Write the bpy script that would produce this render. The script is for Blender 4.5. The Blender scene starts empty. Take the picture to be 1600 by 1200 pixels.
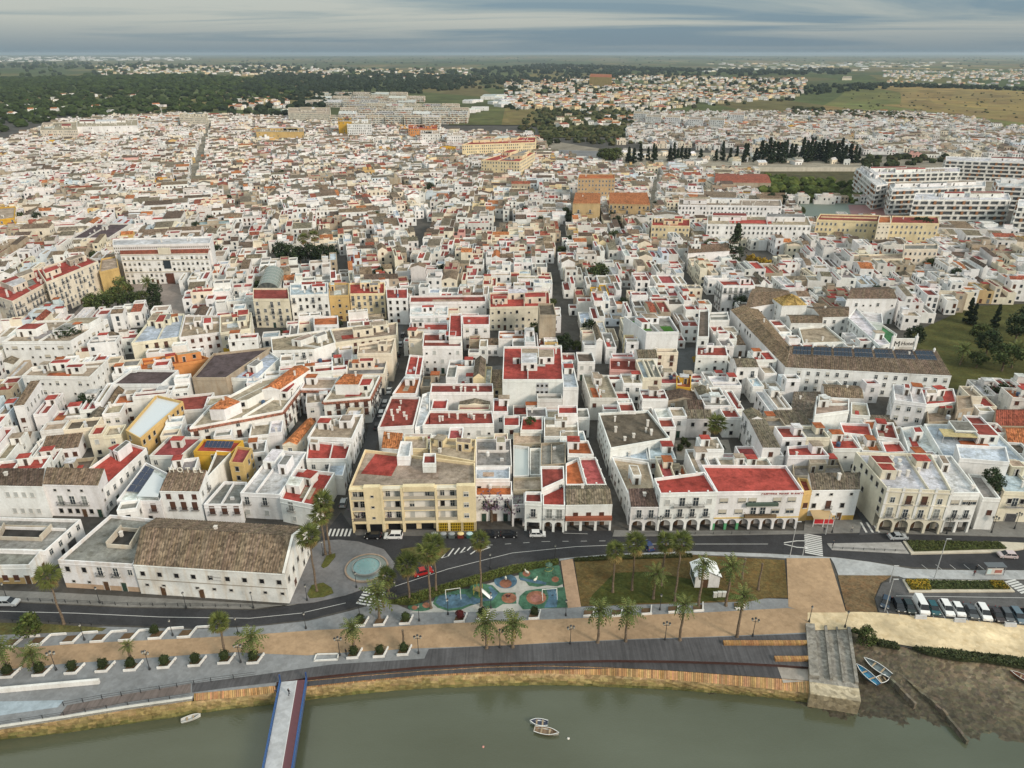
import bpy, math, random
import numpy as np
from math import sin, cos, pi, radians, sqrt, atan2
from mathutils import Vector, Matrix
from mathutils.geometry import tessellate_polygon

SC = bpy.context.scene
COL = SC.collection
# ---------------------------------------------------------------- camera
CAMH = 108.0
F = 1111.1                       # focal length in pixels of the 1600 px wide picture
PITCH = radians(24.95)
cam_d = bpy.data.cameras.new('camera')
cam_d.sensor_width = 36.0
cam_d.lens = 36.0 * F / 1600.0
cam_d.clip_start = 1.0
cam_d.clip_end = 90000.0
cam = bpy.data.objects.new('camera', cam_d)
COL.objects.link(cam)
cam.location = (0, 0, CAMH)
cam.rotation_euler = (pi / 2 - PITCH, 0, 0)
SC.camera = cam
# ---------------------------------------------------------------- sun direction
SUN_EL = radians(27)
SUN_AZ = radians(128)            # clockwise from +Y (the view direction): behind the camera, to the right
SUN_VEC = Vector((sin(SUN_AZ) * cos(SUN_EL), cos(SUN_AZ) * cos(SUN_EL), sin(SUN_EL)))
# ---------------------------------------------------------------- world: thin overcast over a clear sky
wd = bpy.data.worlds.new('World')
SC.world = wd
wd.use_nodes = True
nt = wd.node_tree
nt.nodes.clear()
def wn(t, **k):
    n = nt.nodes.new(t)
    for a, b in k.items():
        setattr(n, a, b)
    return n
sky = wn('ShaderNodeTexSky', sky_type='NISHITA', sun_disc=False)
sky.sun_elevation = SUN_EL
sky.sun_rotation = SUN_AZ
sky.air_density = 1.0
sky.dust_density = 2.0
tc = wn('ShaderNodeTexCoord')
sep = wn('ShaderNodeSeparateXYZ')
nt.links.new(tc.outputs['Generated'], sep.inputs[0])
zc = wn('ShaderNodeMath', operation='MAXIMUM'); zc.inputs[1].default_value = 0.0
nt.links.new(sep.outputs[2], zc.inputs[0])
za = wn('ShaderNodeMath', operation='ADD'); za.inputs[1].default_value = 0.045
nt.links.new(zc.outputs[0], za.inputs[0])
dv = []
for i in (0, 1):
    d = wn('ShaderNodeMath', operation='DIVIDE')
    nt.links.new(sep.outputs[i], d.inputs[0]); nt.links.new(za.outputs[0], d.inputs[1])
    dv.append(d)
cmb = wn('ShaderNodeCombineXYZ')
nt.links.new(dv[0].outputs[0], cmb.inputs[0]); nt.links.new(dv[1].outputs[0], cmb.inputs[1])
mp = wn('ShaderNodeMapping'); mp.inputs['Scale'].default_value = (0.11, 0.22, 1); mp.inputs['Location'].default_value = (1.3, 4.1, 0)
nt.links.new(cmb.outputs[0], mp.inputs[0])
nz = wn('ShaderNodeTexNoise'); nz.inputs['Scale'].default_value = 1.0; nz.inputs['Detail'].default_value = 9; nz.inputs['Roughness'].default_value = 0.58; nz.inputs['Distortion'].default_value = 0.9
nt.links.new(mp.outputs[0], nz.inputs['Vector'])
cr = wn('ShaderNodeValToRGB')
cr.color_ramp.elements[0].position = 0.36; cr.color_ramp.elements[0].color = (0.150, 0.220, 0.268, 1)
cr.color_ramp.elements[1].position = 0.53; cr.color_ramp.elements[1].color = (0.365, 0.385, 0.358, 1)
e = cr.color_ramp.elements.new(0.43); e.color = (0.236, 0.288, 0.302, 1)
nt.links.new(nz.outputs['Fac'], cr.inputs[0])
# towards the horizon the layer closes into an even blue-grey veil
hz = wn('ShaderNodeMapRange'); hz.inputs['From Min'].default_value = 0.0; hz.inputs['From Max'].default_value = 0.035
nt.links.new(sep.outputs[2], hz.inputs['Value'])
hm = wn('ShaderNodeMixRGB'); hm.inputs[1].default_value = (0.154, 0.214, 0.258, 1)
nt.links.new(hz.outputs[0], hm.inputs[0]); nt.links.new(cr.outputs[0], hm.inputs[2])
bg1 = wn('ShaderNodeBackground'); bg1.inputs['Strength'].default_value = 0.08
bg2 = wn('ShaderNodeBackground'); bg2.inputs['Strength'].default_value = 1.0
# overcast skies are about three times as bright overhead as at the horizon
ov = wn('ShaderNodeMath', operation='MULTIPLY_ADD'); ov.inputs[1].default_value = 2.0; ov.inputs[2].default_value = 1.0
nt.links.new(zc.outputs[0], ov.inputs[0]); nt.links.new(ov.outputs[0], bg2.inputs['Strength'])
nt.links.new(sky.outputs[0], bg1.inputs[0]); nt.links.new(hm.outputs[0], bg2.inputs[0])
mx = wn('ShaderNodeMixShader'); mx.inputs[0].default_value = 0.88
nt.links.new(bg1.outputs[0], mx.inputs[1]); nt.links.new(bg2.outputs[0], mx.inputs[2])
wo = wn('ShaderNodeOutputWorld')
nt.links.new(mx.outputs[0], wo.inputs[0])
# ---------------------------------------------------------------- sun through thin cloud
sl = bpy.data.lights.new('sun', 'SUN')
sl.energy = 2.4
sl.angle = radians(14)
sl.color = (1.0, 0.87, 0.72)
so = bpy.data.objects.new('sun', sl)
COL.objects.link(so)
so.rotation_euler = SUN_VEC.to_track_quat('Z', 'Y').to_euler()
so.location = (60, -40, 200)
# ---------------------------------------------------------------- exposure and render settings
HAZE = 0.00005
vs = SC.view_settings
vs.view_transform = 'Standard'; vs.look = 'None'; vs.exposure = 0.38; vs.gamma = 1.0; vs.use_curve_mapping = False
cy = SC.cycles
cy.max_bounces = 4; cy.diffuse_bounces = 3; cy.glossy_bounces = 2; cy.transmission_bounces = 2; cy.volume_bounces = 0; cy.transparent_max_bounces = 4
cy.use_denoising = True
cy.caustics_reflective = False; cy.caustics_refractive = False

# ================================================================ helpers
def P(px, py, z=0.0):
    """a pixel of the 1600x1200 picture -> the point (x, y) where its line of sight meets height z"""
    u = (px - 800.0) / F; v = (py - 600.0) / F
    c, s = cos(PITCH), sin(PITCH)
    t = (z - CAMH) / (-s - v * c)
    return (u * t, (c - v * s) * t)
def PP(l, z=0.0):
    return [P(a, b, z) for a, b in l]
def pix(x, y, z=0.0):
    c, s = cos(PITCH), sin(PITCH)
    d = y * c - (z - CAMH) * s
    return (800 + F * x / d, 600 + F * (-y * s - (z - CAMH) * c) / d)
def ccw(poly):
    a = sum(poly[i][0] * poly[(i + 1) % len(poly)][1] - poly[(i + 1) % len(poly)][0] * poly[i][1] for i in range(len(poly)))
    return list(poly) if a > 0 else list(poly)[::-1]
def area(poly):
    return abs(sum(poly[i][0] * poly[(i + 1) % len(poly)][1] - poly[(i + 1) % len(poly)][0] * poly[i][1] for i in range(len(poly)))) / 2
def inset(poly, d):
    """move every edge of a counter-clockwise polygon inwards by d"""
    n = len(poly); out = []
    for i in range(n):
        p0, p1, p2 = poly[i - 1], poly[i], poly[(i + 1) % n]
        e1 = (p1[0] - p0[0], p1[1] - p0[1]); e2 = (p2[0] - p1[0], p2[1] - p1[1])
        l1 = math.hypot(*e1) or 1e-6; l2 = math.hypot(*e2) or 1e-6
        n1 = (-e1[1] / l1, e1[0] / l1); n2 = (-e2[1] / l2, e2[0] / l2)
        k = max(0.3, 1 + n1[0] * n2[0] + n1[1] * n2[1])
        out.append((p1[0] + d * (n1[0] + n2[0]) / k, p1[1] + d * (n1[1] + n2[1]) / k))
    return out
def lerp(a, b, t):
    return tuple(a[i] + (b[i] - a[i]) * t for i in range(len(a)))
def quad_pt(q, s, t):
    """bilinear point of the quad q = FL, FR, BR, BL"""
    return lerp(lerp(q[0], q[1], s), lerp(q[3], q[2], s), t)
def centroid(poly):
    return (sum(p[0] for p in poly) / len(poly), sum(p[1] for p in poly) / len(poly))

MATS = {}
class MB:
    """collects faces with a material and a colour each; build() links them as one mesh object"""
    def __init__(s):
        s.v = []; s.f = []; s.m = []; s.c = []
    def face(s, pts, mat, col):
        b = len(s.v); s.v.extend(pts); s.f.append(tuple(range(b, b + len(pts)))); s.m.append(mat); s.c.append(col)
    def hexa(s, o, a, b, c, mat, col, skip=''):
        """box from the corner o along three edge vectors (a, b, c right-handed)"""
        o = Vector(o); a = Vector(a); b = Vector(b); c = Vector(c)
        p = [o, o + a, o + a + b, o + b, o + c, o + a + c, o + a + b + c, o + b + c]
        p = [tuple(q) for q in p]
        F_ = {'d': (3, 2, 1, 0), 'u': (4, 5, 6, 7), 'f': (0, 1, 5, 4), 'r': (1, 2, 6, 5), 'k': (2, 3, 7, 6), 'l': (3, 0, 4, 7)}
        for k, i in F_.items():
            if k not in skip:
                s.face([p[j] for j in i], mat, col)
    def box(s, cx, cy_, z0, sx, sy, sz, mat, col, rot=0.0, skip='d'):
        ca, sa = cos(rot), sin(rot)
        a = (sx * ca, sx * sa, 0); b = (-sy * sa, sy * ca, 0)
        o = (cx - a[0] / 2 - b[0] / 2, cy_ - a[1] / 2 - b[1] / 2, z0)
        s.hexa(o, a, b, (0, 0, sz), mat, col, skip)
    def prism(s, poly, z0, z1, mat, col, top=True, tmat=None, tcol=None, sides=True):
        poly = ccw(poly); n = len(poly)
        if sides:
            for i in range(n):
                a, b = poly[i], poly[(i + 1) % n]
                s.face([(a[0], a[1], z0), (b[0], b[1], z0), (b[0], b[1], z1), (a[0], a[1], z1)], mat, col)
        if top:
            s.flat(poly, z1, tmat or mat, tcol or col)
    def flat(s, poly, z, mat, col):
        poly = ccw(poly)
        if len(poly) <= 4:
            s.face([(p[0], p[1], z) for p in poly], mat, col)
        else:
            for t in tessellate_polygon([[Vector((p[0], p[1], 0)) for p in poly]]):
                tri = ccw([poly[i] for i in t])
                s.face([(p[0], p[1], z) for p in tri], mat, col)
    def ring(s, poly, inner, z, mat, col):
        n = len(poly)
        for i in range(n):
            j = (i + 1) % n
            s.face([(poly[i][0], poly[i][1], z), (poly[j][0], poly[j][1], z), (inner[j][0], inner[j][1], z), (inner[i][0], inner[i][1], z)], mat, col)
    def strip(s, A, B, mat, col):
        """faces between two equally long rows of 3-D points"""
        for i in range(len(A) - 1):
            s.face([A[i], A[i + 1], B[i + 1], B[i]], mat, col)
    def tube(s, pts, radii, n, mat, col, cap=True):
        rings = []
        for i, p in enumerate(pts):
            p = Vector(p)
            d = (Vector(pts[min(i + 1, len(pts) - 1)]) - Vector(pts[max(i - 1, 0)]))
            d = d.normalized() if d.length > 1e-9 else Vector((0, 0, 1))
            x = d.orthogonal().normalized() if abs(d.z) < 0.9 else (Vector((1, 0, 0)) - d * d.x).normalized()
            y = d.cross(x)
            r = radii[i] if hasattr(radii, '__len__') else radii
            rings.append([tuple(p + (x * cos(2 * pi * k / n) + y * sin(2 * pi * k / n)) * r) for k in range(n)])
        for i in range(len(rings) - 1):
            for k in range(n):
                k2 = (k + 1) % n
                s.face([rings[i][k], rings[i][k2], rings[i + 1][k2], rings[i + 1][k]], mat, col)
        if cap:
            s.face(rings[-1], mat, col); s.face(rings[0][::-1], mat, col)
    def lathe(s, prof, n, mat, col, c=(0, 0, 0), sx=1.0, sy=1.0):
        rings = [[(c[0] + r * sx * cos(2 * pi * k / n), c[1] + r * sy * sin(2 * pi * k / n), c[2] + z) for k in range(n)] for r, z in prof]
        for i in range(len(rings) - 1):
            cc = col[i] if isinstance(col, list) else col
            for k in range(n):
                k2 = (k + 1) % n
                s.face([rings[i][k], rings[i][k2], rings[i + 1][k2], rings[i + 1][k]], mat, cc)
    def mesh(s, name, smooth=False):
        me = bpy.data.meshes.new(name)
        me.from_pydata(s.v, [], s.f)
        names = sorted(set(s.m)); ix = {n_: i for i, n_ in enumerate(names)}
        for n_ in names:
            me.materials.append(MATS[n_])
        me.polygons.foreach_set('material_index', [ix[m] for m in s.m])
        at = me.attributes.new('col', 'FLOAT_COLOR', 'FACE')
        at.data.foreach_set('color', np.array([(c[0], c[1], c[2], 1.0) for c in s.c], dtype=np.float32).ravel())
        if smooth:
            me.polygons.foreach_set('use_smooth', [True] * len(s.f))
        return me
    def build(s, name, parent=None, loc=None, smooth=False):
        if not s.f:
            return None
        return link(name, s.mesh(name, smooth), parent, loc)
def link(name, data, parent=None, loc=None, rz=0.0, scale=None):
    o = bpy.data.objects.new(name, data)
    COL.objects.link(o)
    if loc is not None:
        o.location = loc
    if rz:
        o.rotation_euler = (0, 0, rz)
    if scale:
        o.scale = scale if hasattr(scale, '__len__') else (scale,) * 3
    if parent is not None:
        o.parent = parent
    return o
def tag(o, label, cat, group=None):
    o['label'] = label; o['category'] = cat
    if group:
        o['group'] = group
    return o
def thing(name, label, cat, loc=(0, 0, 0), rz=0.0, group=None):
    o = bpy.data.objects.new(name, None)
    o.empty_display_size = 0.5
    COL.objects.link(o)
    o.location = loc; o.rotation_euler = (0, 0, rz)
    return tag(o, label, cat, group)
def struct(o):
    o['kind'] = 'structure'
    return o
def stuff(o):
    o['kind'] = 'stuff'
    return o
def copy_tree(o, parent=None):
    c = o.copy(); COL.objects.link(c)
    if parent is not None:
        c.parent = parent
    for ch in list(o.children):
        copy_tree(ch, c)
    return c
# ================================================================ materials: colour comes from each face, nodes add grain and wear
def mat(name, rough=0.85, spec=0.3, stain=0.0, speck=0.0, speck_scale=3.0, streak=False, bump=0.0, bump_scale=6.0, metal=0.0, big=0.0, warm=(0.55, 0.48, 0.38), wave=None, objrand=0.0, attr=True, col=(0.5, 0.5, 0.5), trans=0.0, streak2=False, grime=0.0, rows=False):
    m = bpy.data.materials.new(name); m.use_nodes = True
    t = m.node_tree; N = t.nodes; L = t.links
    b = N['Principled BSDF']
    b.inputs['Roughness'].default_value = rough
    b.inputs['Specular IOR Level'].default_value = spec
    b.inputs['Metallic'].default_value = metal
    if attr:
        a = N.new('ShaderNodeAttribute'); a.attribute_name = 'col'; c = a.outputs['Color']
    else:
        a = N.new('ShaderNodeRGB'); a.outputs[0].default_value = (*col, 1); c = a.outputs[0]
    g = N.new('ShaderNodeNewGeometry')
    def noise(scale, detail=4, rough_=0.6, sc=None, typ='ShaderNodeTexNoise'):
        n = N.new(typ)
        n.inputs['Scale'].default_value = scale
        if typ == 'ShaderNodeTexNoise':
            n.inputs['Detail'].default_value = detail; n.inputs['Roughness'].default_value = rough_
        if sc:
            mp_ = N.new('ShaderNodeMapping'); mp_.inputs['Scale'].default_value = sc
            L.new(g.outputs['Position'], mp_.inputs[0]); L.new(mp_.outputs[0], n.inputs['Vector'])
        else:
            L.new(g.outputs['Position'], n.inputs['Vector'])
        return n
    def ramp(src, lo, hi, v0=0.0, v1=1.0):
        r = N.new('ShaderNodeMapRange'); r.inputs['From Min'].default_value = lo; r.inputs['From Max'].default_value = hi
        r.inputs['To Min'].default_value = v0; r.inputs['To Max'].default_value = v1
        L.new(src, r.inputs['Value']); return r.outputs[0]
    def mix(kind, fac, c1, c2):
        x = N.new('ShaderNodeMixRGB'); x.blend_type = kind
        for i, val in ((0, fac), (1, c1), (2, c2)):
            if isinstance(val, (int, float)):
                x.inputs[i].default_value = val if i == 0 else (val, val, val, 1)
            elif isinstance(val, tuple):
                x.inputs[i].default_value = (*val, 1)
            else:
                L.new(val, x.inputs[i])
        return x.outputs[0]
    if big:
        n = noise(0.035, 3); c = mix('MULTIPLY', 1.0, c, ramp(n.outputs['Fac'], 0.3, 0.7, 1 - big, 1 + big))
    if stain:
        n = noise(0.55, 6, 0.65, (1, 1, 0.16) if streak else None)
        c = mix('MIX', ramp(n.outputs['Fac'], 0.47, 0.78, 0, stain), c, mix('MULTIPLY', 1.0, c, warm))
        n = noise(0.13, 5, 0.6)
        c = mix('MULTIPLY', 1.0, c, ramp(n.outputs['Fac'], 0.3, 0.65, 1 - stain * 0.45, 1.04))
    if grime:
        n = noise(0.33, 6, 0.68, (1, 1, 0.22) if streak else None); c = mix('MIX', ramp(n.outputs['Fac'], 0.5, 0.66, 0, grime), c, mix('MULTIPLY', 1.0, c, (0.50, 0.47, 0.41)))
        n = noise(2.1, 3, 0.6); c = mix('MULTIPLY', 1.0, c, ramp(n.outputs['Fac'], 0.3, 0.7, 1 - grime * 0.28, 1 + grime * 0.12))
    if speck:
        n = N.new('ShaderNodeTexVoronoi'); n.inputs['Scale'].default_value = speck_scale
        if rows:
            mpr = N.new('ShaderNodeMapping'); mpr.inputs['Scale'].default_value = (1, 0.6, 0.6); L.new(g.outputs['Position'], mpr.inputs[0]); L.new(mpr.outputs[0], n.inputs['Vector'])
        else:
            L.new(g.outputs['Position'], n.inputs['Vector'])
        s_ = N.new('ShaderNodeSeparateColor'); L.new(n.outputs['Color'], s_.inputs[0])
        c = mix('MULTIPLY', 1.0, c, ramp(s_.outputs[0], 0, 1, 1 - speck, 1 + speck))
        n2 = noise(speck_scale * 0.33, 4, 0.7); c = mix('MULTIPLY', 1.0, c, ramp(n2.outputs['Fac'], 0.3, 0.7, 1 - speck * 0.6, 1 + speck * 0.6))
    if streak2:
        n = noise(1.0, 3, 0.6, (2.2, 0.10, 1)); c = mix('MULTIPLY', 1.0, c, ramp(n.outputs['Fac'], 0.3, 0.7, 0.72, 1.22))
    if wave:
        w = N.new('ShaderNodeTexWave'); w.inputs['Scale'].default_value = wave[0]; w.inputs['Distortion'].default_value = wave[2] if len(wave) > 2 else 0.6; w.bands_direction = wave[1]
        w.inputs['Detail'].default_value = 1
        L.new(g.outputs['Position'], w.inputs['Vector'])
        c = mix('MULTIPLY', 1.0, c, ramp(w.outputs['Fac'], 0, 1, 0.82, 1.08))
    if objrand:
        o = N.new('ShaderNodeObjectInfo'); c = mix('MULTIPLY', 1.0, c, ramp(o.outputs['Random'], 0, 1, 1 - objrand, 1 + objrand))
    L.new(c, b.inputs['Base Color'])
    if bump:
        n = noise(bump_scale, 4, 0.6); bp = N.new('ShaderNodeBump'); bp.inputs['Strength'].default_value = bump; bp.inputs['Distance'].default_value = 0.1
        L.new(n.outputs['Fac'], bp.inputs['Height']); L.new(bp.outputs[0], b.inputs['Normal'])
    MATS[name] = m
    return m
mat('plaster', 0.9, 0.2, stain=0.36, streak=True, warm=(0.62, 0.57, 0.50), speck=0.03, speck_scale=1.3, grime=0.26)
mat('old_plaster', 0.95, 0.1, stain=0.75, streak=True, warm=(0.72, 0.54, 0.36), speck=0.05)
mat('terrace', 0.9, 0.2, stain=0.95, warm=(0.52, 0.50, 0.44), speck=0.13, speck_scale=1.1, big=0.12, grime=0.75)
mat('tile', 0.9, 0.15, stain=0.6, warm=(0.55, 0.5, 0.38), speck=0.46, speck_scale=2.4, big=0.12, rows=True, grime=0.25)
mat('glass', 0.25, 0.4)
mat('metal', 0.45, 0.5)
mat('paint', 0.55, 0.4, stain=0.12)
mat('wood', 0.85, 0.2, stain=0.5, speck=0.14, speck_scale=2.2)
mat('deck', 0.85, 0.2, stain=0.6, warm=(0.7, 0.68, 0.66), speck=0.05, streak2=True)
mat('asphalt', 0.9, 0.25, stain=0.6, warm=(0.62, 0.62, 0.62), speck=0.10, speck_scale=4.0, big=0.22, grime=0.35)
mat('paving', 0.9, 0.2, stain=0.5, warm=(0.68, 0.66, 0.62), speck=0.08, speck_scale=1.5, big=0.12, grime=0.22)
mat('earth', 0.95, 0.1, stain=0.75, warm=(0.68, 0.6, 0.48), speck=0.10, speck_scale=1.2, big=0.2, bump=0.35, bump_scale=1.5)
mat('mud', 0.75, 0.35, stain=0.8, warm=(0.5, 0.46, 0.36), speck=0.34, speck_scale=1.5, big=0.25, bump=1.0, bump_scale=1.6)
mat('grass', 0.95, 0.1, stain=0.9, warm=(1.3, 0.95, 0.8), speck=0.22, speck_scale=2.5, big=0.22, bump=0.6, bump_scale=4.0)
mat('rock', 0.95, 0.15, stain=0.7, warm=(0.55, 0.5, 0.38), speck=0.28, speck_scale=1.6, bump=0.8, bump_scale=2.5)
mat('leaf', 0.8, 0.2, big=0.1, objrand=0.22, speck=0.25, speck_scale=1.7)
mat('forest', 0.95, 0.05, speck=0.3, speck_scale=0.22, big=0.2)
mat('bark', 0.95, 0.1, stain=0.5, speck=0.25, speck_scale=5)
mat('carpaint', 0.25, 0.6)
mat('rubber', 0.9, 0.1)
mat('skin', 0.7, 0.3)
mat('pool', 0.1, 0.6, stain=0.25)
# water of the estuary: murky green, faint ripples
m = bpy.data.materials.new('estuary'); m.use_nodes = True
t = m.node_tree; b = t.nodes['Principled BSDF']
b.inputs['Roughness'].default_value = 0.07; b.inputs['Specular IOR Level'].default_value = 0.5
g = t.nodes.new('ShaderNodeNewGeometry')
n1 = t.nodes.new('ShaderNodeTexNoise'); n1.inputs['Scale'].default_value = 0.03; n1.inputs['Detail'].default_value = 5
mp1 = t.nodes.new('ShaderNodeMapping'); mp1.inputs['Scale'].default_value = (1, 2.2, 1)
t.links.new(g.outputs['Position'], mp1.inputs[0]); t.links.new(mp1.outputs[0], n1.inputs['Vector'])
r1 = t.nodes.new('ShaderNodeValToRGB')
r1.color_ramp.elements[0].position = 0.3; r1.color_ramp.elements[0].color = (0.066, 0.072, 0.043, 1)
r1.color_ramp.elements[1].position = 0.7; r1.color_ramp.elements[1].color = (0.088, 0.098, 0.066, 1)
t.links.new(n1.outputs['Fac'], r1.inputs[0]); t.links.new(r1.outputs[0], b.inputs['Base Color'])
n2 = t.nodes.new('ShaderNodeTexNoise'); n2.inputs['Scale'].default_value = 1.6; n2.inputs['Detail'].default_value = 5
t.links.new(mp1.outputs[0], n2.inputs['Vector'])
bp = t.nodes.new('ShaderNodeBump'); bp.inputs['Strength'].default_value = 0.35; bp.inputs['Distance'].default_value = 0.06
t.links.new(n2.outputs['Fac'], bp.inputs['Height']); t.links.new(bp.outputs[0], b.inputs['Normal'])
MATS['estuary'] = m
# far land: fields, scrub and groves in large patches
m = bpy.data.materials.new('land'); m.use_nodes = True
t = m.node_tree; b = t.nodes['Principled BSDF']; b.inputs['Roughness'].default_value = 0.95; b.inputs['Specular IOR Level'].default_value = 0.1
g = t.nodes.new('ShaderNodeNewGeometry')
a = t.nodes.new('ShaderNodeAttribute'); a.attribute_name = 'col'
mpv = t.nodes.new('ShaderNodeMapping'); mpv.inputs['Scale'].default_value = (0.0035, 0.0016, 0.002)
t.links.new(g.outputs['Position'], mpv.inputs[0])
v = t.nodes.new('ShaderNodeTexVoronoi'); v.inputs['Scale'].default_value = 1.0
t.links.new(mpv.outputs[0], v.inputs['Vector'])
sc_ = t.nodes.new('ShaderNodeSeparateColor'); t.links.new(v.outputs['Color'], sc_.inputs[0])
rv = t.nodes.new('ShaderNodeValToRGB'); rv.color_ramp.interpolation = 'CONSTANT'
for i, (pos, c_) in enumerate(((0.0, (0.7, 0.85, 0.6)), (0.25, (1.15, 1.0, 0.85)), (0.45, (0.8, 1.0, 0.7)), (0.65, (1.45, 1.25, 1.0)), (0.82, (0.65, 0.75, 0.6)))):
    el = rv.color_ramp.elements[i] if i < 2 else rv.color_ramp.elements.new(pos)
    el.position = pos; el.color = (*c_, 1)
t.links.new(sc_.outputs[0], rv.inputs[0])
n3 = t.nodes.new('ShaderNodeTexNoise'); n3.inputs['Scale'].default_value = 0.02; n3.inputs['Detail'].default_value = 8; n3.inputs['Roughness'].default_value = 0.7
t.links.new(g.outputs['Position'], n3.inputs['Vector'])
mr = t.nodes.new('ShaderNodeMapRange'); mr.inputs['From Min'].default_value = 0.3; mr.inputs['From Max'].default_value = 0.7; mr.inputs['To Min'].default_value = 0.55; mr.inputs['To Max'].default_value = 1.4
t.links.new(n3.outputs['Fac'], mr.inputs['Value'])
x1 = t.nodes.new('ShaderNodeMixRGB'); x1.blend_type = 'MULTIPLY'; x1.inputs[0].default_value = 1
x2 = t.nodes.new('ShaderNodeMixRGB'); x2.blend_type = 'MULTIPLY'; x2.inputs[0].default_value = 1
t.links.new(a.outputs['Color'], x1.inputs[1]); t.links.new(rv.outputs[0], x1.inputs[2])
t.links.new(x1.outputs[0], x2.inputs[1]); t.links.new(mr.outputs[0], x2.inputs[2])
t.links.new(x2.outputs[0], b.inputs['Base Color'])
MATS['land'] = m

# colours (linear)
WHITE = (0.78, 0.78, 0.775); CREAM = (0.72, 0.66, 0.54); YELLOW = (0.74, 0.62, 0.40); OCHRE = (0.58, 0.40, 0.17); MUSTARD = (0.60, 0.36, 0.05)
PINKW = (0.62, 0.36, 0.33); STONE = (0.42, 0.36, 0.28); DIRTY = (0.66, 0.65, 0.63); PALEBLUE = (0.60, 0.67, 0.73); GREENW = (0.5, 0.6, 0.52); ORANGEW = (0.62, 0.28, 0.10); TANW = (0.50, 0.36, 0.20)
WALLS = {'w': WHITE, 'c': CREAM, 'y': YELLOW, 'o': OCHRE, 'm': MUSTARD, 'p': PINKW, 's': STONE, 'd': DIRTY, 'b': PALEBLUE, 'O': ORANGEW, 't': TANW, 'g': GREENW}
WALLN = {'w': 'white', 'c': 'cream', 'y': 'yellow', 'o': 'ochre', 'm': 'mustard yellow', 'p': 'pink', 's': 'bare stone', 'd': 'off-white', 'b': 'pale blue', 'O': 'orange', 't': 'tan', 'g': 'pale green'}
RED = (0.38, 0.066, 0.052); REDB = (0.26, 0.058, 0.045); ROSE = (0.36, 0.085, 0.085); ORANGE = (0.42, 0.13, 0.05); TAN = (0.40, 0.325, 0.25); GREYT = (0.26, 0.25, 0.24); WHITET = (0.64, 0.65, 0.66); BLUET = (0.48, 0.56, 0.64); DARK = (0.10, 0.075, 0.08); BROWND = (0.15, 0.12, 0.095); TURF = (0.07, 0.20, 0.09); SILVER = (0.52, 0.54, 0.56)
ROOFS = {'r': RED, 'R': REDB, 'e': ROSE, 'o': ORANGE, 't': TAN, 'g': GREYT, 'w': WHITET, 'b': BLUET, 'k': DARK, 'n': BROWND, 'G': TURF, 's': SILVER}
ROOFN = {'r': 'red terrace', 'R': 'dull red terrace', 'e': 'rose red terrace', 'o': 'orange terrace', 't': 'tan terrace', 'g': 'grey terrace', 'w': 'white terrace', 'b': 'pale blue terrace', 'k': 'dark purple-grey roof', 'n': 'dark brown flat roof', 'G': 'green turf terrace', 's': 'silver metal roof'}
TILEB = (0.18, 0.132, 0.092); TILED = (0.115, 0.082, 0.064); TILEO = (0.38, 0.145, 0.06); TILEG = (0.165, 0.14, 0.105); TILER = (0.26, 0.08, 0.05); TILEY = (0.36, 0.25, 0.10)
TILES = {'B': TILEB, 'D': TILED, 'O': TILEO, 'g': TILEG, 'R': TILER, 'Y': TILEY}
TILEN = {'B': 'brown tile roof', 'D': 'dark brown tile roof', 'O': 'orange tile roof', 'g': 'grey-brown tile roof', 'R': 'red tile roof', 'Y': 'yellow-brown tile roof'}
def jit(c, rng, a=0.08):
    k = 1 + rng.uniform(-a, a)
    return tuple(min(0.82, max(0.01, x * k * (1 + rng.uniform(-a, a) * 0.35))) for x in c)
# ================================================================ the setting: land, water, quay, roads
QL = [(-260, 1178), (-120, 1156), (0, 1137), (100, 1122), (200, 1106), (300, 1092)]            # quay edge, paved part
ORL = [(303, 1083), (360, 1078), (430, 1071)]                                                # timber edge left of the bridge
AE = [(432, 1069), (485, 1063), (560, 1056), (660, 1048), (760, 1042), (850, 1040), (950, 1043), (1050, 1048), (1130, 1054), (1200, 1059), (1264, 1064)]
BE = [(432, 1081), (485, 1074), (560, 1066), (660, 1057), (760, 1053), (850, 1052), (950, 1055), (1050, 1062), (1130, 1069), (1200, 1076), (1266, 1083)]
CE = [(432, 1102), (485, 1096), (560, 1087), (660, 1079), (760, 1075), (850, 1073), (950, 1076), (1050, 1080), (1130, 1086), (1200, 1092), (1266, 1101)]
STEP = [(432, 1066), (485, 1058), (560, 1050), (660, 1041), (760, 1036), (850, 1033), (950, 1031), (1050, 1032), (1150, 1035), (1212, 1038), (1264, 1042)]
DIRT_T = [(1330, 984), (1372, 1004), (1430, 1014), (1500, 1022), (1600, 1034), (1760, 1055), (1900, 1075)]
ZW = -3.2
def sheet(name, poly, z, m, col, px=True, tess=True):
    mb = MB(); mb.flat(PP(poly, z) if px else poly, z, m, col)
    return struct(mb.build(name))
def slab(name, poly, z0, z1, m, col, px=True):
    mb = MB(); mb.prism(PP(poly, z1) if px else poly, z0, z1, m, col)
    return struct(mb.build(name))
land = PP(QL) + PP(ORL) + PP(STEP) + PP([(1264, 985), (1300, 980)]) + PP(DIRT_T) + [(1200, 150), (2600, 1500), (-2600, 1500), (-1200, 150)]
sheet('ground', land, 0.0, 'earth', (0.085, 0.08, 0.074), px=False)
wm = MB(); wm.face([(-1500, -400, ZW), (1500, -400, ZW), (1500, 160, ZW), (-1500, 160, ZW)], 'estuary', (0.1, 0.1, 0.1))
struct(wm.build('water'))
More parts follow.
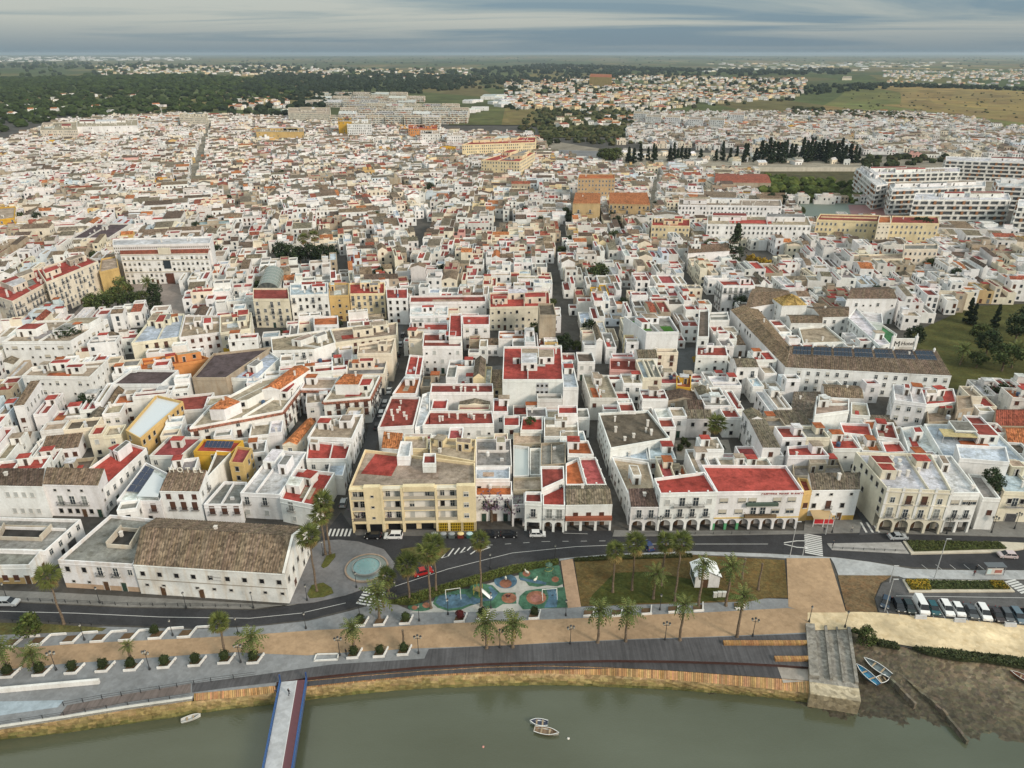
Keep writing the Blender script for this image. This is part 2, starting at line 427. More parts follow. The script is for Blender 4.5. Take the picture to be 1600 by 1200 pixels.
# quay face: masonry and rock, algae towards the water line
rng = random.Random(5)
def dense(poly, n):
    out = []
    for i in range(len(poly) - 1):
        out += [lerp(poly[i], poly[i + 1], k / n) for k in range(n)]
    return out + [poly[-1]]
def quay(name, top, ztop, bot, zbot, cols, nseg=8):
    a = [(*p, ztop) for p in dense(PP(top, ztop), nseg)]; b = [(*p, zbot) for p in dense(PP(bot, zbot), nseg)]
    mb = MB(); rows = 6; prev = a
    for r in range(1, rows + 1):
        t_ = r / rows
        row = [tuple(x + (rng.uniform(-0.09, 0.09) if 0 < r < rows else 0) for x in lerp(p, q, t_)) for p, q in zip(a, b)]
        for i in range(len(row) - 1):
            k = min(1.0, max(0.0, t_ + rng.uniform(-0.16, 0.16)))
            c_ = lerp(cols[0], cols[1], k / 0.5) if k < 0.5 else lerp(cols[1], cols[2], (k - 0.5) / 0.5)
            mb.face([prev[i], row[i], row[i + 1], prev[i + 1]], 'rock', jit(c_, rng, 0.12))
        prev = row
    return struct(mb.build(name))
QC = [(0.42, 0.30, 0.165), (0.30, 0.225, 0.10), (0.10, 0.105, 0.035)]
quay('quay_wall', QL, -0.25, [(-260, 1201), (-120, 1178), (0, 1158), (100, 1148), (200, 1134), (300, 1119)], ZW - 0.3, QC)
quay('quay_wall', [(300, 1096), (360, 1090), (432, 1082)], -0.9, [(300, 1119), (360, 1110), (432, 1103)], ZW - 0.3, QC)
quay('quay_wall', BE, -1.0, CE, ZW - 0.3, QC)
mb = MB()                                                                                     # white kerb on the paved quay
kq = PP(QL, 0.15)
for i in range(len(kq) - 1):
    a, b_ = Vector((*kq[i], -0.28)), Vector((*kq[i + 1], -0.28)); d = b_ - a; nrm = Vector((-d.y, d.x, 0)).normalized() * 0.55
    mb.hexa(a, d, nrm, (0, 0, 0.5), 'plaster', (0.62, 0.60, 0.55))
struct(mb.build('quay_kerb'))
# boarded timber edge: upright boards, joined
mb = MB()
def boards(top, zt, bot, zb):
    a = [(*p, zt) for p in dense(PP(top, zt), 1)]; b = [(*p, zb) for p in dense(PP(bot, zb), 1)]
    for i in range(len(a) - 1):
        L_ = (Vector(a[i + 1]) - Vector(a[i])).length; n = max(1, int(L_ / 0.36))
        for k in range(n):
            t0, t1 = k / n, (k + 0.86) / n; o = rng.uniform(0, 0.07)
            q = [lerp(a[i], a[i + 1], t0), lerp(a[i], a[i + 1], t1), lerp(b[i], b[i + 1], t1), lerp(b[i], b[i + 1], t0)]
            q = [(x, y - o, z) for x, y, z in q]
            mb.face([q[3], q[2], q[1], q[0]], 'wood', jit((0.40, 0.235, 0.11), rng, 0.28))
        mb.face([(x, y + 0.1, z) for x, y, z in (b[i], b[i + 1], a[i + 1], a[i])], 'wood', (0.06, 0.04, 0.025))
boards(AE, -0.42, BE, -1.0); boards(ORL, 0.1, [(303, 1095), (360, 1090), (432, 1082)], -0.9)
struct(stuff(mb.build('timber_boards')))
# lower deck below its step
mb = MB()
s3 = [(*p, -0.45) for p in PP(STEP, -0.45)]; a3 = [(*p, -0.45) for p in PP(AE, -0.45)]
mb.strip(a3, s3, 'deck', (0.07, 0.068, 0.072))
s4 = [(*p, 0.16) for p in PP(STEP, 0.16)]
for i in range(len(s3) - 1):
    mb.face([(s4[i][0], s4[i][1] - 0.02, -0.46), (s4[i + 1][0], s4[i + 1][1] - 0.02, -0.46), (s4[i + 1][0], s4[i + 1][1] - 0.02, 0.16), (s4[i][0], s4[i][1] - 0.02, 0.16)], 'wood', (0.07, 0.035, 0.03))
    mb.face([(s4[i][0], s4[i][1] - 0.02, -0.455), (s4[i][0], s4[i][1] - 1.6, -0.455), (s4[i + 1][0], s4[i + 1][1] - 1.6, -0.455), (s4[i + 1][0], s4[i + 1][1] - 0.02, -0.455)][::-1], 'deck', (0.07, 0.068, 0.072))
struct(mb.build('lower_deck'))
# promenade paving and what lies on it
PROM_T = [(-260, 1000), (0, 988), (165, 979), (300, 983), (400, 979), (482, 970), (545, 955), (605, 938), (640, 953), (700, 930), (800, 901), (873, 882), (886, 949), (908, 948), (1100, 941), (1200, 935), (1232, 936), (1260, 950), (1264, 985)]
slab('promenade', QL + ORL + STEP + PROM_T[::-1], -0.3, 0.15, 'paving', (0.225, 0.232, 0.242))
sand_t = [(-260, 1033), (0, 1013), (60, 1010), (170, 1003), (280, 998), (375, 993), (500, 984), (600, 980), (700, 974), (800, 970), (900, 966), (1000, 961), (1100, 957), (1230, 950)]
sand_b = [(1262, 988), (1200, 991), (1100, 995), (1000, 998), (860, 1004), (800, 1008), (650, 1013), (545, 1019), (480, 1024), (430, 1022), (370, 1019), (300, 1023), (200, 1030), (100, 1037), (0, 1047), (-260, 1072)]
sheet('sand_path', sand_t + [(1262, 953)] + sand_b, 0.17, 'paving', (0.37, 0.255, 0.158))
sheet('upper_deck', [(300, 1082), (360, 1074)] + STEP + [(1262, 990), (1100, 996), (1000, 999), (860, 1005), (670, 1014), (663, 1029), (520, 1038), (400, 1055), (300, 1068)], 0.185, 'deck', (0.088, 0.086, 0.091))
sheet('ramp_deck', [(92, 1119), (105, 1102), (200, 1084), (298, 1068), (298, 1082), (200, 1097)], 0.172, 'deck', (0.17, 0.14, 0.13))
sheet('lower_walk', [(-260, 1150), (0, 1118), (90, 1105), (100, 1094), (0, 1096), (-260, 1120)], 0.171, 'paving', (0.33, 0.39, 0.44))
sheet('ramp_plaza', [(1229, 872), (1296, 872), (1322, 957), (1262, 957), (1232, 948)], 0.178, 'paving', (0.40, 0.275, 0.17))
sheet('dirt_lot', [(1258, 956), (1322, 955), (1372, 957), (1440, 963), (1600, 977), (1760, 992), (1900, 1005), (1900, 1070), (1760, 1052), (1600, 1031), (1500, 1019), (1430, 1011), (1372, 1001), (1330, 983), (1262, 985)], 0.16, 'earth', (0.68, 0.55, 0.36))
# mud flat falling to the water
T3 = [(*P(a, b_, z), z) for a, b_, z in ((1120, 1082, -3.1), (1262, 1040, -2.4), (1318, 984, -0.3), (1372, 1001, -0.05), (1430, 1011, -0.05), (1500, 1023, -0.1), (1600, 1035, -0.1), (1760, 1056, -0.1), (1900, 1076, -0.1))]
W3 = [(*P(a, b_, ZW - 0.15), ZW - 0.15) for a, b_ in ((1090, 1088), (1170, 1106), (1235, 1135), (1300, 1152), (1395, 1153), (1460, 1162), (1540, 1184), (1720, 1240), (1900, 1300))]
T3 = dense(T3, 14); W3 = dense(W3, 14); rows = 40; grid = []
for r in range(rows + 1):
    t_ = r / rows; row = []
    for i, (p, q) in enumerate(zip(T3, W3)):
        x, y, z = lerp(p, q, t_); z = p[2] + (q[2] - p[2]) * (1 - (1 - t_) ** 2.0)
        if 0 < r:
            z += 0.12 * sin(x * 0.9 + y * 0.31) * sin(y * 0.7 - x * 0.13) * (1 - t_ * 0.5) + rng.uniform(-0.05, 0.05); x += rng.uniform(-.3, .3); y += rng.uniform(-.2, .2)
        row.append((x, y, z))
    grid.append(row)
mb = MB()
for r in range(rows):
    for i in range(len(T3) - 1):
        k = r / rows
        mb.face([grid[r][i], grid[r + 1][i], grid[r + 1][i + 1], grid[r][i + 1]], 'mud', jit(lerp((0.175, 0.142, 0.094), (0.074, 0.064, 0.041), min(1, k * 1.5)), rng, 0.2))
struct(mb.build('mud_flat', smooth=True))
sheet('concrete_pad', [(1224, 1067), (1264, 1064), (1264, 1041), (1214, 1040)], -0.44, 'paving', (0.33, 0.30, 0.27))
# roads
ROAD = [(-260, 975), (0, 967), (165, 976), (300, 981), (400, 977), (482, 968), (540, 953), (600, 936), (620, 930), (695, 910), (800, 881), (870, 872), (950, 865), (1080, 860), (1200, 864), (1305, 870), (1425, 886), (1500, 889), (1900, 895), (1900, 845), (1600, 840), (1350, 833), (1080, 837), (960, 838), (955, 829), (700, 826), (548, 822), (533, 800), (505, 836), (480, 862), (462, 945), (397, 953), (200, 950), (27, 942), (-260, 935)]
sheet('road', ROAD, 0.03, 'asphalt', (0.042, 0.042, 0.046))
slab('plaza_paving', [(452, 944), (484, 862), (500, 845), (530, 843), (560, 846), (600, 858), (617, 880), (610, 898), (585, 914), (540, 930), (490, 941)], -0.1, 0.14, 'paving', (0.20, 0.195, 0.20))
slab('pavement', [(-260, 912), (96, 926), (450, 946), (466, 943), (397, 951), (200, 948), (27, 940), (-260, 932)], -0.1, 0.13, 'paving', (0.205, 0.20, 0.19))
slab('pavement', [(957, 838), (1080, 837), (1200, 835), (1350, 832), (1385, 833), (1600, 839), (1900, 846), (1900, 790), (1570, 812), (1500, 831), (1370, 828), (1345, 812), (1258, 812), (1256, 829), (985, 829), (960, 828)], -0.1, 0.13, 'paving', (0.20, 0.195, 0.185))
sheet('side_street', [(1342, 836), (1378, 834), (1366, 822), (1352, 800), (1338, 800), (1347, 815)], 0.148, 'asphalt', (0.075, 0.075, 0.08))
slab('traffic_island', [(625, 858), (650, 854), (705, 856), (690, 870), (665, 880), (640, 873)], -0.1, 0.15, 'grass', (0.10, 0.10, 0.04))
slab('pavement', [(556, 836), (735, 838), (735, 829), (550, 826)], -0.1, 0.12, 'paving', (0.13, 0.125, 0.12))
slab('median', [(1292, 849), (1408, 847), (1421, 865), (1300, 859)], -0.1, 0.15, 'paving', (0.33, 0.32, 0.31))
slab('planted_median', [(1411, 845), (1560, 846), (1600, 848), (1600, 857), (1568, 862), (1424, 865)], -0.1, 0.40, 'plaster', (0.55, 0.50, 0.41))
slab('median', [(1600, 848), (1900, 850), (1900, 862), (1600, 857)], -0.1, 0.15, 'paving', (0.33, 0.31, 0.29))
slab('pavement', [(1200, 865), (1305, 871), (1360, 878), (1425, 889), (1510, 891), (1600, 891), (1900, 897), (1900, 908), (1600, 905), (1420, 906), (1404, 900), (1310, 898), (1303, 880), (1298, 872), (1229, 872), (1200, 870), (1080, 866), (900, 871), (874, 876), (874, 873), (950, 866), (1080, 861)], -0.1, 0.14, 'paving', (0.36, 0.37, 0.38))
sheet('dry_lawn', [(1309, 899), (1395, 899), (1376, 911), (1366, 935), (1371, 956), (1323, 956)], 0.165, 'grass', (0.155, 0.11, 0.062))
sheet('car_park', [(1374, 957), (1367, 935), (1378, 912), (1405, 903), (1600, 907), (1900, 912), (1900, 1003), (1600, 976), (1440, 962)], 0.168, 'asphalt', (0.095, 0.093, 0.094))
slab('planter_bed', [(1410, 905), (1568, 907), (1586, 924), (1421, 925)], -0.1, 0.45, 'plaster', (0.55, 0.50, 0.41))
sheet('lawn', [(897, 873), (1080, 867), (1226, 875), (1231, 934), (1200, 934), (1170, 940), (908, 947)], 0.16, 'grass', (0.118, 0.088, 0.036))
sheet('lawn_patch', [(925, 930), (960, 895), (1010, 893), (1080, 905), (1170, 935), (1100, 940), (920, 945)], 0.166, 'grass', (0.055, 0.064, 0.018))
sheet('garden_path', [(876, 876), (895, 873), (908, 948), (887, 950)], 0.172, 'paving', (0.40, 0.27, 0.18))
sheet('verge', [(-260, 970), (0, 973), (60, 974), (167, 981), (160, 986), (0, 992), (-260, 1000)], 0.166, 'grass', (0.11, 0.105, 0.04))
# painted lines
mb = MB(); PW = (0.52, 0.52, 0.51)
def line(pts, w=0.14, z=0.045, dash=None):
    q = PP(pts, z)
    for i in range(len(q) - 1):
        a, b_ = Vector((*q[i], z)), Vector((*q[i + 1], z)); d = b_ - a; L_ = d.length
        if L_ < 0.01: continue
        u = d / L_; nrm = Vector((-u.y, u.x, 0)) * w / 2
        segs = [(0, L_)] if not dash else [(s_, min(L_, s_ + dash[0])) for s_ in np.arange(0, L_, dash[0] + dash[1])]
        for s0, s1 in segs:
            p, r = a + u * s0, a + u * s1
            mb.face([tuple(p - nrm), tuple(r - nrm), tuple(r + nrm), tuple(p + nrm)], 'paint', PW)
line([(-200, 957), (0, 955), (120, 958), (250, 964), (390, 966), (470, 958), (540, 942)], 0.13)
line([(617, 916), (700, 889), (800, 864), (900, 854), (1000, 850), (1200, 850)], 0.13)
line([(690, 872), (760, 852), (850, 846), (960, 845)], 0.12, dash=(1.5, 3))
line([(1225, 850), (1245, 855), (1262, 856)], 0.3); line([(1225, 848), (1245, 845), (1262, 845)], 0.3)
line([(880, 833), (918, 834)], 0.12); line([(540, 855), (555, 853)], 0.5)
def zebra(c0, c1, n, wd, ln, z=0.046):
    """n bars between two pixel points; each bar ln long across and wd wide"""
    a, b_ = Vector((*P(*c0, z), z)), Vector((*P(*c1, z), z)); u = (b_ - a).normalized(); nrm = Vector((-u.y, u.x, 0))
    for i in range(n):
        c_ = a + (b_ - a) * ((i + 0.5) / n)
        q = [c_ - u * wd / 2 - nrm * ln / 2, c_ + u * wd / 2 - nrm * ln / 2, c_ + u * wd / 2 + nrm * ln / 2, c_ - u * wd / 2 + nrm * ln / 2]
        mb.face([tuple(x) for x in q], 'paint', PW)
zebra((572, 947), (588, 921), 6, 0.5, 5.0); zebra((1272, 867), (1270, 835), 11, 0.5, 4.0); zebra((1356, 833), (1344, 812), 1, 0.4, 0.4)
for k in range(3):
    line([(1345 + k * 9, 816), (1354 + k * 10, 832)], 0.5, 0.155)
zebra((512, 832), (550, 832), 6, 0.5, 3.0); zebra((1577, 906), (1605, 926), 6, 0.5, 3.0, 0.175)
for k in range(5):
    line([(690 + k * 10, 872 - k * 3), (700 + k * 9, 858 - k * 1.0)], 0.35)
line([(735, 866), (748, 857), (738, 854)], 0.3); line([(752, 860), (766, 855), (752, 853)], 0.3)
for k in range(14):
    line([(1388 + k * 18, 960 + k * 1.6), (1380 + k * 17, 938 + k * 1.7)], 0.1, 0.18)
line([(1400, 931), (1600, 934)], 0.12, 0.18)
for k in range(6):
    line([(1450 + k * 22, 890), (1440 + k * 22, 882)], 0.1)
struct(mb.build('road_markings'))
# ================================================================ buildings: height map, builder
X0, Y0, NX, NY = -1100, 90, 2200, 1500
HM = np.zeros((NX, NY), dtype=np.float32)          # roof height per square metre
OCC = np.zeros((NX, NY), dtype=np.uint8)           # 1 built, 2 kept open
def raster(poly, grow=0.0):
    xs = [p[0] for p in poly]; ys = [p[1] for p in poly]
    i0, i1 = max(0, int(min(xs) - grow - X0)), min(NX - 1, int(max(xs) + grow - X0) + 1)
    j0, j1 = max(0, int(min(ys) - grow - Y0)), min(NY - 1, int(max(ys) + grow - Y0) + 1)
    if i1 <= i0 or j1 <= j0:
        return None
    gx, gy = np.meshgrid(np.arange(i0, i1) + X0 + 0.5, np.arange(j0, j1) + Y0 + 0.5, indexing='ij')
    ins = np.zeros(gx.shape, dtype=bool); n = len(poly)
    for k in range(n):
        (xa, ya), (xb, yb) = poly[k], poly[(k + 1) % n]
        if ya == yb: continue
        ins ^= ((ya > gy) != (yb > gy)) & (gx < (xb - xa) * (gy - ya) / (yb - ya) + xa)
    return i0, i1, j0, j1, ins
def mark(poly, code, h=0.0):
    r = raster(poly)
    if r is None: return
    i0, i1, j0, j1, ins = r
    o = OCC[i0:i1, j0:j1]; o[ins] = code
    if h:
        v_ = HM[i0:i1, j0:j1]; v_[ins] = np.maximum(v_[ins], h)
def hm(x, y):
    i, j = int(x - X0), int(y - Y0)
    return HM[i, j] if 0 <= i < NX and 0 <= j < NY else 0.0
def free_frac(poly):
    r = raster(poly)
    if r is None or not r[4].any(): return 0.0
    i0, i1, j0, j1, ins = r
    return float((OCC[i0:i1, j0:j1][ins] == 0).mean())
def street(pts, w, z=0.0):
    q = PP(pts, z)
    for i in range(len(q) - 1):
        a, b_ = Vector(q[i]), Vector(q[i + 1]); d = (b_ - a).normalized(); n = Vector((-d.y, d.x)) * w / 2; a = a - d; b_ = b_ + d
        mark([tuple(a - n), tuple(b_ - n), tuple(b_ + n), tuple(a + n)], 2)

# ---- shared window and door meshes: origin at the sill centre, facing -Y
GLASS = (0.035, 0.045, 0.055); FRW = (0.62, 0.62, 0.60); BROWN = (0.10, 0.045, 0.03); IRON = (0.035, 0.035, 0.04)
WM = {}
def win_mesh(key, w, h, frame, pane, mull=True, sill=True, blind=0.0, blindc=(0.45, 0.43, 0.38), balcony=None):
    mb = MB(); fw = 0.09
    mb.hexa((-w / 2, -0.03, 0), (w, 0, 0), (0, 0.03, 0), (0, 0, h), 'glass' if sum(pane) < 0.25 else 'paint', pane, 'dk')
    for x in (-w / 2 - fw, w / 2):
        mb.hexa((x, -0.09, -fw), (fw, 0, 0), (0, 0.09, 0), (0, 0, h + 2 * fw), 'paint', frame, 'dk')
    mb.hexa((-w / 2, -0.088, h), (w, 0, 0), (0, 0.088, 0), (0, 0, fw), 'paint', frame, 'k')
    if mull:
        mb.hexa((-0.035, -0.06, 0), (0.07, 0, 0), (0, 0.06, 0), (0, 0, h), 'paint', frame, 'kdu')
        mb.hexa((-w / 2, -0.055, h * 0.62), (w, 0, 0), (0, 0.05, 0), (0, 0, 0.06), 'paint', frame, 'k')
    if blind:
        mb.hexa((-w / 2, -0.05, h * (1 - blind)), (w, 0, 0), (0, 0.05, 0), (0, 0, h * blind), 'paint', blindc, 'k')
    if sill:
        mb.hexa((-w / 2 - 0.15, -0.18, -0.14), (w + 0.3, 0, 0), (0, 0.18, 0), (0, 0, 0.12), 'plaster', (0.6, 0.58, 0.54), 'k')
    if balcony:
        bw, bd = balcony
        mb.hexa((-bw / 2, -bd, -0.16), (bw, 0, 0), (0, bd, 0), (0, 0, 0.14), 'plaster', (0.55, 0.53, 0.5), 'k')
        for z_, hh in ((0.92, 0.06), (0.08, 0.05)):
            mb.hexa((-bw / 2, -bd, z_), (bw, 0, 0), (0, 0.05, 0), (0, 0, hh), 'metal', IRON)
            for x in (-bw / 2, bw / 2 - 0.05):
                mb.hexa((x, -bd, z_), (0.05, 0, 0), (0, bd, 0), (0, 0, hh), 'metal', IRON, 'k')
        n = int(bw / 0.19)
        for i in range(n + 1):
            mb.hexa((-bw / 2 + i * (bw - 0.03) / n, -bd, 0), (0.03, 0, 0), (0, 0.03, 0), (0, 0, 0.95), 'metal', IRON, 'ud')
    WM[key] = mb.mesh('window')
win_mesh('w', 1.0, 1.45, FRW, GLASS)
win_mesh('wb', 1.0, 1.45, BROWN, (0.09, 0.04, 0.03), mull=False)
win_mesh('wd', 0.95, 1.35, (0.30, 0.29, 0.27), (0.012, 0.012, 0.014), mull=False)
win_mesh('ws', 0.62, 0.62, (0.3, 0.29, 0.27), (0.015, 0.015, 0.018), mull=False)
win_mesh('wp', 1.0, 1.4, FRW, (0.42, 0.43, 0.42), mull=False)
win_mesh('wh', 1.1, 1.5, FRW, GLASS, blind=0.55)
win_mesh('ww', 1.9, 1.25, (0.45, 0.43, 0.40), GLASS, blind=0.75, blindc=(0.50, 0.46, 0.38))
win_mesh('wg', 1.9, 1.25, (0.45, 0.43, 0.40), GLASS, blind=0.3, blindc=(0.50, 0.46, 0.38))
win_mesh('b', 1.1, 2.3, FRW, GLASS, sill=False, balcony=(1.9, 0.55))
win_mesh('bb', 1.15, 2.35, BROWN, (0.10, 0.05, 0.035), sill=False, balcony=(1.9, 0.55), mull=False)
win_mesh('bt', 1.3, 2.7, FRW, (0.22, 0.23, 0.22), sill=False, balcony=(2.1, 0.6))
win_mesh('B', 1.3, 2.4, FRW, GLASS, sill=False, balcony=(4.2, 0.8))
DOORS = {}
def door_mesh(key, w, h, frame, leaf):
    mb = MB()
    mb.hexa((-w / 2, -0.04, 0), (w, 0, 0), (0, 0.04, 0), (0, 0, h), 'wood', leaf, 'dk')
    for x in (-w / 2 - 0.12, w / 2):
        mb.hexa((x, -0.1, 0), (0.12, 0, 0), (0, 0.1, 0), (0, 0, h + 0.14), 'plaster', frame, 'dk')
    mb.hexa((-w / 2, -0.098, h), (w, 0, 0), (0, 0.098, 0), (0, 0, 0.14), 'plaster', frame, 'k')
    mb.hexa((w * 0.3, -0.09, 1.0), (0.05, 0, 0), (0, 0.05, 0), (0, 0, 0.16), 'metal', (0.3, 0.25, 0.12), 'k')
    DOORS[key] = mb.mesh('door')
door_mesh('d', 1.15, 2.35, (0.55, 0.53, 0.5), (0.10, 0.055, 0.03))
door_mesh('dg', 1.15, 2.35, (0.55, 0.53, 0.5), (0.03, 0.06, 0.045))
door_mesh('gar', 2.6, 2.5, (0.5, 0.48, 0.45), (0.08, 0.08, 0.085))
door_mesh('hut', 0.85, 1.95, (0.6, 0.58, 0.55), (0.07, 0.055, 0.045))

class Sink:
    """one building: parts kept apart under an Empty, or everything into one far mass"""
    def __init__(s, name, label, cat, at, group=None, mass=None):
        s.mass = mass; s.at = at; s.parts = []; s.late = []
        s.root = None if mass is not None else thing(name, label, cat, (at[0], at[1], 0), 0, group)
    def mb(s, name, smooth=False, parent=None):
        if s.mass is not None:
            return s.mass
        m_ = MB(); s.parts.append((name, m_, smooth, parent)); return m_
    def inst(s, name, mesh_, x, y, z, nx, ny, scale=None, parent=None):
        if parent is not None:
            s.late.append((name, mesh_, x, y, z, nx, ny, scale, parent)); return None
        return link(name, mesh_, s.root, (x - s.at[0], y - s.at[1], z), atan2(ny, nx) + pi / 2, scale)
    def done(s):
        out = {}
        for name, m_, smooth, par in s.parts:
            if not m_.f: continue
            m_.v = [(p[0] - s.at[0], p[1] - s.at[1], p[2]) for p in m_.v]
            out[id(m_)] = m_.build(name, out.get(id(par), s.root), smooth=smooth)
        for name, mesh_, x, y, z, nx, ny, scale, par in s.late:
            link(name, mesh_, out.get(id(par), s.root), (x - s.at[0], y - s.at[1], z), atan2(ny, nx) + pi / 2, scale)
        return out
def wall_part(S, poly, z0, h, wcol, par=0.8, wmat='plaster', thick=0.28, flat=True, base=None):
    """outer walls, parapet; returns the inner outline"""
    mb = S.mb('wall'); n = len(poly)
    for i in range(n):
        a, b_ = poly[i], poly[(i + 1) % n]
        zz = z0
        if base:
            mb.face([(a[0], a[1], z0), (b_[0], b_[1], z0), (b_[0], b_[1], z0 + base[1]), (a[0], a[1], z0 + base[1])], wmat, base[0]); zz = z0 + base[1]
        mb.face([(a[0], a[1], zz), (b_[0], b_[1], zz), (b_[0], b_[1], h), (a[0], a[1], h)], wmat, wcol)
    if not flat: return poly
    inn = inset(poly, thick)
    mb.ring(poly, inn, h, wmat, tuple(min(0.8, x * 1.04) for x in wcol))
    for i in range(n):
        a, b_ = inn[i], inn[(i + 1) % n]
        mb.face([(b_[0], b_[1], h - par - 0.02), (a[0], a[1], h - par - 0.02), (a[0], a[1], h), (b_[0], b_[1], h)], wmat, wcol)
    return inn
def tile_plane(mb, e0, e1, r1, r0, col, fine=True, pitch=0.62, under=None, rng=None):
    """tiled slope between the eave e0-e1 and the ridge r0-r1, with real tile rows when near"""
    e0, e1, r0, r1 = map(Vector, (e0, e1, r0, r1))
    L_ = max((e1 - e0).length, (r1 - r0).length)
    nrm = (e1 - e0).cross(r0 - e0)
    if nrm.length < 1e-6: nrm = (e1 - e0).cross(r1 - e0)
    nrm = nrm.normalized()
    if nrm.z < 0: nrm = -nrm
    if not fine:
        mb.face([tuple(e0), tuple(e1), tuple(r1), tuple(r0)], 'tile', col); return
    n = max(2, int(L_ / pitch))
    for k in range(n):
        t0, tm, t1 = k / n, (k + 0.5) / n, (k + 1) / n
        c_ = jit(col, rng or random, 0.10)
        A, M_, B_ = e0.lerp(e1, t0), e0.lerp(e1, tm) + nrm * 0.13, e0.lerp(e1, t1)
        A2, M2, B2 = r0.lerp(r1, t0), r0.lerp(r1, tm) + nrm * 0.13, r0.lerp(r1, t1)
        mb.face([tuple(A), tuple(M_), tuple(M2), tuple(A2)], 'tile', c_)
        mb.face([tuple(M_), tuple(B_), tuple(B2), tuple(M2)], 'tile', c_)
def pitched(S, q, h, kind, col, rise, rng, fine=True, over=0.35, wcol=WHITE, ridge=0.5, wmat='plaster'):
    """q = FL, FR, BR, BL at eave height h; kind gable (ridge along the front), cross gable, shed, hip, half hip"""
    q3 = [(p[0], p[1], h) for p in q]
    mb = S.mb('roof'); S.roofmb = mb
    if kind == 'S':
        r0, r1 = (q[3][0], q[3][1], h + rise), (q[2][0], q[2][1], h + rise)
        tile_plane(mb, q3[0], q3[1], r1, r0, col, fine, rng=rng)
        S.mb('gable').face([q3[1], q3[2], r1], wmat, wcol); S.mb('gable').face([q3[3], q3[0], r0], wmat, wcol); S.mb('rear_wall').face([q3[2], q3[3], r0, r1], wmat, wcol)
    elif kind in 'GX':
        if kind == 'X': q3 = [q3[1], q3[2], q3[3], q3[0]]
        r0 = lerp(q3[0], q3[3], ridge); r1 = lerp(q3[1], q3[2], ridge)
        r0 = (r0[0], r0[1], h + rise); r1 = (r1[0], r1[1], h + rise)
        tile_plane(mb, q3[0], q3[1], r1, r0, col, fine, rng=rng); tile_plane(mb, q3[2], q3[3], r0, r1, col, fine, rng=rng)
        S.mb('gable').face([q3[1], q3[2], r1], wmat, wcol); S.mb('gable').face([q3[3], q3[0], r0], wmat, wcol)
    elif kind in 'PH':
        f = 0.5 if kind == 'P' else 0.22
        m0, m1 = lerp(q3[0], q3[3], 0.5), lerp(q3[1], q3[2], 0.5)
        r0, r1 = lerp(m0, m1, f), lerp(m0, m1, 1 - f)
        r0 = (r0[0], r0[1], h + rise); r1 = (r1[0] + 0.02, r1[1], h + rise)
        tile_plane(mb, q3[0], q3[1], r1, r0, col, fine, rng=rng); tile_plane(mb, q3[2], q3[3], r0, r1, col, fine, rng=rng)
        tile_plane(mb, q3[1], q3[2], r1, r1, col, fine, rng=rng); tile_plane(mb, q3[3], q3[0], r0, r0, col, fine, rng=rng)
def hut(S, x, y, z, sx, sy, sz, rot, wcol, rcol, tile=None, near=True, rng=random):
    mb = S.mb('stair_hut')
    mb.box(x, y, z, sx, sy, sz, 'plaster', wcol, rot)
    mb.box(x, y, z + sz, sx + 0.3, sy + 0.3, 0.16, 'terrace' if not tile else 'tile', rcol if not tile else tile, rot)
    if near:
        nx, ny = sin(rot), -cos(rot)
        S.inst('door', DOORS['hut'], x + nx * (sy / 2 + 0.01) + cos(rot) * sx * 0.18, y + ny * (sy / 2 + 0.01) + sin(rot) * sx * 0.18, z, nx, ny, None, mb)
def chimney(S, x, y, z, rng, rot=0.0, parent=None):
    mb = S.mb('chimney', False, parent); s_ = rng.uniform(0.45, 0.7); hh = rng.uniform(0.9, 1.9)
    mb.box(x, y, z, s_, s_, hh, 'plaster', (0.72, 0.70, 0.67), rot)
    mb.box(x, y, z + hh, s_ + 0.22, s_ + 0.22, 0.12, 'plaster', (0.66, 0.62, 0.57), rot)
def tank(S, x, y, z, rng):
    mb = S.mb('water_tank'); r = rng.uniform(0.45, 0.7)
    mb.lathe([(r, 0), (r, 1.1), (r * 0.6, 1.3), (0.05, 1.32)], 10, 'paint', rng.choice([(0.6, 0.6, 0.6), (0.05, 0.09, 0.16), (0.45, 0.47, 0.5)]), (x, y, z))
def aircon(S, x, y, z, rng, rot=0.0):
    S.mb('air_conditioner').box(x, y, z, 0.95, 0.45, 0.8, 'metal', (0.5, 0.5, 0.5), rot)
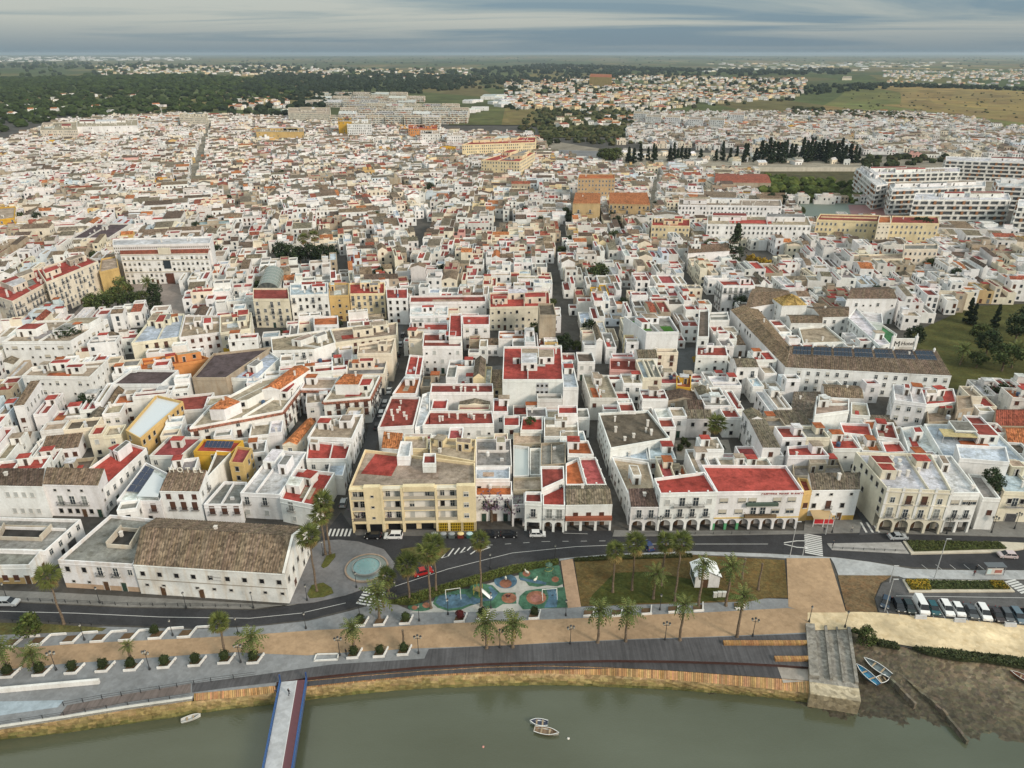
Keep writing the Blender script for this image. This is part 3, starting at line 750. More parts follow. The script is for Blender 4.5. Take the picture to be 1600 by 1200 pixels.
def clutter(S, poly, z, rng, wcol, amount=1.0, near=True, rot=None):
    """what stands on a flat roof"""
    A = area(poly)
    if len(poly) != 4 or A < 14: return
    if rot is None:
        rot = atan2(poly[1][1] - poly[0][1], poly[1][0] - poly[0][0])
        rot = (rot + pi / 4) % (pi / 2) - pi / 4
    pt = lambda a, b_: quad_pt(poly, a, b_)
    if A > 85 and amount >= 0.55:                       # rooms built on part of the terrace
        for _ in range(1 + int(A > 190) + int(A > 320)):
            s0, t0 = rng.choice([0.04, 0.3, 0.58]), rng.choice([0.3, 0.5, 0.6]); s1, t1 = min(.96, s0 + rng.uniform(.22, .4)), min(.97, t0 + rng.uniform(.22, .36)); rp = [pt(s0, t0), pt(s1, t0), pt(s1, t1), pt(s0, t1)]; rh = rng.uniform(2.3, 3.0)
            mb = S.mb('roof_room'); wc2 = jit(wcol, rng, .05); mb.prism(rp, z, z + rh, 'plaster', wc2, top=False); ip = inset(ccw(rp), .2); mb.ring(ccw(rp), ip, z + rh, 'plaster', wc2); mb.flat(ip, z + rh - .04, 'terrace', jit(rng.choice([RED, REDB, TAN, TAN, GREYT, WHITET]), rng, .15))
            if near:
                a_, b_ = rp[0], rp[1]; L_ = math.dist(a_, b_); nx, ny = (b_[1] - a_[1]) / L_, -(b_[0] - a_[0]) / L_
                for t_ in ((.5,) if L_ < 4 else (.25, .7)):
                    x, y = lerp(a_, b_, t_); S.inst('door' if t_ < .6 else 'window', DOORS['hut'] if t_ < .6 else WM['wd'], x + nx * .006, y + ny * .006, z + (0 if t_ < .6 else .9), nx, ny, None, mb)
    if A > 34 and rng.random() < 0.62 * amount:
        x, y = pt(rng.choice([0.22, 0.78, 0.5]), rng.uniform(0.55, 0.8))
        hut(S, x, y, z, rng.uniform(2.2, 3.4), rng.uniform(2.0, 3.2), rng.uniform(2.1, 2.6), rot, jit(wcol, rng, 0.04), jit(rng.choice([RED, RED, TAN, WHITET, ORANGE]), rng), near=near)
    for _ in range(int(rng.uniform(0, 1.0 + A / 45.0) * amount)):
        x, y = pt(rng.uniform(0.08, 0.92), rng.uniform(0.1, 0.92)); chimney(S, x, y, z, rng, rot)
    if A > 50 and rng.random() < 0.7 * amount:           # low wall that splits the terrace
        t_ = rng.uniform(0.3, 0.7); p, r = (pt(t_, 0.03), pt(t_, 0.97)) if rng.random() < 0.5 else (pt(0.03, t_), pt(0.97, t_))
        d = Vector((r[0] - p[0], r[1] - p[1], 0)); n_ = Vector((-d.y, d.x, 0)).normalized() * 0.2
        S.mb('terrace_wall').hexa((p[0], p[1], z), d, n_, (0, 0, 0.75), 'plaster', wcol, 'd')
    if near:
        if A > 45 and rng.random() < 0.35 * amount:
            x, y = pt(rng.uniform(0.2, 0.8), rng.uniform(0.2, 0.8)); tank(S, x, y, z, rng)
        if A > 45 and rng.random() < 0.4 * amount:
            x, y = pt(rng.uniform(0.2, 0.8), rng.uniform(0.2, 0.8)); aircon(S, x, y, z, rng, rot)
        if A > 40 and rng.random() < 0.4 * amount:      # patch of another colour: a sub-terrace
            s0, t0 = rng.uniform(0.08, 0.45), rng.uniform(0.08, 0.45); s1, t1 = s0 + rng.uniform(0.25, 0.45), t0 + rng.uniform(0.25, 0.45)
            S.mb('terrace_patch').prism([pt(s0, t0), pt(s1, t0), pt(s1, t1), pt(s0, t1)], z, z + 0.06, 'terrace', jit(rng.choice([RED, TAN, WHITET, GREYT, ORANGE]), rng, 0.15))
def windows(S, poly, z0, h, rng, skip=(), near=True, kinds=None, dens=1.0, fh=3.1, gf=True, stag=0.0):
    n = len(poly); nst = max(1, int(round((h - z0 - 0.7) / fh))); fh = (h - z0 - 0.7) / nst
    for i in range(n):
        if i in skip: continue
        a, b_ = poly[i], poly[(i + 1) % n]; dx, dy = b_[0] - a[0], b_[1] - a[1]; L_ = math.hypot(dx, dy)
        if L_ < 2.6: continue
        nx, ny = dy / L_, -dx / L_; mx, my = (a[0] + b_[0]) / 2, (a[1] + b_[1]) / 2
        if nx * -mx + ny * -my < 0.05 * math.hypot(mx, my): continue
        bays = max(1, int(L_ / rng.uniform(2.3, 3.1))); blank = rng.random() < 0.12
        kf = kinds or rng.choice([['w', 'b'], ['wb', 'bb'], ['wd', 'wd'], ['w', 'w'], ['wh', 'b'], ['wp', 'wp'], ['wd', 'b'], ['ws', 'wd']])
        for f in range(nst):
            for k in range(bays):
                t_ = (k + 0.5) / bays; x, y = a[0] + dx * t_, a[1] + dy * t_; z = z0 + f * fh + 0.95
                if rng.random() > (0.86 if not blank else 0.2) * dens: continue
                if hm(x + nx * 1.3, y + ny * 1.3) > z - 0.6 or hm(x + nx * 2.6, y + ny * 2.6) > z + 0.5: continue
                if not near:
                    w, hh = (0.58, 1.5) if rng.random() < 0.75 else (0.62, 2.1)
                    c_ = rng.choice([GLASS, GLASS, (0.02, 0.02, 0.022), BROWN, (0.16, 0.16, 0.16)])
                    ux, uy = dx / L_ * w, dy / L_ * w; ex, ey = nx * 0.05, ny * 0.05; zb = z - (hh - 1.35)
                    S.mass.face([(x - ux + ex, y - uy + ey, zb), (x + ux + ex, y + uy + ey, zb), (x + ux + ex, y + uy + ey, zb + hh), (x - ux + ex, y - uy + ey, zb + hh)], 'glass', c_)
                elif f == 0 and gf and z0 < 0.5:
                    r = rng.random()
                    if r < 0.3: S.inst('door', DOORS[rng.choice(['d', 'd', 'dg', 'gar'])], x + nx * 0.004, y + ny * 0.004, z0, nx, ny)
                    else: S.inst('window', WM[rng.choice(['wd', 'w', 'wb'])], x + nx * 0.004, y + ny * 0.004, z, nx, ny)
                else:
                    kd = kf[0] if (k + f) % 3 else kf[1]
                    S.inst('window', WM[kd], x + nx * 0.004, y + ny * 0.004, z - (0.8 if kd[0] in 'bB' else 0), nx, ny)
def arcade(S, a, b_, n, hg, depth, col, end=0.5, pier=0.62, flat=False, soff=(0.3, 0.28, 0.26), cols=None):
    """open arcade along the front a-b with n arches"""
    a3, d = Vector((*a, 0)), Vector((b_[0] - a[0], b_[1] - a[1], 0)); L_ = d.length; u = d / L_; inn = Vector((-u.y, u.x, 0))
    mb = S.mb('arcade'); bay = (L_ - 2 * end + pier) / n; ow = bay - pier; th = 0.55
    zs = hg - 0.55 - (0.15 if flat else ow / 2)
    def P3(s_, z, k=0.0): return tuple(a3 + u * s_ + inn * k + Vector((0, 0, z)))
    xs = []
    for i in range(n):
        xs.append((end + i * bay, end + i * bay + ow))
    piers = [(0, xs[0][0])] + [(xs[i][1], xs[i + 1][0]) for i in range(n - 1)] + [(xs[-1][1], L_)]
    for i, (s0, s1) in enumerate(piers):
        c_ = cols[i % len(cols)] if cols and cols[i % len(cols)] else col
        mb.hexa(P3(s0, 0), u * (s1 - s0), inn * th, (0, 0, zs), 'plaster', c_, 'd')
        mb.face([P3(s0, zs), P3(s1, zs), P3(s1, hg), P3(s0, hg)], 'plaster', col)
    for s0, s1 in xs:
        N_ = 1 if flat else 8
        pts = [(s0, zs), (s1, zs)] if flat else [((s0 + s1) / 2 - cos(pi * k / N_) * ow / 2, zs + sin(pi * k / N_) * ow / 2) for k in range(N_ + 1)]
        for (x1, z1), (x2, z2) in zip(pts[:-1], pts[1:]):
            mb.face([P3(x1, z1), P3(x2, z2), P3(x2, hg), P3(x1, hg)], 'plaster', col)
            mb.face([P3(x1, z1, th), P3(x2, z2, th), P3(x2, z2), P3(x1, z1)], 'plaster', col)
            mb.face([P3(x2, z2, th), P3(x1, z1, th), P3(x1, hg, th), P3(x2, hg, th)], 'plaster', col)
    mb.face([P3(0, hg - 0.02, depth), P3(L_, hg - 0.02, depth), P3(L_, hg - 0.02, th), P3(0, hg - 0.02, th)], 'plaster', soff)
def band(S, a, b_, z, hh, dep, col, name='cornice', mat_='plaster', ext=0.0):
    d = Vector((b_[0] - a[0], b_[1] - a[1], 0)); u = d.normalized(); out = Vector((u.y, -u.x, 0))
    S.mb(name).hexa(Vector((*a, z)) - u * ext + out * dep, d + u * 2 * ext, -out * dep, (0, 0, hh), mat_, col, 'k')
def text_mesh(body, size, extrude=0.05):
    cu = bpy.data.curves.new('lettering', 'FONT'); cu.body = body; cu.size = size; cu.extrude = extrude; cu.align_x = 'CENTER'; cu.resolution_u = 2
    o = bpy.data.objects.new('lettering', cu); COL.objects.link(o)
    bpy.context.view_layer.update()
    me = bpy.data.meshes.new_from_object(o.evaluated_get(bpy.context.evaluated_depsgraph_get()))
    bpy.data.objects.remove(o)
    return me
def lettering(S, body, size, x, y, z, nx, ny, col, name='lettering'):
    me = text_mesh(body, size); me.materials.clear(); me.materials.append(MATS['paint'])
    at = me.attributes.new('col', 'FLOAT_COLOR', 'FACE')
    at.data.foreach_set('color', np.tile(np.array([*col, 1.0], dtype=np.float32), len(me.polygons)))
    o = link(name, me, S.root, (x - S.at[0], y - S.at[1], z)); o.rotation_euler = (pi / 2, 0, atan2(ny, nx) + pi / 2)
    return o
# ================================================================ buildings placed one by one (corner pixels of the roof outline, height)
SPEC = []
def T(px, h, roof, wall='w', **o):
    q = PP(px, h)
    if area(q) < 4: print('tiny', px)
    s_ = dict(q=q, h=h, roof=roof, wall=wall, **o); SPEC.append(s_)
    mark(q, 1, h)
    return s_
# streets and open places stay clear of houses
for pts, w in (([(530, 840), (548, 790), (590, 650), (632, 490)], 6.5), ([(972, 830), (960, 780), (922, 640), (905, 590)], 5.5), ([(905, 590), (868, 450)], 4.0), ([(868, 450), (872, 400), (890, 335), (905, 300)], 2.0),
               ([(1362, 830), (1330, 745), (1285, 660), (1240, 605)], 6.0), ([(140, 830), (175, 790), (235, 690), (290, 655), (300, 640)], 5.5), ([(1130, 520), (1100, 470), (1060, 425)], 4.0),
               ([(1220, 600), (1140, 510), (1130, 490)], 4.0), ([(300, 285), (312, 245), (328, 195)], 6), ([(1012, 345), (1022, 300), (1030, 270)], 5), ([(400, 530), (530, 508), (640, 495)], 5), ([(-50, 560), (180, 530), (300, 500), (420, 500)], 5),
               ([(1490, 660), (1440, 590), (1400, 525), (1380, 500)], 6), ([(240, 660), (190, 690)], 4), ([(345, 640), (300, 600), (345, 560)], 4)):
    street(pts, w)
OPEN = [[(110, 500), (290, 497), (285, 445), (165, 440)], [(1440, 605), (1700, 615), (1700, 470), (1520, 480), (1430, 520)], [(690, 597), (790, 600), (785, 572), (690, 575)], [(425, 420), (530, 420), (535, 395), (425, 395)],
        [(395, 548), (425, 545), (455, 512), (395, 512)], [(765, 540), (830, 538), (830, 500), (765, 500)], [(1052, 600), (1100, 590), (1085, 545), (1060, 545)], [(1055, 722), (1150, 722), (1140, 685), (1050, 685)], [(1180, 312), (1345, 312), (1345, 265), (1190, 265)],
        [(1150, 430), (1200, 430), (1200, 395), (1150, 395)], [(1255, 350), (1420, 350), (1400, 320), (1240, 320)]]
for poly in OPEN: mark(PP(poly), 2)
mark(PP([(-260, 840), (1900, 840), (1900, 1000), (-260, 1000)]), 2)
mark(PP([(484, 862), (552, 846), (552, 820), (505, 820)]), 2); mark(PP([(1258, 840), (1345, 840), (1345, 812), (1258, 812)]), 2)

# --- the riverfront row, west to east
WHs = T([(208, 882), (445, 897), (479, 823), (243, 809)], 8.0, 'G:B', 'w', rise=3.6, mat='old_plaster', name='warehouse', cat='warehouse', front=(), lab='long white warehouse with flaking plaster and a huge brown tile roof beside the plaza', sp='warehouse')
T([(90, 875), (208, 882), (243, 811), (172, 804)], 7.6, 'g', 'w', mat='old_plaster', lab='derelict white two-storey house with peeling pink plinth and bare roof joined to the warehouse', front=[(4.6, 'wd', [.1, .32]), (4.0, 'b', [.53, .74]), (4.6, 'w', [.93]), (1.6, 'ws', [.13, .34])], doors=[(.56, 'd'), (.8, 'dg')], base=((0.52, 0.38, 0.27), 1.3), court=True, cl=0.3)
T([(-60, 884), (45, 883), (66, 858), (-60, 856)], 5.2, 'g', 'w', mat='old_plaster', cl=0.2, base=((0.45, 0.33, 0.16), 1.8), lab='low white shed with grey flat roof and ochre plinth across the lane')
T([(-80, 856), (70, 861), (126, 811), (-80, 806)], 5.4, 'g', 'w', court=True, cl=0.4, lab='low white courtyard building with grey roofs beside the narrow lane')
T([(-40, 758), (66, 760), (72, 738), (-40, 738)], 9.5, 'S:D', 'w', rise=1.2, front=[(6.2, 'wp', [.45, .57, .69, .81]), (1.3, 'wp', [.47, .59, .71, .83])], lab='white three-storey house with dark brown tile roof and shuttered windows')
T([(66, 757), (153, 759), (165, 739), (75, 737)], 9.5, 'S:B', 'w', rise=1.3, front=[(7.6, 'ws', [.2, .45, .68]), (3.6, 'bt', [.25, .68]), (3.8, 'B', [.46]), (1.0, 'wd', [.2, .36, .5, .75]), ], doors=[(.62, 'd'), (.9, 'dg')], lab='white mansion with patchy brown tile roof and a long first-floor balcony')
T([(124, 742), (160, 764), (229, 700), (196, 690)], 7.2, 'r', 'w', cl=0.8, lab='white side wing with red terraces running up the lane behind the white mansion')
HOT1 = T([(182, 782), (250, 783), (266, 741), (228, 722)], 6.8, 'w', 'w', cl=0, front=[(3.6, 'bb', [.08, .45, .82]), (1.0, 'wd', [.3, .7])], sp='solar_roof', lab='white hotel wing with blue solar panels and a pale roof cover')
HOT2 = T([(249, 767), (311, 768), (325, 743), (266, 742)], 9.0, 'S:B', 'w', rise=1.6, front=[(6.6, 'wb', [.2, .52, .85]), (3.4, 'bb', [.26, .54, .82])], sp='hotel', lab='white hotel front with brown tile roof carrying a white lettered sign', cat='hotel', name='hotel')
T([(311, 770), (326, 744), (362, 706), (338, 704)], 8.5, 'n', 'w', cl=0.2, lab='white rear wing of the hotel with a long narrow brown roof')
T([(318, 788), (377, 788), (386, 753), (350, 752)], 5.6, 'g', 'w', cl=0.3, front=[(2.6, 'bb', [.2, .53, .85])], lab='low white house with grey terrace between the hotel and a taller white house')
T([(302, 705), (362, 707), (380, 688), (318, 686)], 8.6, 'r', 'm', cl=0.2, sp='panels', lab='mustard yellow house with red terrace and a row of solar panels')
T([(358, 722), (380, 724), (394, 700), (370, 697)], 9.2, 'e', 'o', cl=0.5, lab='small ochre block with rose red terrace behind the hotel')
T([(233, 712), (282, 712), (318, 682), (264, 682)], 7.0, 'e', 'd', cl=0.5, lab='dingy white house with rose red terrace behind the hotel solar panels')
T([(375, 770), (437, 773), (479, 706), (428, 703)], 7.6, 'w', 'w', cl=0.6, front=[(4.2, 'b', [.15, .6]), (1.2, 'wp', [.12, .6])], lab='white house with bright white terraces behind the warehouse')
T([(437, 779), (492, 790), (523, 738), (459, 731)], 7.0, 'r', 'w', cl=1.2, wallpar=1.0, front=[(3.9, 'bt', [.3]), (0.9, 'wp', [.35, .75])], lab='white corner house with deep red stepped terraces behind the plaza palms')
T([(511, 742), (536, 743), (542, 718), (516, 717)], 6.2, 'b', 'w', cl=0.2)
T([(478, 717), (541, 717), (548, 694), (482, 687)], 7.6, 'r', 'w', cl=0.7)
T([(480, 683), (550, 685), (567, 647), (501, 650)], 8.4, 't', 'w', cl=1.0)
T([(441, 695), (464, 695), (493, 659), (480, 655)], 6.2, 'X:O', 'c', rise=1.0)
PAL = 'white palace with red-brown cornices around a palm courtyard'
T([(296, 668), (441, 641), (469, 605), (484, 578), (408, 592), (328, 634)], 9.2, 't', 'w', cor=(0.30, 0.13, 0.09), kinds=['bb', 'w'], lab='long west wing of the ' + PAL)
T([(469, 607), (519, 607), (531, 590), (479, 589)], 9.2, 't', 'w', cor=(0.30, 0.13, 0.09), kinds=['wd', 'wd'], cl=0.3, lab='rear wing of the ' + PAL)
T([(505, 626), (578, 620), (594, 586), (533, 586), (519, 607)], 9.2, 't', 'w', cor=(0.30, 0.13, 0.09), kinds=['bb', 'bb'], lab='street wing of the ' + PAL)
T([(523, 601), (560, 601), (567, 585), (538, 584)], 12.0, 'H:O', 'w', rise=0.9, kinds=['ws', 'ws'], lab='white rooftop pavilion with orange tile roof on the street wing of the palace')
T([(409, 609), (437, 609), (485, 577), (460, 572)], 12.0, 'X:O', 'w', rise=1.0, kinds=['ws', 'ws'], lab='white rooftop pavilion with long orange tile roof on the west wing of the palace')
T([(327, 640), (350, 640), (376, 628), (352, 619)], 12.0, 'H:O', 'w', rise=0.9, kinds=['ws', 'ws'])
APT = T([(546, 760), (743, 757), (742, 723), (570, 702)], 12.8, 't', 'y', cl=0.4, sp='apartments', nowin=True, name='apartment_block', cat='apartment block', lab='yellow four-storey apartment block with recessed balconies facing the road')
T([(620, 713), (640, 713), (644, 690), (626, 689)], 14.8, 'w', 'w', cl=0, kinds=['ws', 'ws'], lab='white sloping rooftop box on the yellow apartment block')
T([(660, 724), (681, 724), (681, 708), (662, 708)], 14.8, 'R', 'w', cl=0, nowin=True, lab='white rooftop stair block with a dull red top on the yellow apartment block')
T([(672, 708), (742, 721), (744, 686), (672, 684)], 10.5, 't', 'y', cl=0.8)
T([(630, 701), (668, 701), (668, 682), (632, 682)], 9.6, 't', 'y', cl=0.6)
T([(596, 700), (626, 702), (630, 682), (600, 679)], 8.5, 'S:O', 'w', rise=1.0)
T([(743, 774), (800, 774), (800, 752), (743, 752)], 7.8, 'o', 'w', cl=0.4, front=[(4.0, 'b', [.25, .55, .85])], doors=[(.22, 'dg'), (.52, 'd'), (.82, 'dg')], lab='white house with three dark doors behind bare purple-tinged trees')
T([(743, 748), (797, 748), (797, 729), (743, 729)], 9.8, 'b', 'w', cl=0.4, front=[(6.4, 'ww', [.6, .88]), (6.2, 'wd', [.1])])
T([(743, 728), (800, 728), (798, 686), (744, 686)], 9.0, 'g', 'd', cl=1.0)
T([(800, 789), (820, 788), (820, 766), (800, 766)], 6.5, 'g', 'd', cl=0.2, arc=(1, 3.2, True), lab='narrow off-white house with a grey terrace beside the bare trees')
T([(820, 784), (847, 785), (846, 768), (821, 768)], 8.7, 'R', 'w', cl=0.3, arc=(1, 3.4, True), front=[(4.4, 'b', [.5])], lab='narrow white house with brown terrace above a wide shop opening')
T([(848, 789), (883, 790), (882, 749), (848, 760)], 8.0, 'r', 'w', cl=0.0, arc=(2, 3.6, False), front=[(4.1, 'bt', [.3, .75])], lab='white house with bright red terrace and ochre edges next to the tile-roofed corner house')
T([(884, 789), (957, 788), (948, 758), (884, 759)], 7.8, 'G:g', 'w', rise=1.7, arc=(3, 3.5, True), front=[(4.0, 'wb', [.22, .5, .78])], sp='redbalcony', lab='white corner house with mossy tile roof and a long red balcony')
T([(802, 766), (846, 765), (845, 745), (802, 746)], 7.2, 't', 's', cl=0.3)
T([(846, 764), (882, 748), (881, 728), (845, 728)], 9.6, 'R', 'w', cl=0.5)
T([(916, 757), (948, 757), (931, 714), (904, 714)], 8.0, 'e', 'w', cl=0.2, merlon=True, lab='white house with rose red terrace edged by small white posts along the narrow street')
T([(884, 757), (915, 757), (903, 716), (884, 724)], 7.4, 'o', 'w', cl=0.7)
T([(887, 709), (928, 710), (919, 688), (887, 688)], 8.2, 'o', 'w', cl=0.3)
T([(802, 744), (827, 743), (827, 698), (802, 695)], 7.0, 's', 'd', cl=0, nowin=True, lab='shed with a long pale grey sheet roof behind the stone house')
T([(828, 742), (845, 742), (845, 700), (828, 700)], 6.4, 'g', 'd', cl=0.8)
T([(845, 727), (884, 724), (884, 690), (845, 692)], 6.8, 'g', 's', cl=0.6)
T([(986, 792), (1031, 792), (1026, 770), (981, 771)], 7.2, 'S:D', 'w', rise=1.4, arc=(2, 3.6, False), front=[(4.0, 'b', [.3, .72])], lab='white corner house with dark tile roof and two arches by the narrow street')
T([(981, 771), (1026, 769), (1013, 722), (956, 714)], 7.0, 't', 'w', cl=1.0, kinds=['ws', 'wd'])
T([(957, 712), (1014, 719), (1010, 698), (955, 703)], 6.4, 'b', 'w', cl=0.6)
T([(1015, 717), (1057, 717), (1046, 690), (1012, 690)], 7.2, 'b', 'w', cl=1.2)
T([(1032, 771), (1121, 769), (1101, 737), (1022, 747)], 11.2, 'r', 'w', cl=0.0, arc=(4, 3.9, False), front=[(4.2, 'b', [.16, .38, .6, .84]), (7.9, 'wp', [.14, .88]), (7.4, 'B', [.4, .64])], merlon=True, lab='white arcaded house with four round arches and a plain red terrace')
T([(1121, 769), (1256, 767), (1228, 727), (1096, 726)], 11.2, 'r', 'w', cl=0.0, arc=(7, 3.7, False, [(0.10, 0.33, 0.16), (0.10, 0.33, 0.16), (0.10, 0.33, 0.16), None, None, None, None, None]), front=[(4.8, 'ww', [.09, .28]), (4.2, 'B', [.45, .56]), (4.8, 'wg', [.71, .88]), (8.1, 'ww', [.09, .3, .42, .71, .88])], sp='restaurant', lab='long white arcaded house with red terrace, green pillars and lettering on its parapet')
T([(1269, 766), (1344, 765), (1341, 746), (1262, 747)], 9.2, 'S:g', 'w', rise=1.5, front=[(7.6, 'ws', [.13, .42, .84]), (3.9, 'wd', [.1, .7]), (3.6, 'bb', [.4])], doors=[(.68, 'd')], base=((0.55, 0.35, 0.09), 1.5), lab='white house with mossy tile roof and ochre plinth behind the red awning')
T([(1256, 768), (1269, 767), (1262, 748), (1246, 746)], 9.0, 'R', 'o', cl=0, front=[(4.0, 'wb', [.5])])
T([(1240, 744), (1322, 744), (1308, 713), (1238, 715)], 6.2, 'g', 's', cl=0.8)
T([(1232, 712), (1296, 712), (1281, 694), (1230, 697)], 9.0, 'r', 'w', cl=0.8)
CRM = T([(1386, 763), (1488, 767), (1455, 709), (1337, 706)], 12.8, 'w', 'c', cl=1.3, arc=(4, 4.3, False), front=[(4.7, 'bt', [.13, .86]), (4.7, 'b', [.38, .62]), (8.9, 'w', [.13, .86]), (8.5, 'bb', [.38, .62])], sp='pilasters', name='palace', cat='palace', lab='cream palace with white pilasters, four round arches and glazed balconies')
T([(1488, 770), (1532, 770), (1487, 712), (1455, 710)], 11.8, 'w', 'w', cl=0.8, arc=(2, 4.0, True), front=[(4.5, 'b', [.3, .72]), (8.4, 'ww', [.2]), (8.4, 'wg', [.6, .82])], lab='white house with two square openings and a glazed loggia beside the cream palace')
T([(1536, 778), (1564, 779), (1535, 742), (1512, 740)], 9.4, 'g', 'w', cl=0.3, front=[(4.4, 'wb', [.6])], lab='white house with a dark leafy terrace next to the loggia house')
T([(1569, 768), (1680, 772), (1610, 722), (1540, 720)], 9.0, 'b', 'c', cl=1.0, front=[(5.6, 'wd', [.12, .3]), (4.8, 'B', [.2]), (5.6, 'wd', [.6, .8])], doors=[(.22, 'gar')], lab='cream building with pale blue terraces at the end of the arcaded row')
T([(1474, 713), (1606, 722), (1547, 664), (1444, 662)], 9.0, 'b', 'w', cl=1.0, sp='bigblue', lab='large building with wide pale blue terraces and a straw-coloured canopy')
T([(1500, 716), (1578, 722), (1572, 698), (1494, 694)], 12.5, 'b', 'w', cl=0.0, nowin=True, lab='white block rising from the wide pale blue terraces')
T([(1640, 772), (1800, 775), (1700, 700), (1600, 700)], 9.0, 'w', 'w', cl=1.0)
# --- behind the row, east side
T([(1302, 701), (1346, 701), (1330, 679), (1292, 673)], 7.4, 'r', 'w')
T([(1347, 704), (1384, 706), (1372, 684), (1336, 681)], 7.0, 't', 'w')
T([(1384, 707), (1418, 706), (1406, 689), (1377, 690)], 7.2, 'r', 'w', cl=0.4)
T([(1420, 706), (1470, 708), (1440, 664), (1408, 668)], 7.6, 'w', 'w', cl=0.8)
T([(1318, 676), (1364, 681), (1358, 662), (1312, 660)], 7.6, 'r', 'w', cl=0.7)
T([(1372, 682), (1405, 686), (1396, 660), (1366, 660)], 8.2, 'R', 'w')
T([(1273, 648), (1327, 641), (1327, 623), (1276, 619)], 9.6, 't', 'w', cl=0.7, nowin=True, lab='white house with a blank rear wall and brown upper terrace')
T([(1234, 650), (1270, 655), (1285, 612), (1240, 612)], 4.5, 'G:g', 'd', rise=1.0, lab='low grey tile roof beside the white house with the blank rear wall')
T([(1288, 620), (1350, 623), (1342, 603), (1284, 600)], 7.0, 'G:B', 'd', rise=1.2, lab='brown tile roof behind the white house with the blank rear wall')
T([(1330, 648), (1360, 650), (1355, 630), (1330, 628)], 6.0, 't', 'w', cl=1)
T([(1398, 625), (1448, 631), (1440, 605), (1395, 600)], 11.0, 'w', 'w', cl=1.0, kinds=['wh', 'w'], lab='tall white house with paired windows in front of the convent hotel')
T([(1446, 632), (1496, 628), (1490, 607), (1436, 605)], 9.0, 'r', 'R' if False else 'w', cl=0.8)
T([(1496, 640), (1522, 637), (1518, 618), (1494, 618)], 9.5, 't', 's', cl=0.3)
T([(1450, 660), (1498, 658), (1492, 634), (1448, 634)], 6.5, 't', 's', cl=0.6)
T([(1555, 665), (1760, 668), (1740, 640), (1550, 640)], 6.0, 'G:R', 's', rise=2.5, lab='hall with a long dark red tile roof beside the garden')
T([(1575, 692), (1780, 700), (1760, 672), (1560, 668)], 6.0, 'G:O', 's', rise=2.2, lab='hall with a long orange-brown tile roof beyond the pale blue terraces')
# --- convent hotel
CON = 'the white convent hotel'
T([(1227, 574), (1487, 587), (1454, 547), (1234, 540)], 9.2, 'G:B', 'w', rise=2.0, ridge=0.75, sp='convent', kinds=['w', 'wh'], gf=False, name='convent_hotel', cat='hotel', lab='long white convent hotel with brown tile roof and rows of solar panels')
T([(1227, 573), (1237, 545), (1182, 480), (1141, 484)], 9.2, 'X:B', 'w', rise=1.6, kinds=['wd', 'wd'], lab='side wing of %s with brown tile roof along the narrow street' % CON)
T([(1222, 478), (1261, 477), (1246, 463), (1207, 467)], 12.0, 'P:Y', 'w', rise=3.4, kinds=['wh', 'wh'], lab='white tower with a pyramid tile roof inside %s' % CON)
T([(1283, 496), (1326, 495), (1326, 479), (1258, 480)], 9.5, 'G:B', 'w', rise=1.5, kinds=['w', 'w'])
T([(1325, 496), (1374, 540), (1391, 537), (1338, 481)], 9.5, 'w', 'w', kinds=['w', 'w'], cl=0.2)
T([(1376, 539), (1394, 537), (1402, 522), (1378, 506), (1342, 508)], 5.0, 'G', 'w', cl=0, nowin=True, lab='green court terrace with white walls inside %s' % CON)
T([(1323, 467), (1402, 467), (1389, 448), (1331, 450)], 11.5, 'G:B', 'w', rise=1.6, kinds=['ws', 'w'], lab='three-storey white wing with brown tile roof at the back of %s' % CON)
T([(1255, 536), (1322, 534), (1290, 508), (1248, 512)], 7.2, 't', 'w', cl=0.4)
T([(1236, 505), (1285, 505), (1285, 492), (1228, 492)], 8.6, 'G:B', 'w', rise=1.3, kinds=['ws', 'w'])
T([(1164, 482), (1240, 470), (1222, 452), (1178, 447)], 10.5, 'G:B', 'w', rise=2.0, lab='broad brown tile roof at the rear corner of %s' % CON)
T([(1345, 500), (1380, 505), (1378, 490), (1340, 486)], 8.0, 'w', 'w', cl=0.3)
# --- middle blocks
T([(785, 593), (880, 593), (877, 541), (787, 541)], 13.0, 'r', 'w', cl=0.8, sp='shaft', nowin=True, name='apartment_block', cat='apartment block', lab='tall white apartment block with red terraces, its blank wall split by a window shaft')
T([(880, 605), (904, 605), (894, 562), (877, 562)], 12.0, 'b', 'w', cl=0.4, nowin=True, lab='tall narrow white house with pale terrace attached to the block with the window shaft')
T([(872, 646), (903, 646), (902, 633), (872, 633)], 10.5, 'r', 'w', cl=0, nowin=True)
T([(850, 682), (905, 682), (903, 652), (850, 652)], 7.6, 't', 'w', cl=0.9)
T([(875, 690), (917, 690), (912, 673), (875, 673)], 7.0, 'b', 'w', cl=0.5)
T([(813, 672), (848, 672), (848, 651), (816, 651)], 7.2, 'r', 'w', cl=0.2, lab='white house with red terrace carrying a shrub below the block with the window shaft')
T([(787, 665), (812, 665), (812, 649), (787, 649)], 7.2, 'r', 'w', cl=0.4)
T([(802, 694), (845, 692), (845, 676), (802, 676)], 6.0, 't', 's', cl=0.2)
T([(590, 668), (646, 665), (657, 620), (611, 619)], 8.4, 'R', 'w', cl=0.0, chim=7, lab='white house with large deep red terrace and many chimneys along the main side street')
T([(672, 613), (771, 613), (770, 599), (674, 599)], 8.4, 'R', 'w', cl=0, chim=6, nowin=True, lab='narrow red-roofed wing with chimney clusters above a white inner court')
T([(660, 664), (772, 662), (769, 642), (671, 641)], 8.4, 'R', 'w', cl=0, chim=8, kinds=['ws', 'wp'], lab='long red-roofed white house with chimney clusters on the near side of the inner court')
T([(770, 643), (794, 643), (793, 622), (771, 622)], 8.4, 'r', 'w', cl=0.6)
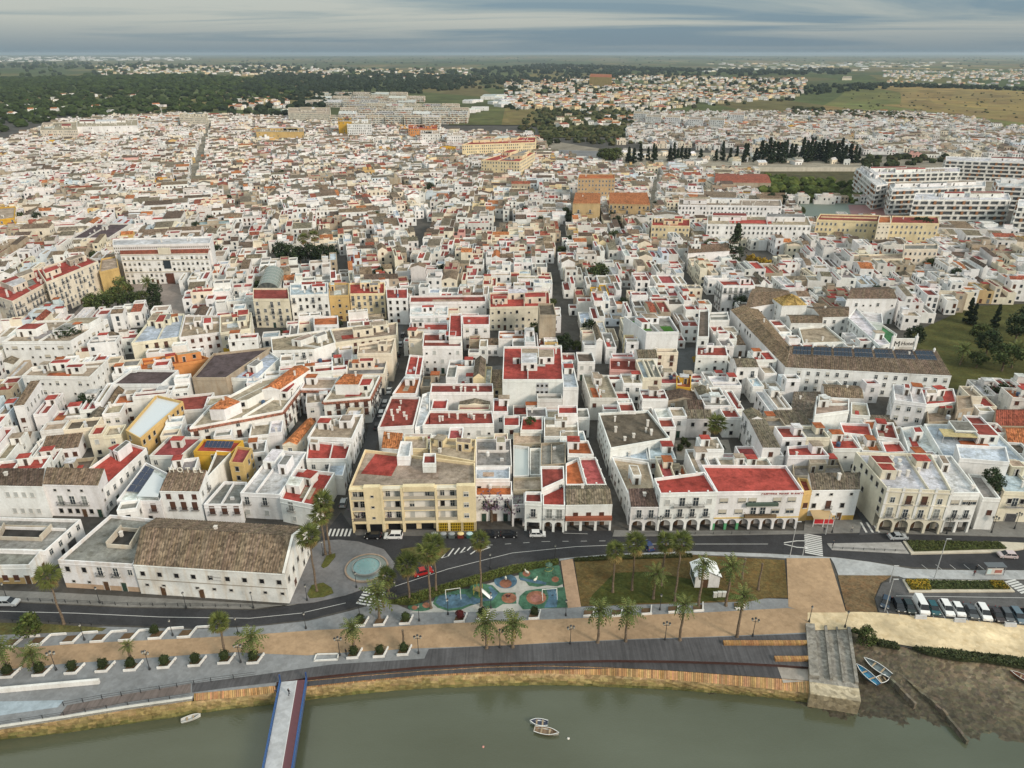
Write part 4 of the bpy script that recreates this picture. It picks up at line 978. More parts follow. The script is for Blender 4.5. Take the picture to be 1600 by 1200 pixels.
T([(648, 668), (672, 662), (672, 612), (660, 616)], 7.6, 'w', 'w', cl=0.6)
T([(613, 615), (650, 615), (657, 590), (632, 588)], 7.2, 'o', 'w', cl=0.8)
T([(633, 585), (657, 586), (662, 556), (640, 554)], 7.6, 'r', 'w', cl=0.8)
T([(660, 541), (721, 541), (722, 520), (662, 520)], 11.0, 'R', 'w', cl=0.6, kinds=['ws', 'wp'], lab='tall white house with a huge plain rear wall over the walled car yard')
T([(638, 529), (660, 530), (662, 517), (640, 517)], 11.0, 't', 'c', cl=0.2)
T([(701, 526), (722, 526), (721, 490), (703, 490)], 13.2, 'r', 'w', cl=0.0, nowin=True, lab='white tower-like house with a tall narrow red terrace')
T([(640, 515), (700, 516), (700, 504), (640, 504)], 9.0, 'r', 'w', cl=0.8)
T([(723, 507), (765, 507), (765, 492), (722, 492)], 11.0, 'r', 'w', cl=0.2, kinds=['wh', 'b'], lab='white house with ochre-edged round-headed windows above a green terrace')
T([(640, 494), (700, 492), (700, 478), (641, 479)], 9.4, 'w', 'w', cl=1.0)
T([(640, 472), (760, 471), (758, 461), (641, 462)], 10.0, 'R', 'w', cl=0.3, kinds=['ws', 'ws'])
T([(765, 480), (860, 478), (858, 455), (765, 457)], 10.5, 'r', 'c', cl=1.0)
T([(954, 700), (1047, 684), (1013, 641), (935, 645)], 9.0, 'n', 'w', cl=0, chim=8, kinds=['ws', 'ws'], name='hall', cat='hall', lab='large hall with a flat dark brown roof beside the narrow street')
T([(922, 622), (966, 622), (950, 586), (910, 584)], 8.0, 't', 'd', cl=1.6, lab='house with a tan terrace cut up by many low white walls')
T([(953, 577), (996, 579), (996, 561), (953, 560)], 7.5, 'R', 'p', cl=0.4, lab='pink house with white trim behind the walled terraces')
T([(1010, 519), (1061, 518), (1046, 494), (975, 494)], 13.6, 'g', 'w', cl=0.6, nowin=True, sp='turf', lab='tall white house with a blank rear wall and green turf on its roof')
T([(903, 565), (930, 565), (925, 550), (900, 550)], 7.5, 'n', 'w', cl=0.2)
T([(843, 492), (869, 492), (865, 474), (841, 474)], 15.5, 'n', 's', cl=0, nowin=True, mat='old_plaster', name='old_tower', cat='tower', lab='old square stone tower with stained pinkish walls at the narrow street')
T([(1057, 604), (1080, 606), (1080, 588), (1057, 587)], 7.6, 'o', 'm', cl=0.3, nowin=True, lab='small mustard yellow house beside the dead-end yard')
T([(1088, 555), (1138, 556), (1134, 540), (1089, 540)], 9.5, 'R', 'w', cl=0.8)
T([(1090, 526), (1108, 526), (1108, 484), (1093, 484)], 11.0, 'n', 'w', cl=0, kinds=['wd', 'ws'])
T([(1109, 500), (1140, 500), (1137, 487), (1108, 488)], 9.0, 'g', 'w', cl=0.4, kinds=['bt', 'bt'], lab='white house with three tall arched windows behind the street corner')
T([(1130, 446), (1180, 446), (1176, 437), (1120, 437)], 13.0, 'r', 'w', cl=0.6, kinds=['bt', 'b'], lab='white corner mansion with tall balcony windows near the tall conifer')
# --- west middle
T([(173, 600), (252, 600), (279, 578), (205, 577)], 8.2, 'k', 'w', cl=0, nowin=True, name='hall', cat='hall', lab='white hall with a flat dark purple roof next to the small white court')
T([(300, 590), (353, 590), (424, 542), (333, 552)], 9.2, 'k', 's', cl=0.0, nowin=True, name='hall', cat='hall', lab='large hall with a long slanting dark purple roof and white rim')
T([(287, 641), (318, 639), (335, 613), (266, 620)], 6.5, 'R', 'd', cl=0, nowin=True, lab='low hall with a dull red roof between the dark halls and the metal-roofed house')
T([(219, 685), (286, 627), (244, 617), (196, 672)], 9.0, 's', 'o', cl=0, kinds=['wd', 'wd'], lab='ochre three-storey house with a shiny pale metal roof')
T([(354, 590), (402, 592), (436, 560), (420, 548)], 8.0, 'b', 'w', cl=0.7)
T([(34, 587), (140, 589), (168, 562), (50, 573)], 11.0, 't', 'w', cl=1.5, kinds=['ws', 'wh'], name='apartment_block', cat='apartment block', lab='white stepped apartment block with a cream end wall')
T([(2, 534), (110, 533), (168, 498), (60, 501)], 11.0, 't', 'w', cl=1.5, kinds=['ws', 'ww'], name='apartment_block', cat='apartment block', lab='white apartment block with tan terraces below the palm square')
T([(205, 536), (280, 526), (288, 490), (241, 490)], 9.8, 'b', 'c', cl=0.7, kinds=['bb', 'wd'], lab='cream house with a wide pale blue terrace near the palm square')
T([(280, 527), (344, 519), (344, 493), (289, 492)], 10.2, 't', 'w', cl=1.2, kinds=['wb', 'wb'], lab='white house with a row of red-brown shutters')
T([(344, 520), (391, 513), (393, 488), (344, 492)], 11.0, 't', 'c', cl=1.0, kinds=['w', 'wp'], base=((0.62, 0.40, 0.05), 4.6), lab='cream house with a mustard yellow lower wall')
T([(218, 578), (330, 560), (302, 551), (222, 560)], 6.5, 'o', 'O', cl=0.8, lab='roofless-looking orange house with tan terraces behind the dark hall')
T([(425, 548), (490, 546), (524, 535), (516, 514), (423, 527)], 9.0, 't', 'w', cl=0.6)
T([(524, 535), (620, 523), (621, 503), (517, 514)], 9.0, 't', 'c', cl=0.9)
T([(540, 585), (600, 584), (606, 560), (545, 562)], 8.0, 'g', 'c', cl=1.2)
T([(558, 552), (612, 552), (618, 528), (560, 538)], 11.0, 't', 'c', cl=0.8, nowin=True)
T([(395, 467), (452, 467), (450, 450), (395, 450)], 13.0, 'R', 'c', cl=0.0, kinds=['b', 'w'], name='palace', cat='palace', lab='cream palace with a dark colonnade on the small square')
T([(453, 461), (513, 459), (512, 441), (453, 442)], 13.5, 'b', 'w', cl=1.2, kinds=['wd', 'b'], lab='white mansion with rows of dark windows beside the colonnaded palace')
T([(514, 462), (545, 461), (545, 442), (514, 442)], 12.0, 't', 'o', cl=0.6)
T([(546, 459), (601, 458), (601, 441), (546, 442)], 12.0, 'r', 'y', cl=0.8, kinds=['w', 'b'], lab='pale yellow mansion beside the colonnaded palace and the white mansion')
T([(604, 466), (637, 466), (637, 450), (603, 450)], 12.0, 'r', 'w', cl=0.4, kinds=['wd', 'wd'])
T([(490, 508), (528, 507), (528, 493), (490, 495)], 9.0, 'o', 'w', cl=0)
# --- farther landmarks
T([(188, 398), (325, 396), (329, 386), (187, 388)], 15.5, 'G:R', 'w', rise=0.6, kinds=['wh', 'wd'], sp='townhall', name='town_hall', cat='town hall', lab='white palace-like town hall with arched doorway facing the palm square')
T([(176, 383), (328, 380), (332, 369), (176, 373)], 19.0, 'w', 'w', cl=0.3, nowin=True, sp='lattice', lab='pale block with a latticed top storey behind the town hall')
T([(19, 471), (72, 442), (60, 418), (-40, 452)], 14.0, 'r', 'c', cl=1.5, kinds=['B', 'b'], name='apartment_block', cat='apartment block', lab='cream apartment block with dark balconies and red terraces, lower half of the street corner')
T([(72, 441), (153, 408), (128, 398), (58, 420)], 16.0, 'r', 'c', cl=1.5, kinds=['b', 'w'], name='apartment_block', cat='apartment block', lab='cream apartment block with red terraces beside the palm square')
T([(155, 425), (185, 418), (182, 400), (158, 404)], 12.0, 't', 'o', cl=0, nowin=True, lab='windowless ochre block beside the town hall')
T([(-20, 345), (22, 340), (24, 322), (-20, 326)], 10.0, 't', 'm', cl=0.2)
T([(110, 372), (170, 371), (205, 349), (150, 349)], 7.5, 'k', 'd', cl=0.4, name='hall', cat='hall', lab='far hall with a broad dark slate roof')
T([(400, 452), (437, 452), (440, 425), (415, 425)], 9.0, 'g', 'd', cl=0, nowin=True, sp='vault', name='market_hall', cat='market hall', lab='market hall under a glazed barrel vault')
T([(1276, 343), (1372, 346), (1376, 336), (1282, 334)], 14.5, 'R', 'y', cl=0.2, kinds=['w', 'w'], name='school', cat='school', lab='yellow school wing with many windows beside the sports yard')
T([(1372, 348), (1392, 348), (1392, 337), (1374, 337)], 17.0, 'o', 'c', cl=0, kinds=['ws', 'ws'], name='school', cat='school', lab='pale centre block between the two yellow school wings')
T([(1392, 348), (1468, 349), (1466, 338), (1394, 337)], 14.5, 'R', 'y', cl=0.2, kinds=['w', 'w'], name='school', cat='school', lab='yellow school wing behind the umbrella pine')
T([(1330, 405), (1412, 404), (1412, 396), (1330, 398)], 7.0, 't', 'c', cl=0.2)
T([(1413, 389), (1466, 389), (1466, 381), (1413, 381)], 11.5, 'g', 'c', cl=0.2, kinds=['w', 'wd'], lab='plain cream building with a grey roof below the yellow school')
T([(895, 318), (938, 318), (938, 306), (899, 305)], 13.0, 'S:O', 't', rise=2.0, kinds=['wd', 'B'], name='apartment_block', cat='apartment block', lab='left half of the brown brick apartment blocks with orange roofs')
T([(952, 318), (1016, 320), (1011, 305), (952, 305)], 13.0, 'S:O', 't', rise=2.0, kinds=['wd', 'B'], name='apartment_block', cat='apartment block', lab='larger half of the brown brick apartment blocks with orange roofs')
T([(903, 279), (961, 279), (961, 272), (905, 272)], 19.0, 'o', 't', cl=0.1, kinds=['w', 'w'], name='apartment_block', cat='apartment block', lab='tall orange-brown slab block with a grid of white windows')
ZIG = 'white terraced apartment block with dark balcony stripes'
for i, (px, h) in enumerate((([(1427, 312), (1580, 312), (1576, 302), (1431, 301)], 18), ([(1394, 297), (1540, 291), (1540, 283), (1390, 288)], 18), ([(1338, 263), (1370, 290), (1388, 287), (1354, 260)], 18), ([(1560, 290), (1720, 296), (1715, 285), (1555, 280)], 18), ([(1478, 250), (1720, 258), (1716, 251), (1478, 244)], 18), ([(1590, 322), (1760, 326), (1755, 314), (1592, 311)], 18), ([(1356, 272), (1500, 268), (1500, 261), (1352, 264)], 18))):
    T(px, h, 'w', 'w', cl=1.0, nowin=True, sp='stripes', name='apartment_block', cat='apartment block', lab=ZIG + [' and brown panels', ' behind the one with brown panels', ' beside the park trees', ' at the far edge of the estate', ' farthest back in the estate', ' beyond the one with brown panels', ' running back from the park trees'][i])
for i, (px, h, w_) in enumerate((([(1060, 320), (1222, 322), (1220, 312), (1062, 310)], 13, 'w'), ([(1105, 350), (1268, 352), (1262, 338), (1106, 336)], 13, 'w'), ([(1018, 352), (1078, 353), (1078, 342), (1020, 341)], 11, 'y'), ([(722, 226), (836, 222), (838, 214), (760, 213)], 16, 'y'), ([(752, 250), (812, 252), (836, 238), (800, 236)], 16, 'y'), ([(528, 190), (549, 190), (549, 184), (528, 184)], 22, 'm'), ([(542, 194), (580, 194), (580, 186), (550, 186)], 20, 'w'), ([(638, 201), (683, 201), (683, 195), (638, 195)], 14, 'O'), ([(657, 209), (687, 209), (687, 204), (657, 204)], 14, 'w'), ([(698, 212), (722, 212), (722, 207), (698, 207)], 14, 'w'), ([(450, 176), (516, 178), (516, 168), (450, 168)], 16, 'p' if False else 'c'), ([(400, 206), (474, 206), (474, 200), (400, 200)], 13, 'o'), ([(280, 183), (324, 184), (324, 177), (280, 177)], 15, 'c'), ([(62, 203), (120, 203), (120, 190), (66, 192)], 14, 'c'), ([(120, 198), (215, 196), (215, 186), (120, 188)], 14, 'w'))):
    T(px, h, 'r' if w_ in 'yO' else 't', w_, cl=0.8, kinds=['w', 'wd'], name='apartment_block', cat='apartment block', lab='%s apartment block %s' % (WALLN[w_], ['with a long dark roof edge behind the white church', 'with long rows of windows behind the white church', 'with red end roofs below the brick blocks', 'long and pale on the far side of the old town', 'standing before the long pale far one', 'tall and slim before the terraced housing hill', 'next to the slim mustard yellow block', 'with plain upper floors right of the far trees', 'below the orange far block', 'beside the long pale yellow far block', 'with many bays before the dark wood', 'with long red-brown front at the edge of town', 'with arched bays at the edge of the pine wood', 'with rounded corner at the edge of the pine wood', 'long and low at the edge of the pine wood'][i]))
# housing hill: stepped white terraces in front of the dark wood
HILL = []
for r in range(7):
    y = 183 - r * 6; n = 7 - r // 3; x0 = 515 + r * 8 - (70 if r > 3 else 0); wdt = 27
    for k in range(n):
        xx = x0 + k * (wdt + 2) + (r % 2) * 6
        HILL.append(T([(xx, y), (xx + wdt, y + 0.6), (xx + wdt + 1, y - 3.2), (xx + 1, y - 3.6)], 11.0 + (k * 7 + r * 5) % 6, 'twtg'[(k + r) % 4], 'cwc'[(k * 3 + r) % 3], cl=0.5, nowin=True, sp='stripes', name='apartment_block', cat='apartment block', grp='terraced blocks on the hill', hill=True, lab='cream terraced apartment block of the hillside estate before the dark wood'))
# ================================================================ the rest of the old town: lots fill what is left between the streets
TOWN = PP([(-300, 826), (-300, 232), (0, 225), (100, 190), (280, 180), (450, 186), (560, 197), (700, 208), (840, 215), (862, 240), (960, 262), (1050, 268), (1180, 268), (1190, 312), (1345, 314), (1420, 360), (1620, 372), (1900, 400), (1900, 826)])
SUB = PP([(965, 232), (1000, 172), (1100, 150), (1230, 150), (1240, 172), (1420, 178), (1500, 185), (1620, 205), (1720, 250), (1480, 246), (1340, 243), (1200, 238)])
def pip(p, poly):
    x, y = p; r = False; n = len(poly)
    for k in range(n):
        (xa, ya), (xb, yb) = poly[k], poly[(k + 1) % n]
        if (ya > y) != (yb > y) and x < (xb - xa) * (y - ya) / (yb - ya) + xa: r = not r
    return r
def seen(p, m=60):
    a, b_ = pix(p[0], p[1], 4); return -m < a < 1600 + m
def zone(x, y):
    if x < -45 - (y - 150) * 0.05: return 1 if y < 520 else 2
    if x > 130 + (y - 150) * 0.1: return 3
    return 0
ZANG = [0.0, radians(13), radians(19), radians(-8)]
LOTS = []
frng = random.Random(11)
def try_lot(poly, c_, depth=0):
    A = area(poly)
    if A < 16: return
    f = free_frac(poly)
    if f > 0.93:
        LOTS.append(poly); mark(poly, 1); return
    if f < 0.12 or depth > 2: return
    m0, m1, m2, m3 = [lerp(poly[i], poly[(i + 1) % 4], 0.5) for i in range(4)]
    cc = centroid(poly)
    e0, e1 = math.dist(poly[0], poly[1]), math.dist(poly[1], poly[2])
    if e0 > e1 * 1.4: subs = ([poly[0], m0, m2, poly[3]], [m0, poly[1], poly[2], m2])
    elif e1 > e0 * 1.4: subs = ([poly[0], poly[1], m1, m3], [m3, m1, poly[2], poly[3]])
    else: subs = ([poly[0], m0, cc, m3], [m0, poly[1], m1, cc], [cc, m1, poly[2], m2], [m3, cc, m2, poly[3]])
    for s_ in subs: try_lot(s_, c_, depth + 1)
def fill(townpoly, zn, dens=1.0, lot=(7.5, 13.5), row=(13, 21), street_w=5.0, ymax=1500, ymin=120):
    ang = ZANG[zn]; ca, sa = cos(ang), sin(ang)
    xs = [p[0] for p in townpoly]; ys = [p[1] for p in townpoly]
    R_ = 1700; v = -R_
    far = 1.0
    while v < R_:
        rows = frng.choice([2, 2, 3])                       # a block is two or three rows of lots deep
        ds = [frng.uniform(*row) for _ in range(rows)]
        for d in ds:
            u = -R_; cnt = 0
            while u < R_:
                wv = frng.uniform(*lot)
                if cnt > frng.uniform(5, 8):
                    u += street_w * 0.9; cnt = 0
                c_ = (u + wv / 2, v + d / 2); X, Y = c_[0] * ca - c_[1] * sa, c_[0] * sa + c_[1] * ca
                if ymin < Y < ymax and zone(X, Y) == zn and seen((X, Y)) and pip((X, Y), townpoly) and frng.random() < dens:
                    j = lambda: frng.uniform(-0.3, 0.3)
                    q = [(u, v), (u + wv, v), (u + wv, v + d), (u, v + d)]
                    q = [(a * ca - b_ * sa, a * sa + b_ * ca) for a, b_ in q]
                    try_lot(q, (X, Y))
                u += wv; cnt += 1
            v += d
        v += street_w
for z_ in (0, 1, 2, 3):
    fill(TOWN, z_, street_w=4.0, lot=(6.0, 10.5), row=(10, 16), ymax=330)
    fill(TOWN, z_, street_w=4.2, lot=(7, 13), row=(11, 18), ymin=320, ymax=430)
    fill(TOWN, z_, street_w=4.5, lot=(9, 21), row=(12, 20), ymin=415)
for z_ in (0, 3):
    fill(SUB, z_, dens=0.72, lot=(10, 20), row=(11, 17), street_w=7)
LOTS.sort(key=lambda q: math.hypot(*centroid(q)))
NEAR_N = 165
PROC = []
RW = [('w', 64), ('d', 15), ('c', 11), ('y', 2), ('o', 1.5), ('p', 1), ('s', 4), ('m', 0.5), ('b', 2), ('t', 0.5)]
RR = [('r', 20), ('R', 17), ('e', 7), ('o', 2), ('t', 27), ('g', 16), ('w', 11), ('b', 4), ('n', 6)]
RT = [('B', 6), ('D', 3), ('O', 1.2), ('g', 7), ('R', 1)]
pick = lambda tab, r: r.choices([a for a, _ in tab], [b_ for _, b_ in tab])[0]
for i, q in enumerate(LOTS):
    r = random.Random(1000 + i); vols = []
    A = area(q); c_ = centroid(q); wc = pick(RW, r)
    base_h = r.choice([4.4, 6.4, 6.8, 7.0, 7.2, 7.4, 7.2, 9.2]) + r.uniform(-0.4, 0.4)
    if c_[1] > 420: base_h = r.choice([4.2, 5.2, 5.6, 5.8, 6.2, 6.4]) + r.uniform(-0.3, 0.3)
    if c_[1] > 340 and wc == 'w' and r.random() < 0.42: wc = r.choice('ddddcs')
    if wc in 'yomtp' and r.random() < (0.5 if c_[1] > 420 else 0.85): wc = 'w'
    if A > 55:
        s_ = r.uniform(0.38, 0.64); cut = r.random() < 0.5
        if cut: parts = [[quad_pt(q, 0, 0), quad_pt(q, 1, 0), quad_pt(q, 1, s_), quad_pt(q, 0, s_)], [quad_pt(q, 0, s_), quad_pt(q, 1, s_), quad_pt(q, 1, 1), quad_pt(q, 0, 1)]]
        else: parts = [[quad_pt(q, 0, 0), quad_pt(q, s_, 0), quad_pt(q, s_, 1), quad_pt(q, 0, 1)], [quad_pt(q, s_, 0), quad_pt(q, 1, 0), quad_pt(q, 1, 1), quad_pt(q, s_, 1)]]
        if A > 105:
            p = parts.pop(r.randrange(2)); t_ = r.uniform(0.35, 0.65)
            parts += [[quad_pt(p, 0, 0), quad_pt(p, t_, 0), quad_pt(p, t_, 1), quad_pt(p, 0, 1)], [quad_pt(p, t_, 0), quad_pt(p, 1, 0), quad_pt(p, 1, 1), quad_pt(p, t_, 1)]] if not cut else [[quad_pt(p, 0, 0), quad_pt(p, t_, 0), quad_pt(p, t_, 1), quad_pt(p, 0, 1)], [quad_pt(p, t_, 0), quad_pt(p, 1, 0), quad_pt(p, 1, 1), quad_pt(p, t_, 1)]]
        hs = [base_h] + [max(3.6, base_h + r.choice([-2.8, -1.2, 0, 0.5, 2.5, -3.0] if c_[1] < 420 else [-1.6, -0.8, 0, 0.4, 1.6, -2.4])) + r.uniform(-0.3, 0.3) for _ in parts[1:]]
        r.shuffle(hs)
        if len(parts) > 2 and r.random() < 0.6: hs[r.randrange(len(hs))] = 0.0          # an open patio
    else:
        parts, hs = [q], [base_h]
    for p, h in zip(parts, hs):
        if h < 2: continue
        tile = r.random() < (0.18 if c_[1] < 400 else 0.38) and area(p) > 30
        roof = (r.choice('GGXS' if c_[1] < 400 else 'GGGXSS') + ':' + pick(RT, r)) if tile else pick(RR, r)
        vols.append((p, h, roof)); mark(p, 1, h + (1 if tile else 0))
    if vols: PROC.append(dict(vols=vols, wall=wc, c=c_, i=i, seed=1000 + i))
print('lots', len(LOTS))

# ---------------------------------------------------------------- labels for houses that have none of their own
LAND = [('the warehouse', P(300, 850)), ('the hotel', P(285, 760)), ('the yellow apartments', P(640, 780)), ('the red-balcony house', P(920, 780)), ('the red-terraced arcades', P(1190, 760)), ('the cream palace', P(1430, 760)), ('the pale blue terraces', P(1530, 700)), ('the convent hotel', P(1350, 580)), ('the pyramid roof', P(1235, 490)), ('the brown hall', P(990, 690)), ('the shaft block', P(830, 610)), ('the turf-roofed house', P(1030, 530)), ('the stone tower', P(855, 520)), ('the car yard', P(740, 590)), ('the palm-court palace', P(490, 640)), ('the purple halls', P(290, 590)), ('the metal-roofed house', P(240, 670)), ('the palm square', P(200, 470)), ('the town hall', P(255, 430)), ('the colonnaded palace', P(425, 490)), ('the walled garden', P(1520, 560)), ('the market vault', P(420, 455)), ('the tall conifer', P(1146, 410)), ('the brick blocks', P(955, 340)), ('the chimney court', P(720, 650)), ('the yellow school', P(1370, 375)), ('the stepped block', P(90, 610)), ('the balconied mansion', P(110, 790))]
USED = {}
NUM = {1: 'one-storey', 2: 'two-storey', 3: 'three-storey', 4: 'four-storey', 5: 'five-storey', 6: 'six-storey'}
def auto_label(wall, h, roofname, c_, extra=''):
    ds = sorted((math.dist(c_, p), n, p) for n, p in LAND); d = ds[0]
    rel = 'beside' if d[0] < 22 else ('behind' if d[2][1] < c_[1] - 10 and abs(d[2][0] - c_[0]) < (c_[1] - d[2][1]) else ('riverward of' if c_[1] < d[2][1] - 10 and abs(d[2][0] - c_[0]) < d[2][1] - c_[1] else 'across from'))
    n = NUM.get(max(1, int(round((h - 0.8) / 3.1))), 'tall'); w = WALLN[wall]
    opts = ['%s %s house with %s %s %s' % (w, n, roofname, rel, d[1]), '%s %s house with %s%s %s %s' % (w, n, roofname, extra, rel, d[1])]
    opts += ['%s %s house with %s between %s and %s' % (w, n, roofname, d[1], e[1]) for e in ds[1:4]] + ['%s %s house with %s%s between %s and %s' % (w, n, roofname, extra, d[1], e[1]) for e in ds[1:4]]
    opts = [o for o in opts if len(o.split()) <= 16] or ['%s house with %s %s %s' % (w, roofname, rel, d[1])]
    for o in opts:
        if o not in USED: USED[o] = 1; return o
    return opts[0]
def roof_name(roof):
    return TILEN[roof[2]] if ':' in roof else ROOFN[roof]

# ---------------------------------------------------------------- build one volume
def volume(S, q, h, roof, wall, rng, near=True, o={}):
    q = ccw(q); wcol = jit(WALLS[wall], rng, 0.05); wmat = o.get('mat', 'plaster' if wall != 's' else 'old_plaster')
    skip = set(); fine = near and math.hypot(*centroid(q)) < 420
    body = q; z0 = 0.0
    if 'arc' in o:
        n, hg, flat = o['arc'][:3]; dep = 2.4
        u = Vector((q[1][0] - q[0][0], q[1][1] - q[0][1])).normalized(); inn = Vector((-u.y, u.x)) * dep
        low = [(q[0][0] + inn.x, q[0][1] + inn.y), (q[1][0] + inn.x, q[1][1] + inn.y), q[2], q[3]]
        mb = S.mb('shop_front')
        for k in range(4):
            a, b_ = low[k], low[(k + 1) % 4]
            mb.face([(a[0], a[1], 0), (b_[0], b_[1], 0), (b_[0], b_[1], hg), (a[0], a[1], hg)], 'plaster', tuple(x * 0.5 for x in wcol) if k == 0 else wcol)  # recessed front wall gets the wall colour halved: arcade shade put into the colour
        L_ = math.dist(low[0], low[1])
        for k in range(n):
            x, y = lerp(low[0], low[1], (k + 0.5) / n); S.inst('door', DOORS['gar' if L_ / n > 4 else 'd'], x + u.y * 0.01, y - u.x * 0.01, 0, u.y, -u.x)
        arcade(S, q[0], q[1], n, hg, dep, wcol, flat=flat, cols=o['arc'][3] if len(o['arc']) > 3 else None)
        z0 = hg
    flatr = ':' not in roof
    par = o.get('wallpar', 0.8)
    inn = wall_part(S, q, z0, h, wcol, par, wmat, flat=flatr, base=o.get('base'))
    if flatr:
        mb = S.mb('terrace'); zt = h - par
        mb.flat(inn, zt, 'terrace' if roof not in 'sG' else ('metal' if roof == 's' else 'grass'), jit(ROOFS[roof], rng, 0.13))
        if o.get('court'):
            qq = inn if len(inn) == 4 else inn[:4]
            c4 = [quad_pt(qq, .45, .35), quad_pt(qq, .85, .35), quad_pt(qq, .85, .75), quad_pt(qq, .45, .75)]
            S.mb('courtyard').prism(c4, zt, zt + 0.05, 'terrace', (0.05, 0.048, 0.045))
            for k in range(4):
                a, b_ = c4[k], c4[(k + 1) % 4]; d = Vector((b_[0] - a[0], b_[1] - a[1], 0)); n_ = Vector((-d.y, d.x, 0)).normalized() * 0.25
                S.mb('courtyard_wall').hexa((a[0], a[1], zt), d, n_, (0, 0, 1.0 + 0.6 * (k % 2)), 'old_plaster', (0.55, 0.5, 0.42), 'd')
        am = o.get('cl', 1.2)
        if am: clutter(S, inn if len(inn) == 4 else inn[:4], zt, rng, wcol, am, near)
        for _ in range(o.get('chim', 0)):
            x, y = quad_pt(inn, rng.uniform(.1, .9), rng.uniform(.15, .85)); chimney(S, x, y, zt, rng)
        if o.get('merlon'):
            mb = S.mb('parapet_posts')
            for k in range(len(q)):
                a, b_ = q[k], q[(k + 1) % len(q)]; L_ = math.dist(a, b_); n = max(1, int(L_ / 3.6)); m_ = Vector((b_[1] - a[1], a[0] - b_[0])).normalized() * -0.16
                for j in range(n):
                    x, y = lerp(a, b_, (j + 0.5) / n); mb.box(x + m_.x, y + m_.y, h, 0.4, 0.4, 0.45, 'plaster', WHITE)
    else:
        k, tcode = roof.split(':'); rise = o.get('rise', rng.uniform(1.0, 1.8))
        pitched(S, q, h, k, jit(TILES[tcode], rng, 0.1), rise, rng, fine, wcol=wcol, ridge=o.get('ridge', 0.5), wmat=wmat)
        if near and rng.random() < 0.5:
            x, y = quad_pt(q, rng.uniform(.2, .8), .6); chimney(S, x, y, h + rise * 0.5, rng, parent=S.roofmb)
    if near and len(q) >= 4 and o.get('cornice', True):
        a, b_ = q[0], q[1]
        band(S, a, b_, h - par - 0.25 if flatr else h - 0.3, 0.16, 0.14, tuple(x * 0.92 for x in wcol))
    if 'cor' in o:
        for k in range(len(q)):
            a, b_ = q[k], q[(k + 1) % len(q)]; band(S, a, b_, h - 1.25, 0.6, 0.6, o['cor'], 'cornice_tiles', 'tile')
    for z, kd, ts in o.get('front', ()):
        a, b_ = q[0], q[1]; u = Vector((b_[0] - a[0], b_[1] - a[1])).normalized()
        for t_ in ts:
            x, y = lerp(a, b_, t_); S.inst('window', WM[kd], x + u.y * 0.004, y - u.x * 0.004, z, u.y, -u.x)
    for t_, kd in o.get('doors', ()):
        a, b_ = q[0], q[1]; u = Vector((b_[0] - a[0], b_[1] - a[1])).normalized(); x, y = lerp(a, b_, t_)
        S.inst('door', DOORS[kd], x + u.y * 0.006, y - u.x * 0.006, 0, u.y, -u.x)
    if 'front' in o: skip.add(0)
    if not o.get('nowin'):
        windows(S, q, z0, h, rng, skip, near, o.get('kinds'), gf=o.get('gf', True))
    return inn
# ---------------------------------------------------------------- details of single landmarks
def fe(s_):
    q = s_['q']; a, b_ = q[0], q[1]; u = Vector((b_[0] - a[0], b_[1] - a[1], 0)); L_ = u.length; u = u / L_
    return Vector((*a, 0)), u, Vector((u.y, -u.x, 0)), L_
def sp_warehouse(S, s_, rng):
    a, u, n, L_ = fe(s_)
    band(S, s_['q'][0], s_['q'][1], 4.0, 0.16, 0.1, (0.32, 0.29, 0.25), 'string_course')
    for k in range(9):
        p = a + u * (L_ * (0.05 + k * 0.113)) + n * 0.005; S.inst('window', WM['wd'], p.x, p.y, 5.1, n.x, n.y, (1.0, 1, 0.85))
        if k % 4 != 2:
            p = a + u * (L_ * (0.06 + k * 0.113)) + n * 0.005; S.inst('window', WM['ws'], p.x, p.y, 2.3, n.x, n.y, (1.1, 1, 1))
    for t_ in (0.16, 0.42): 
        p = a + u * (L_ * t_) + n * 0.005; S.inst('door', DOORS['d'], p.x, p.y, 0, n.x, n.y)
    q = s_['q']; h_ = s_['h']; rt = lerp(q[1], q[2], .5); up = Vector((0, 0, .35))
    for a_, b_ in (((*q[1], h_), (*rt, h_ + 3.6)), ((*rt, h_ + 3.6), (*q[2], h_))):
        a_, b_ = Vector(a_), Vector(b_); S.mb('gable_coping').hexa(a_ - u * .55 - up, b_ - a_, -u * -.55, up * 2, 'plaster', (.74, .73, .70), '')
    for j in range(2):                                         # worn grey lettering on the wall
        p = a + u * (L_ * 0.535) + n * 0.03
        o_ = lettering(S, ['BODEGAS', 'BODEGA'][j], 0.6, p.x, p.y, 5.75 - j * 0.85, n.x, n.y, (0.42, 0.42, 0.42), 'wall_lettering')
def sp_hotel(S, s_, rng):
    a, u, n, L_ = fe(s_); q = s_['q']; m_ = quad_pt(q, 0.5, 0.86); z = s_['h'] + 1.5
    S_b = S.mb('sign_frame')
    for t_ in (0.08, 0.42, 0.78):
        p = quad_pt(q, t_, 0.86); S_b.box(p[0], p[1] - 0.1, z - 0.3, 0.1, 0.1, 1.9, 'metal', (0.3, 0.3, 0.3))
    o = lettering(S, 'H O T E L', 2.1, m_[0], m_[1] - 0.2, z + 0.15, n.x, n.y, (0.78, 0.74, 0.64), 'sign_letters')
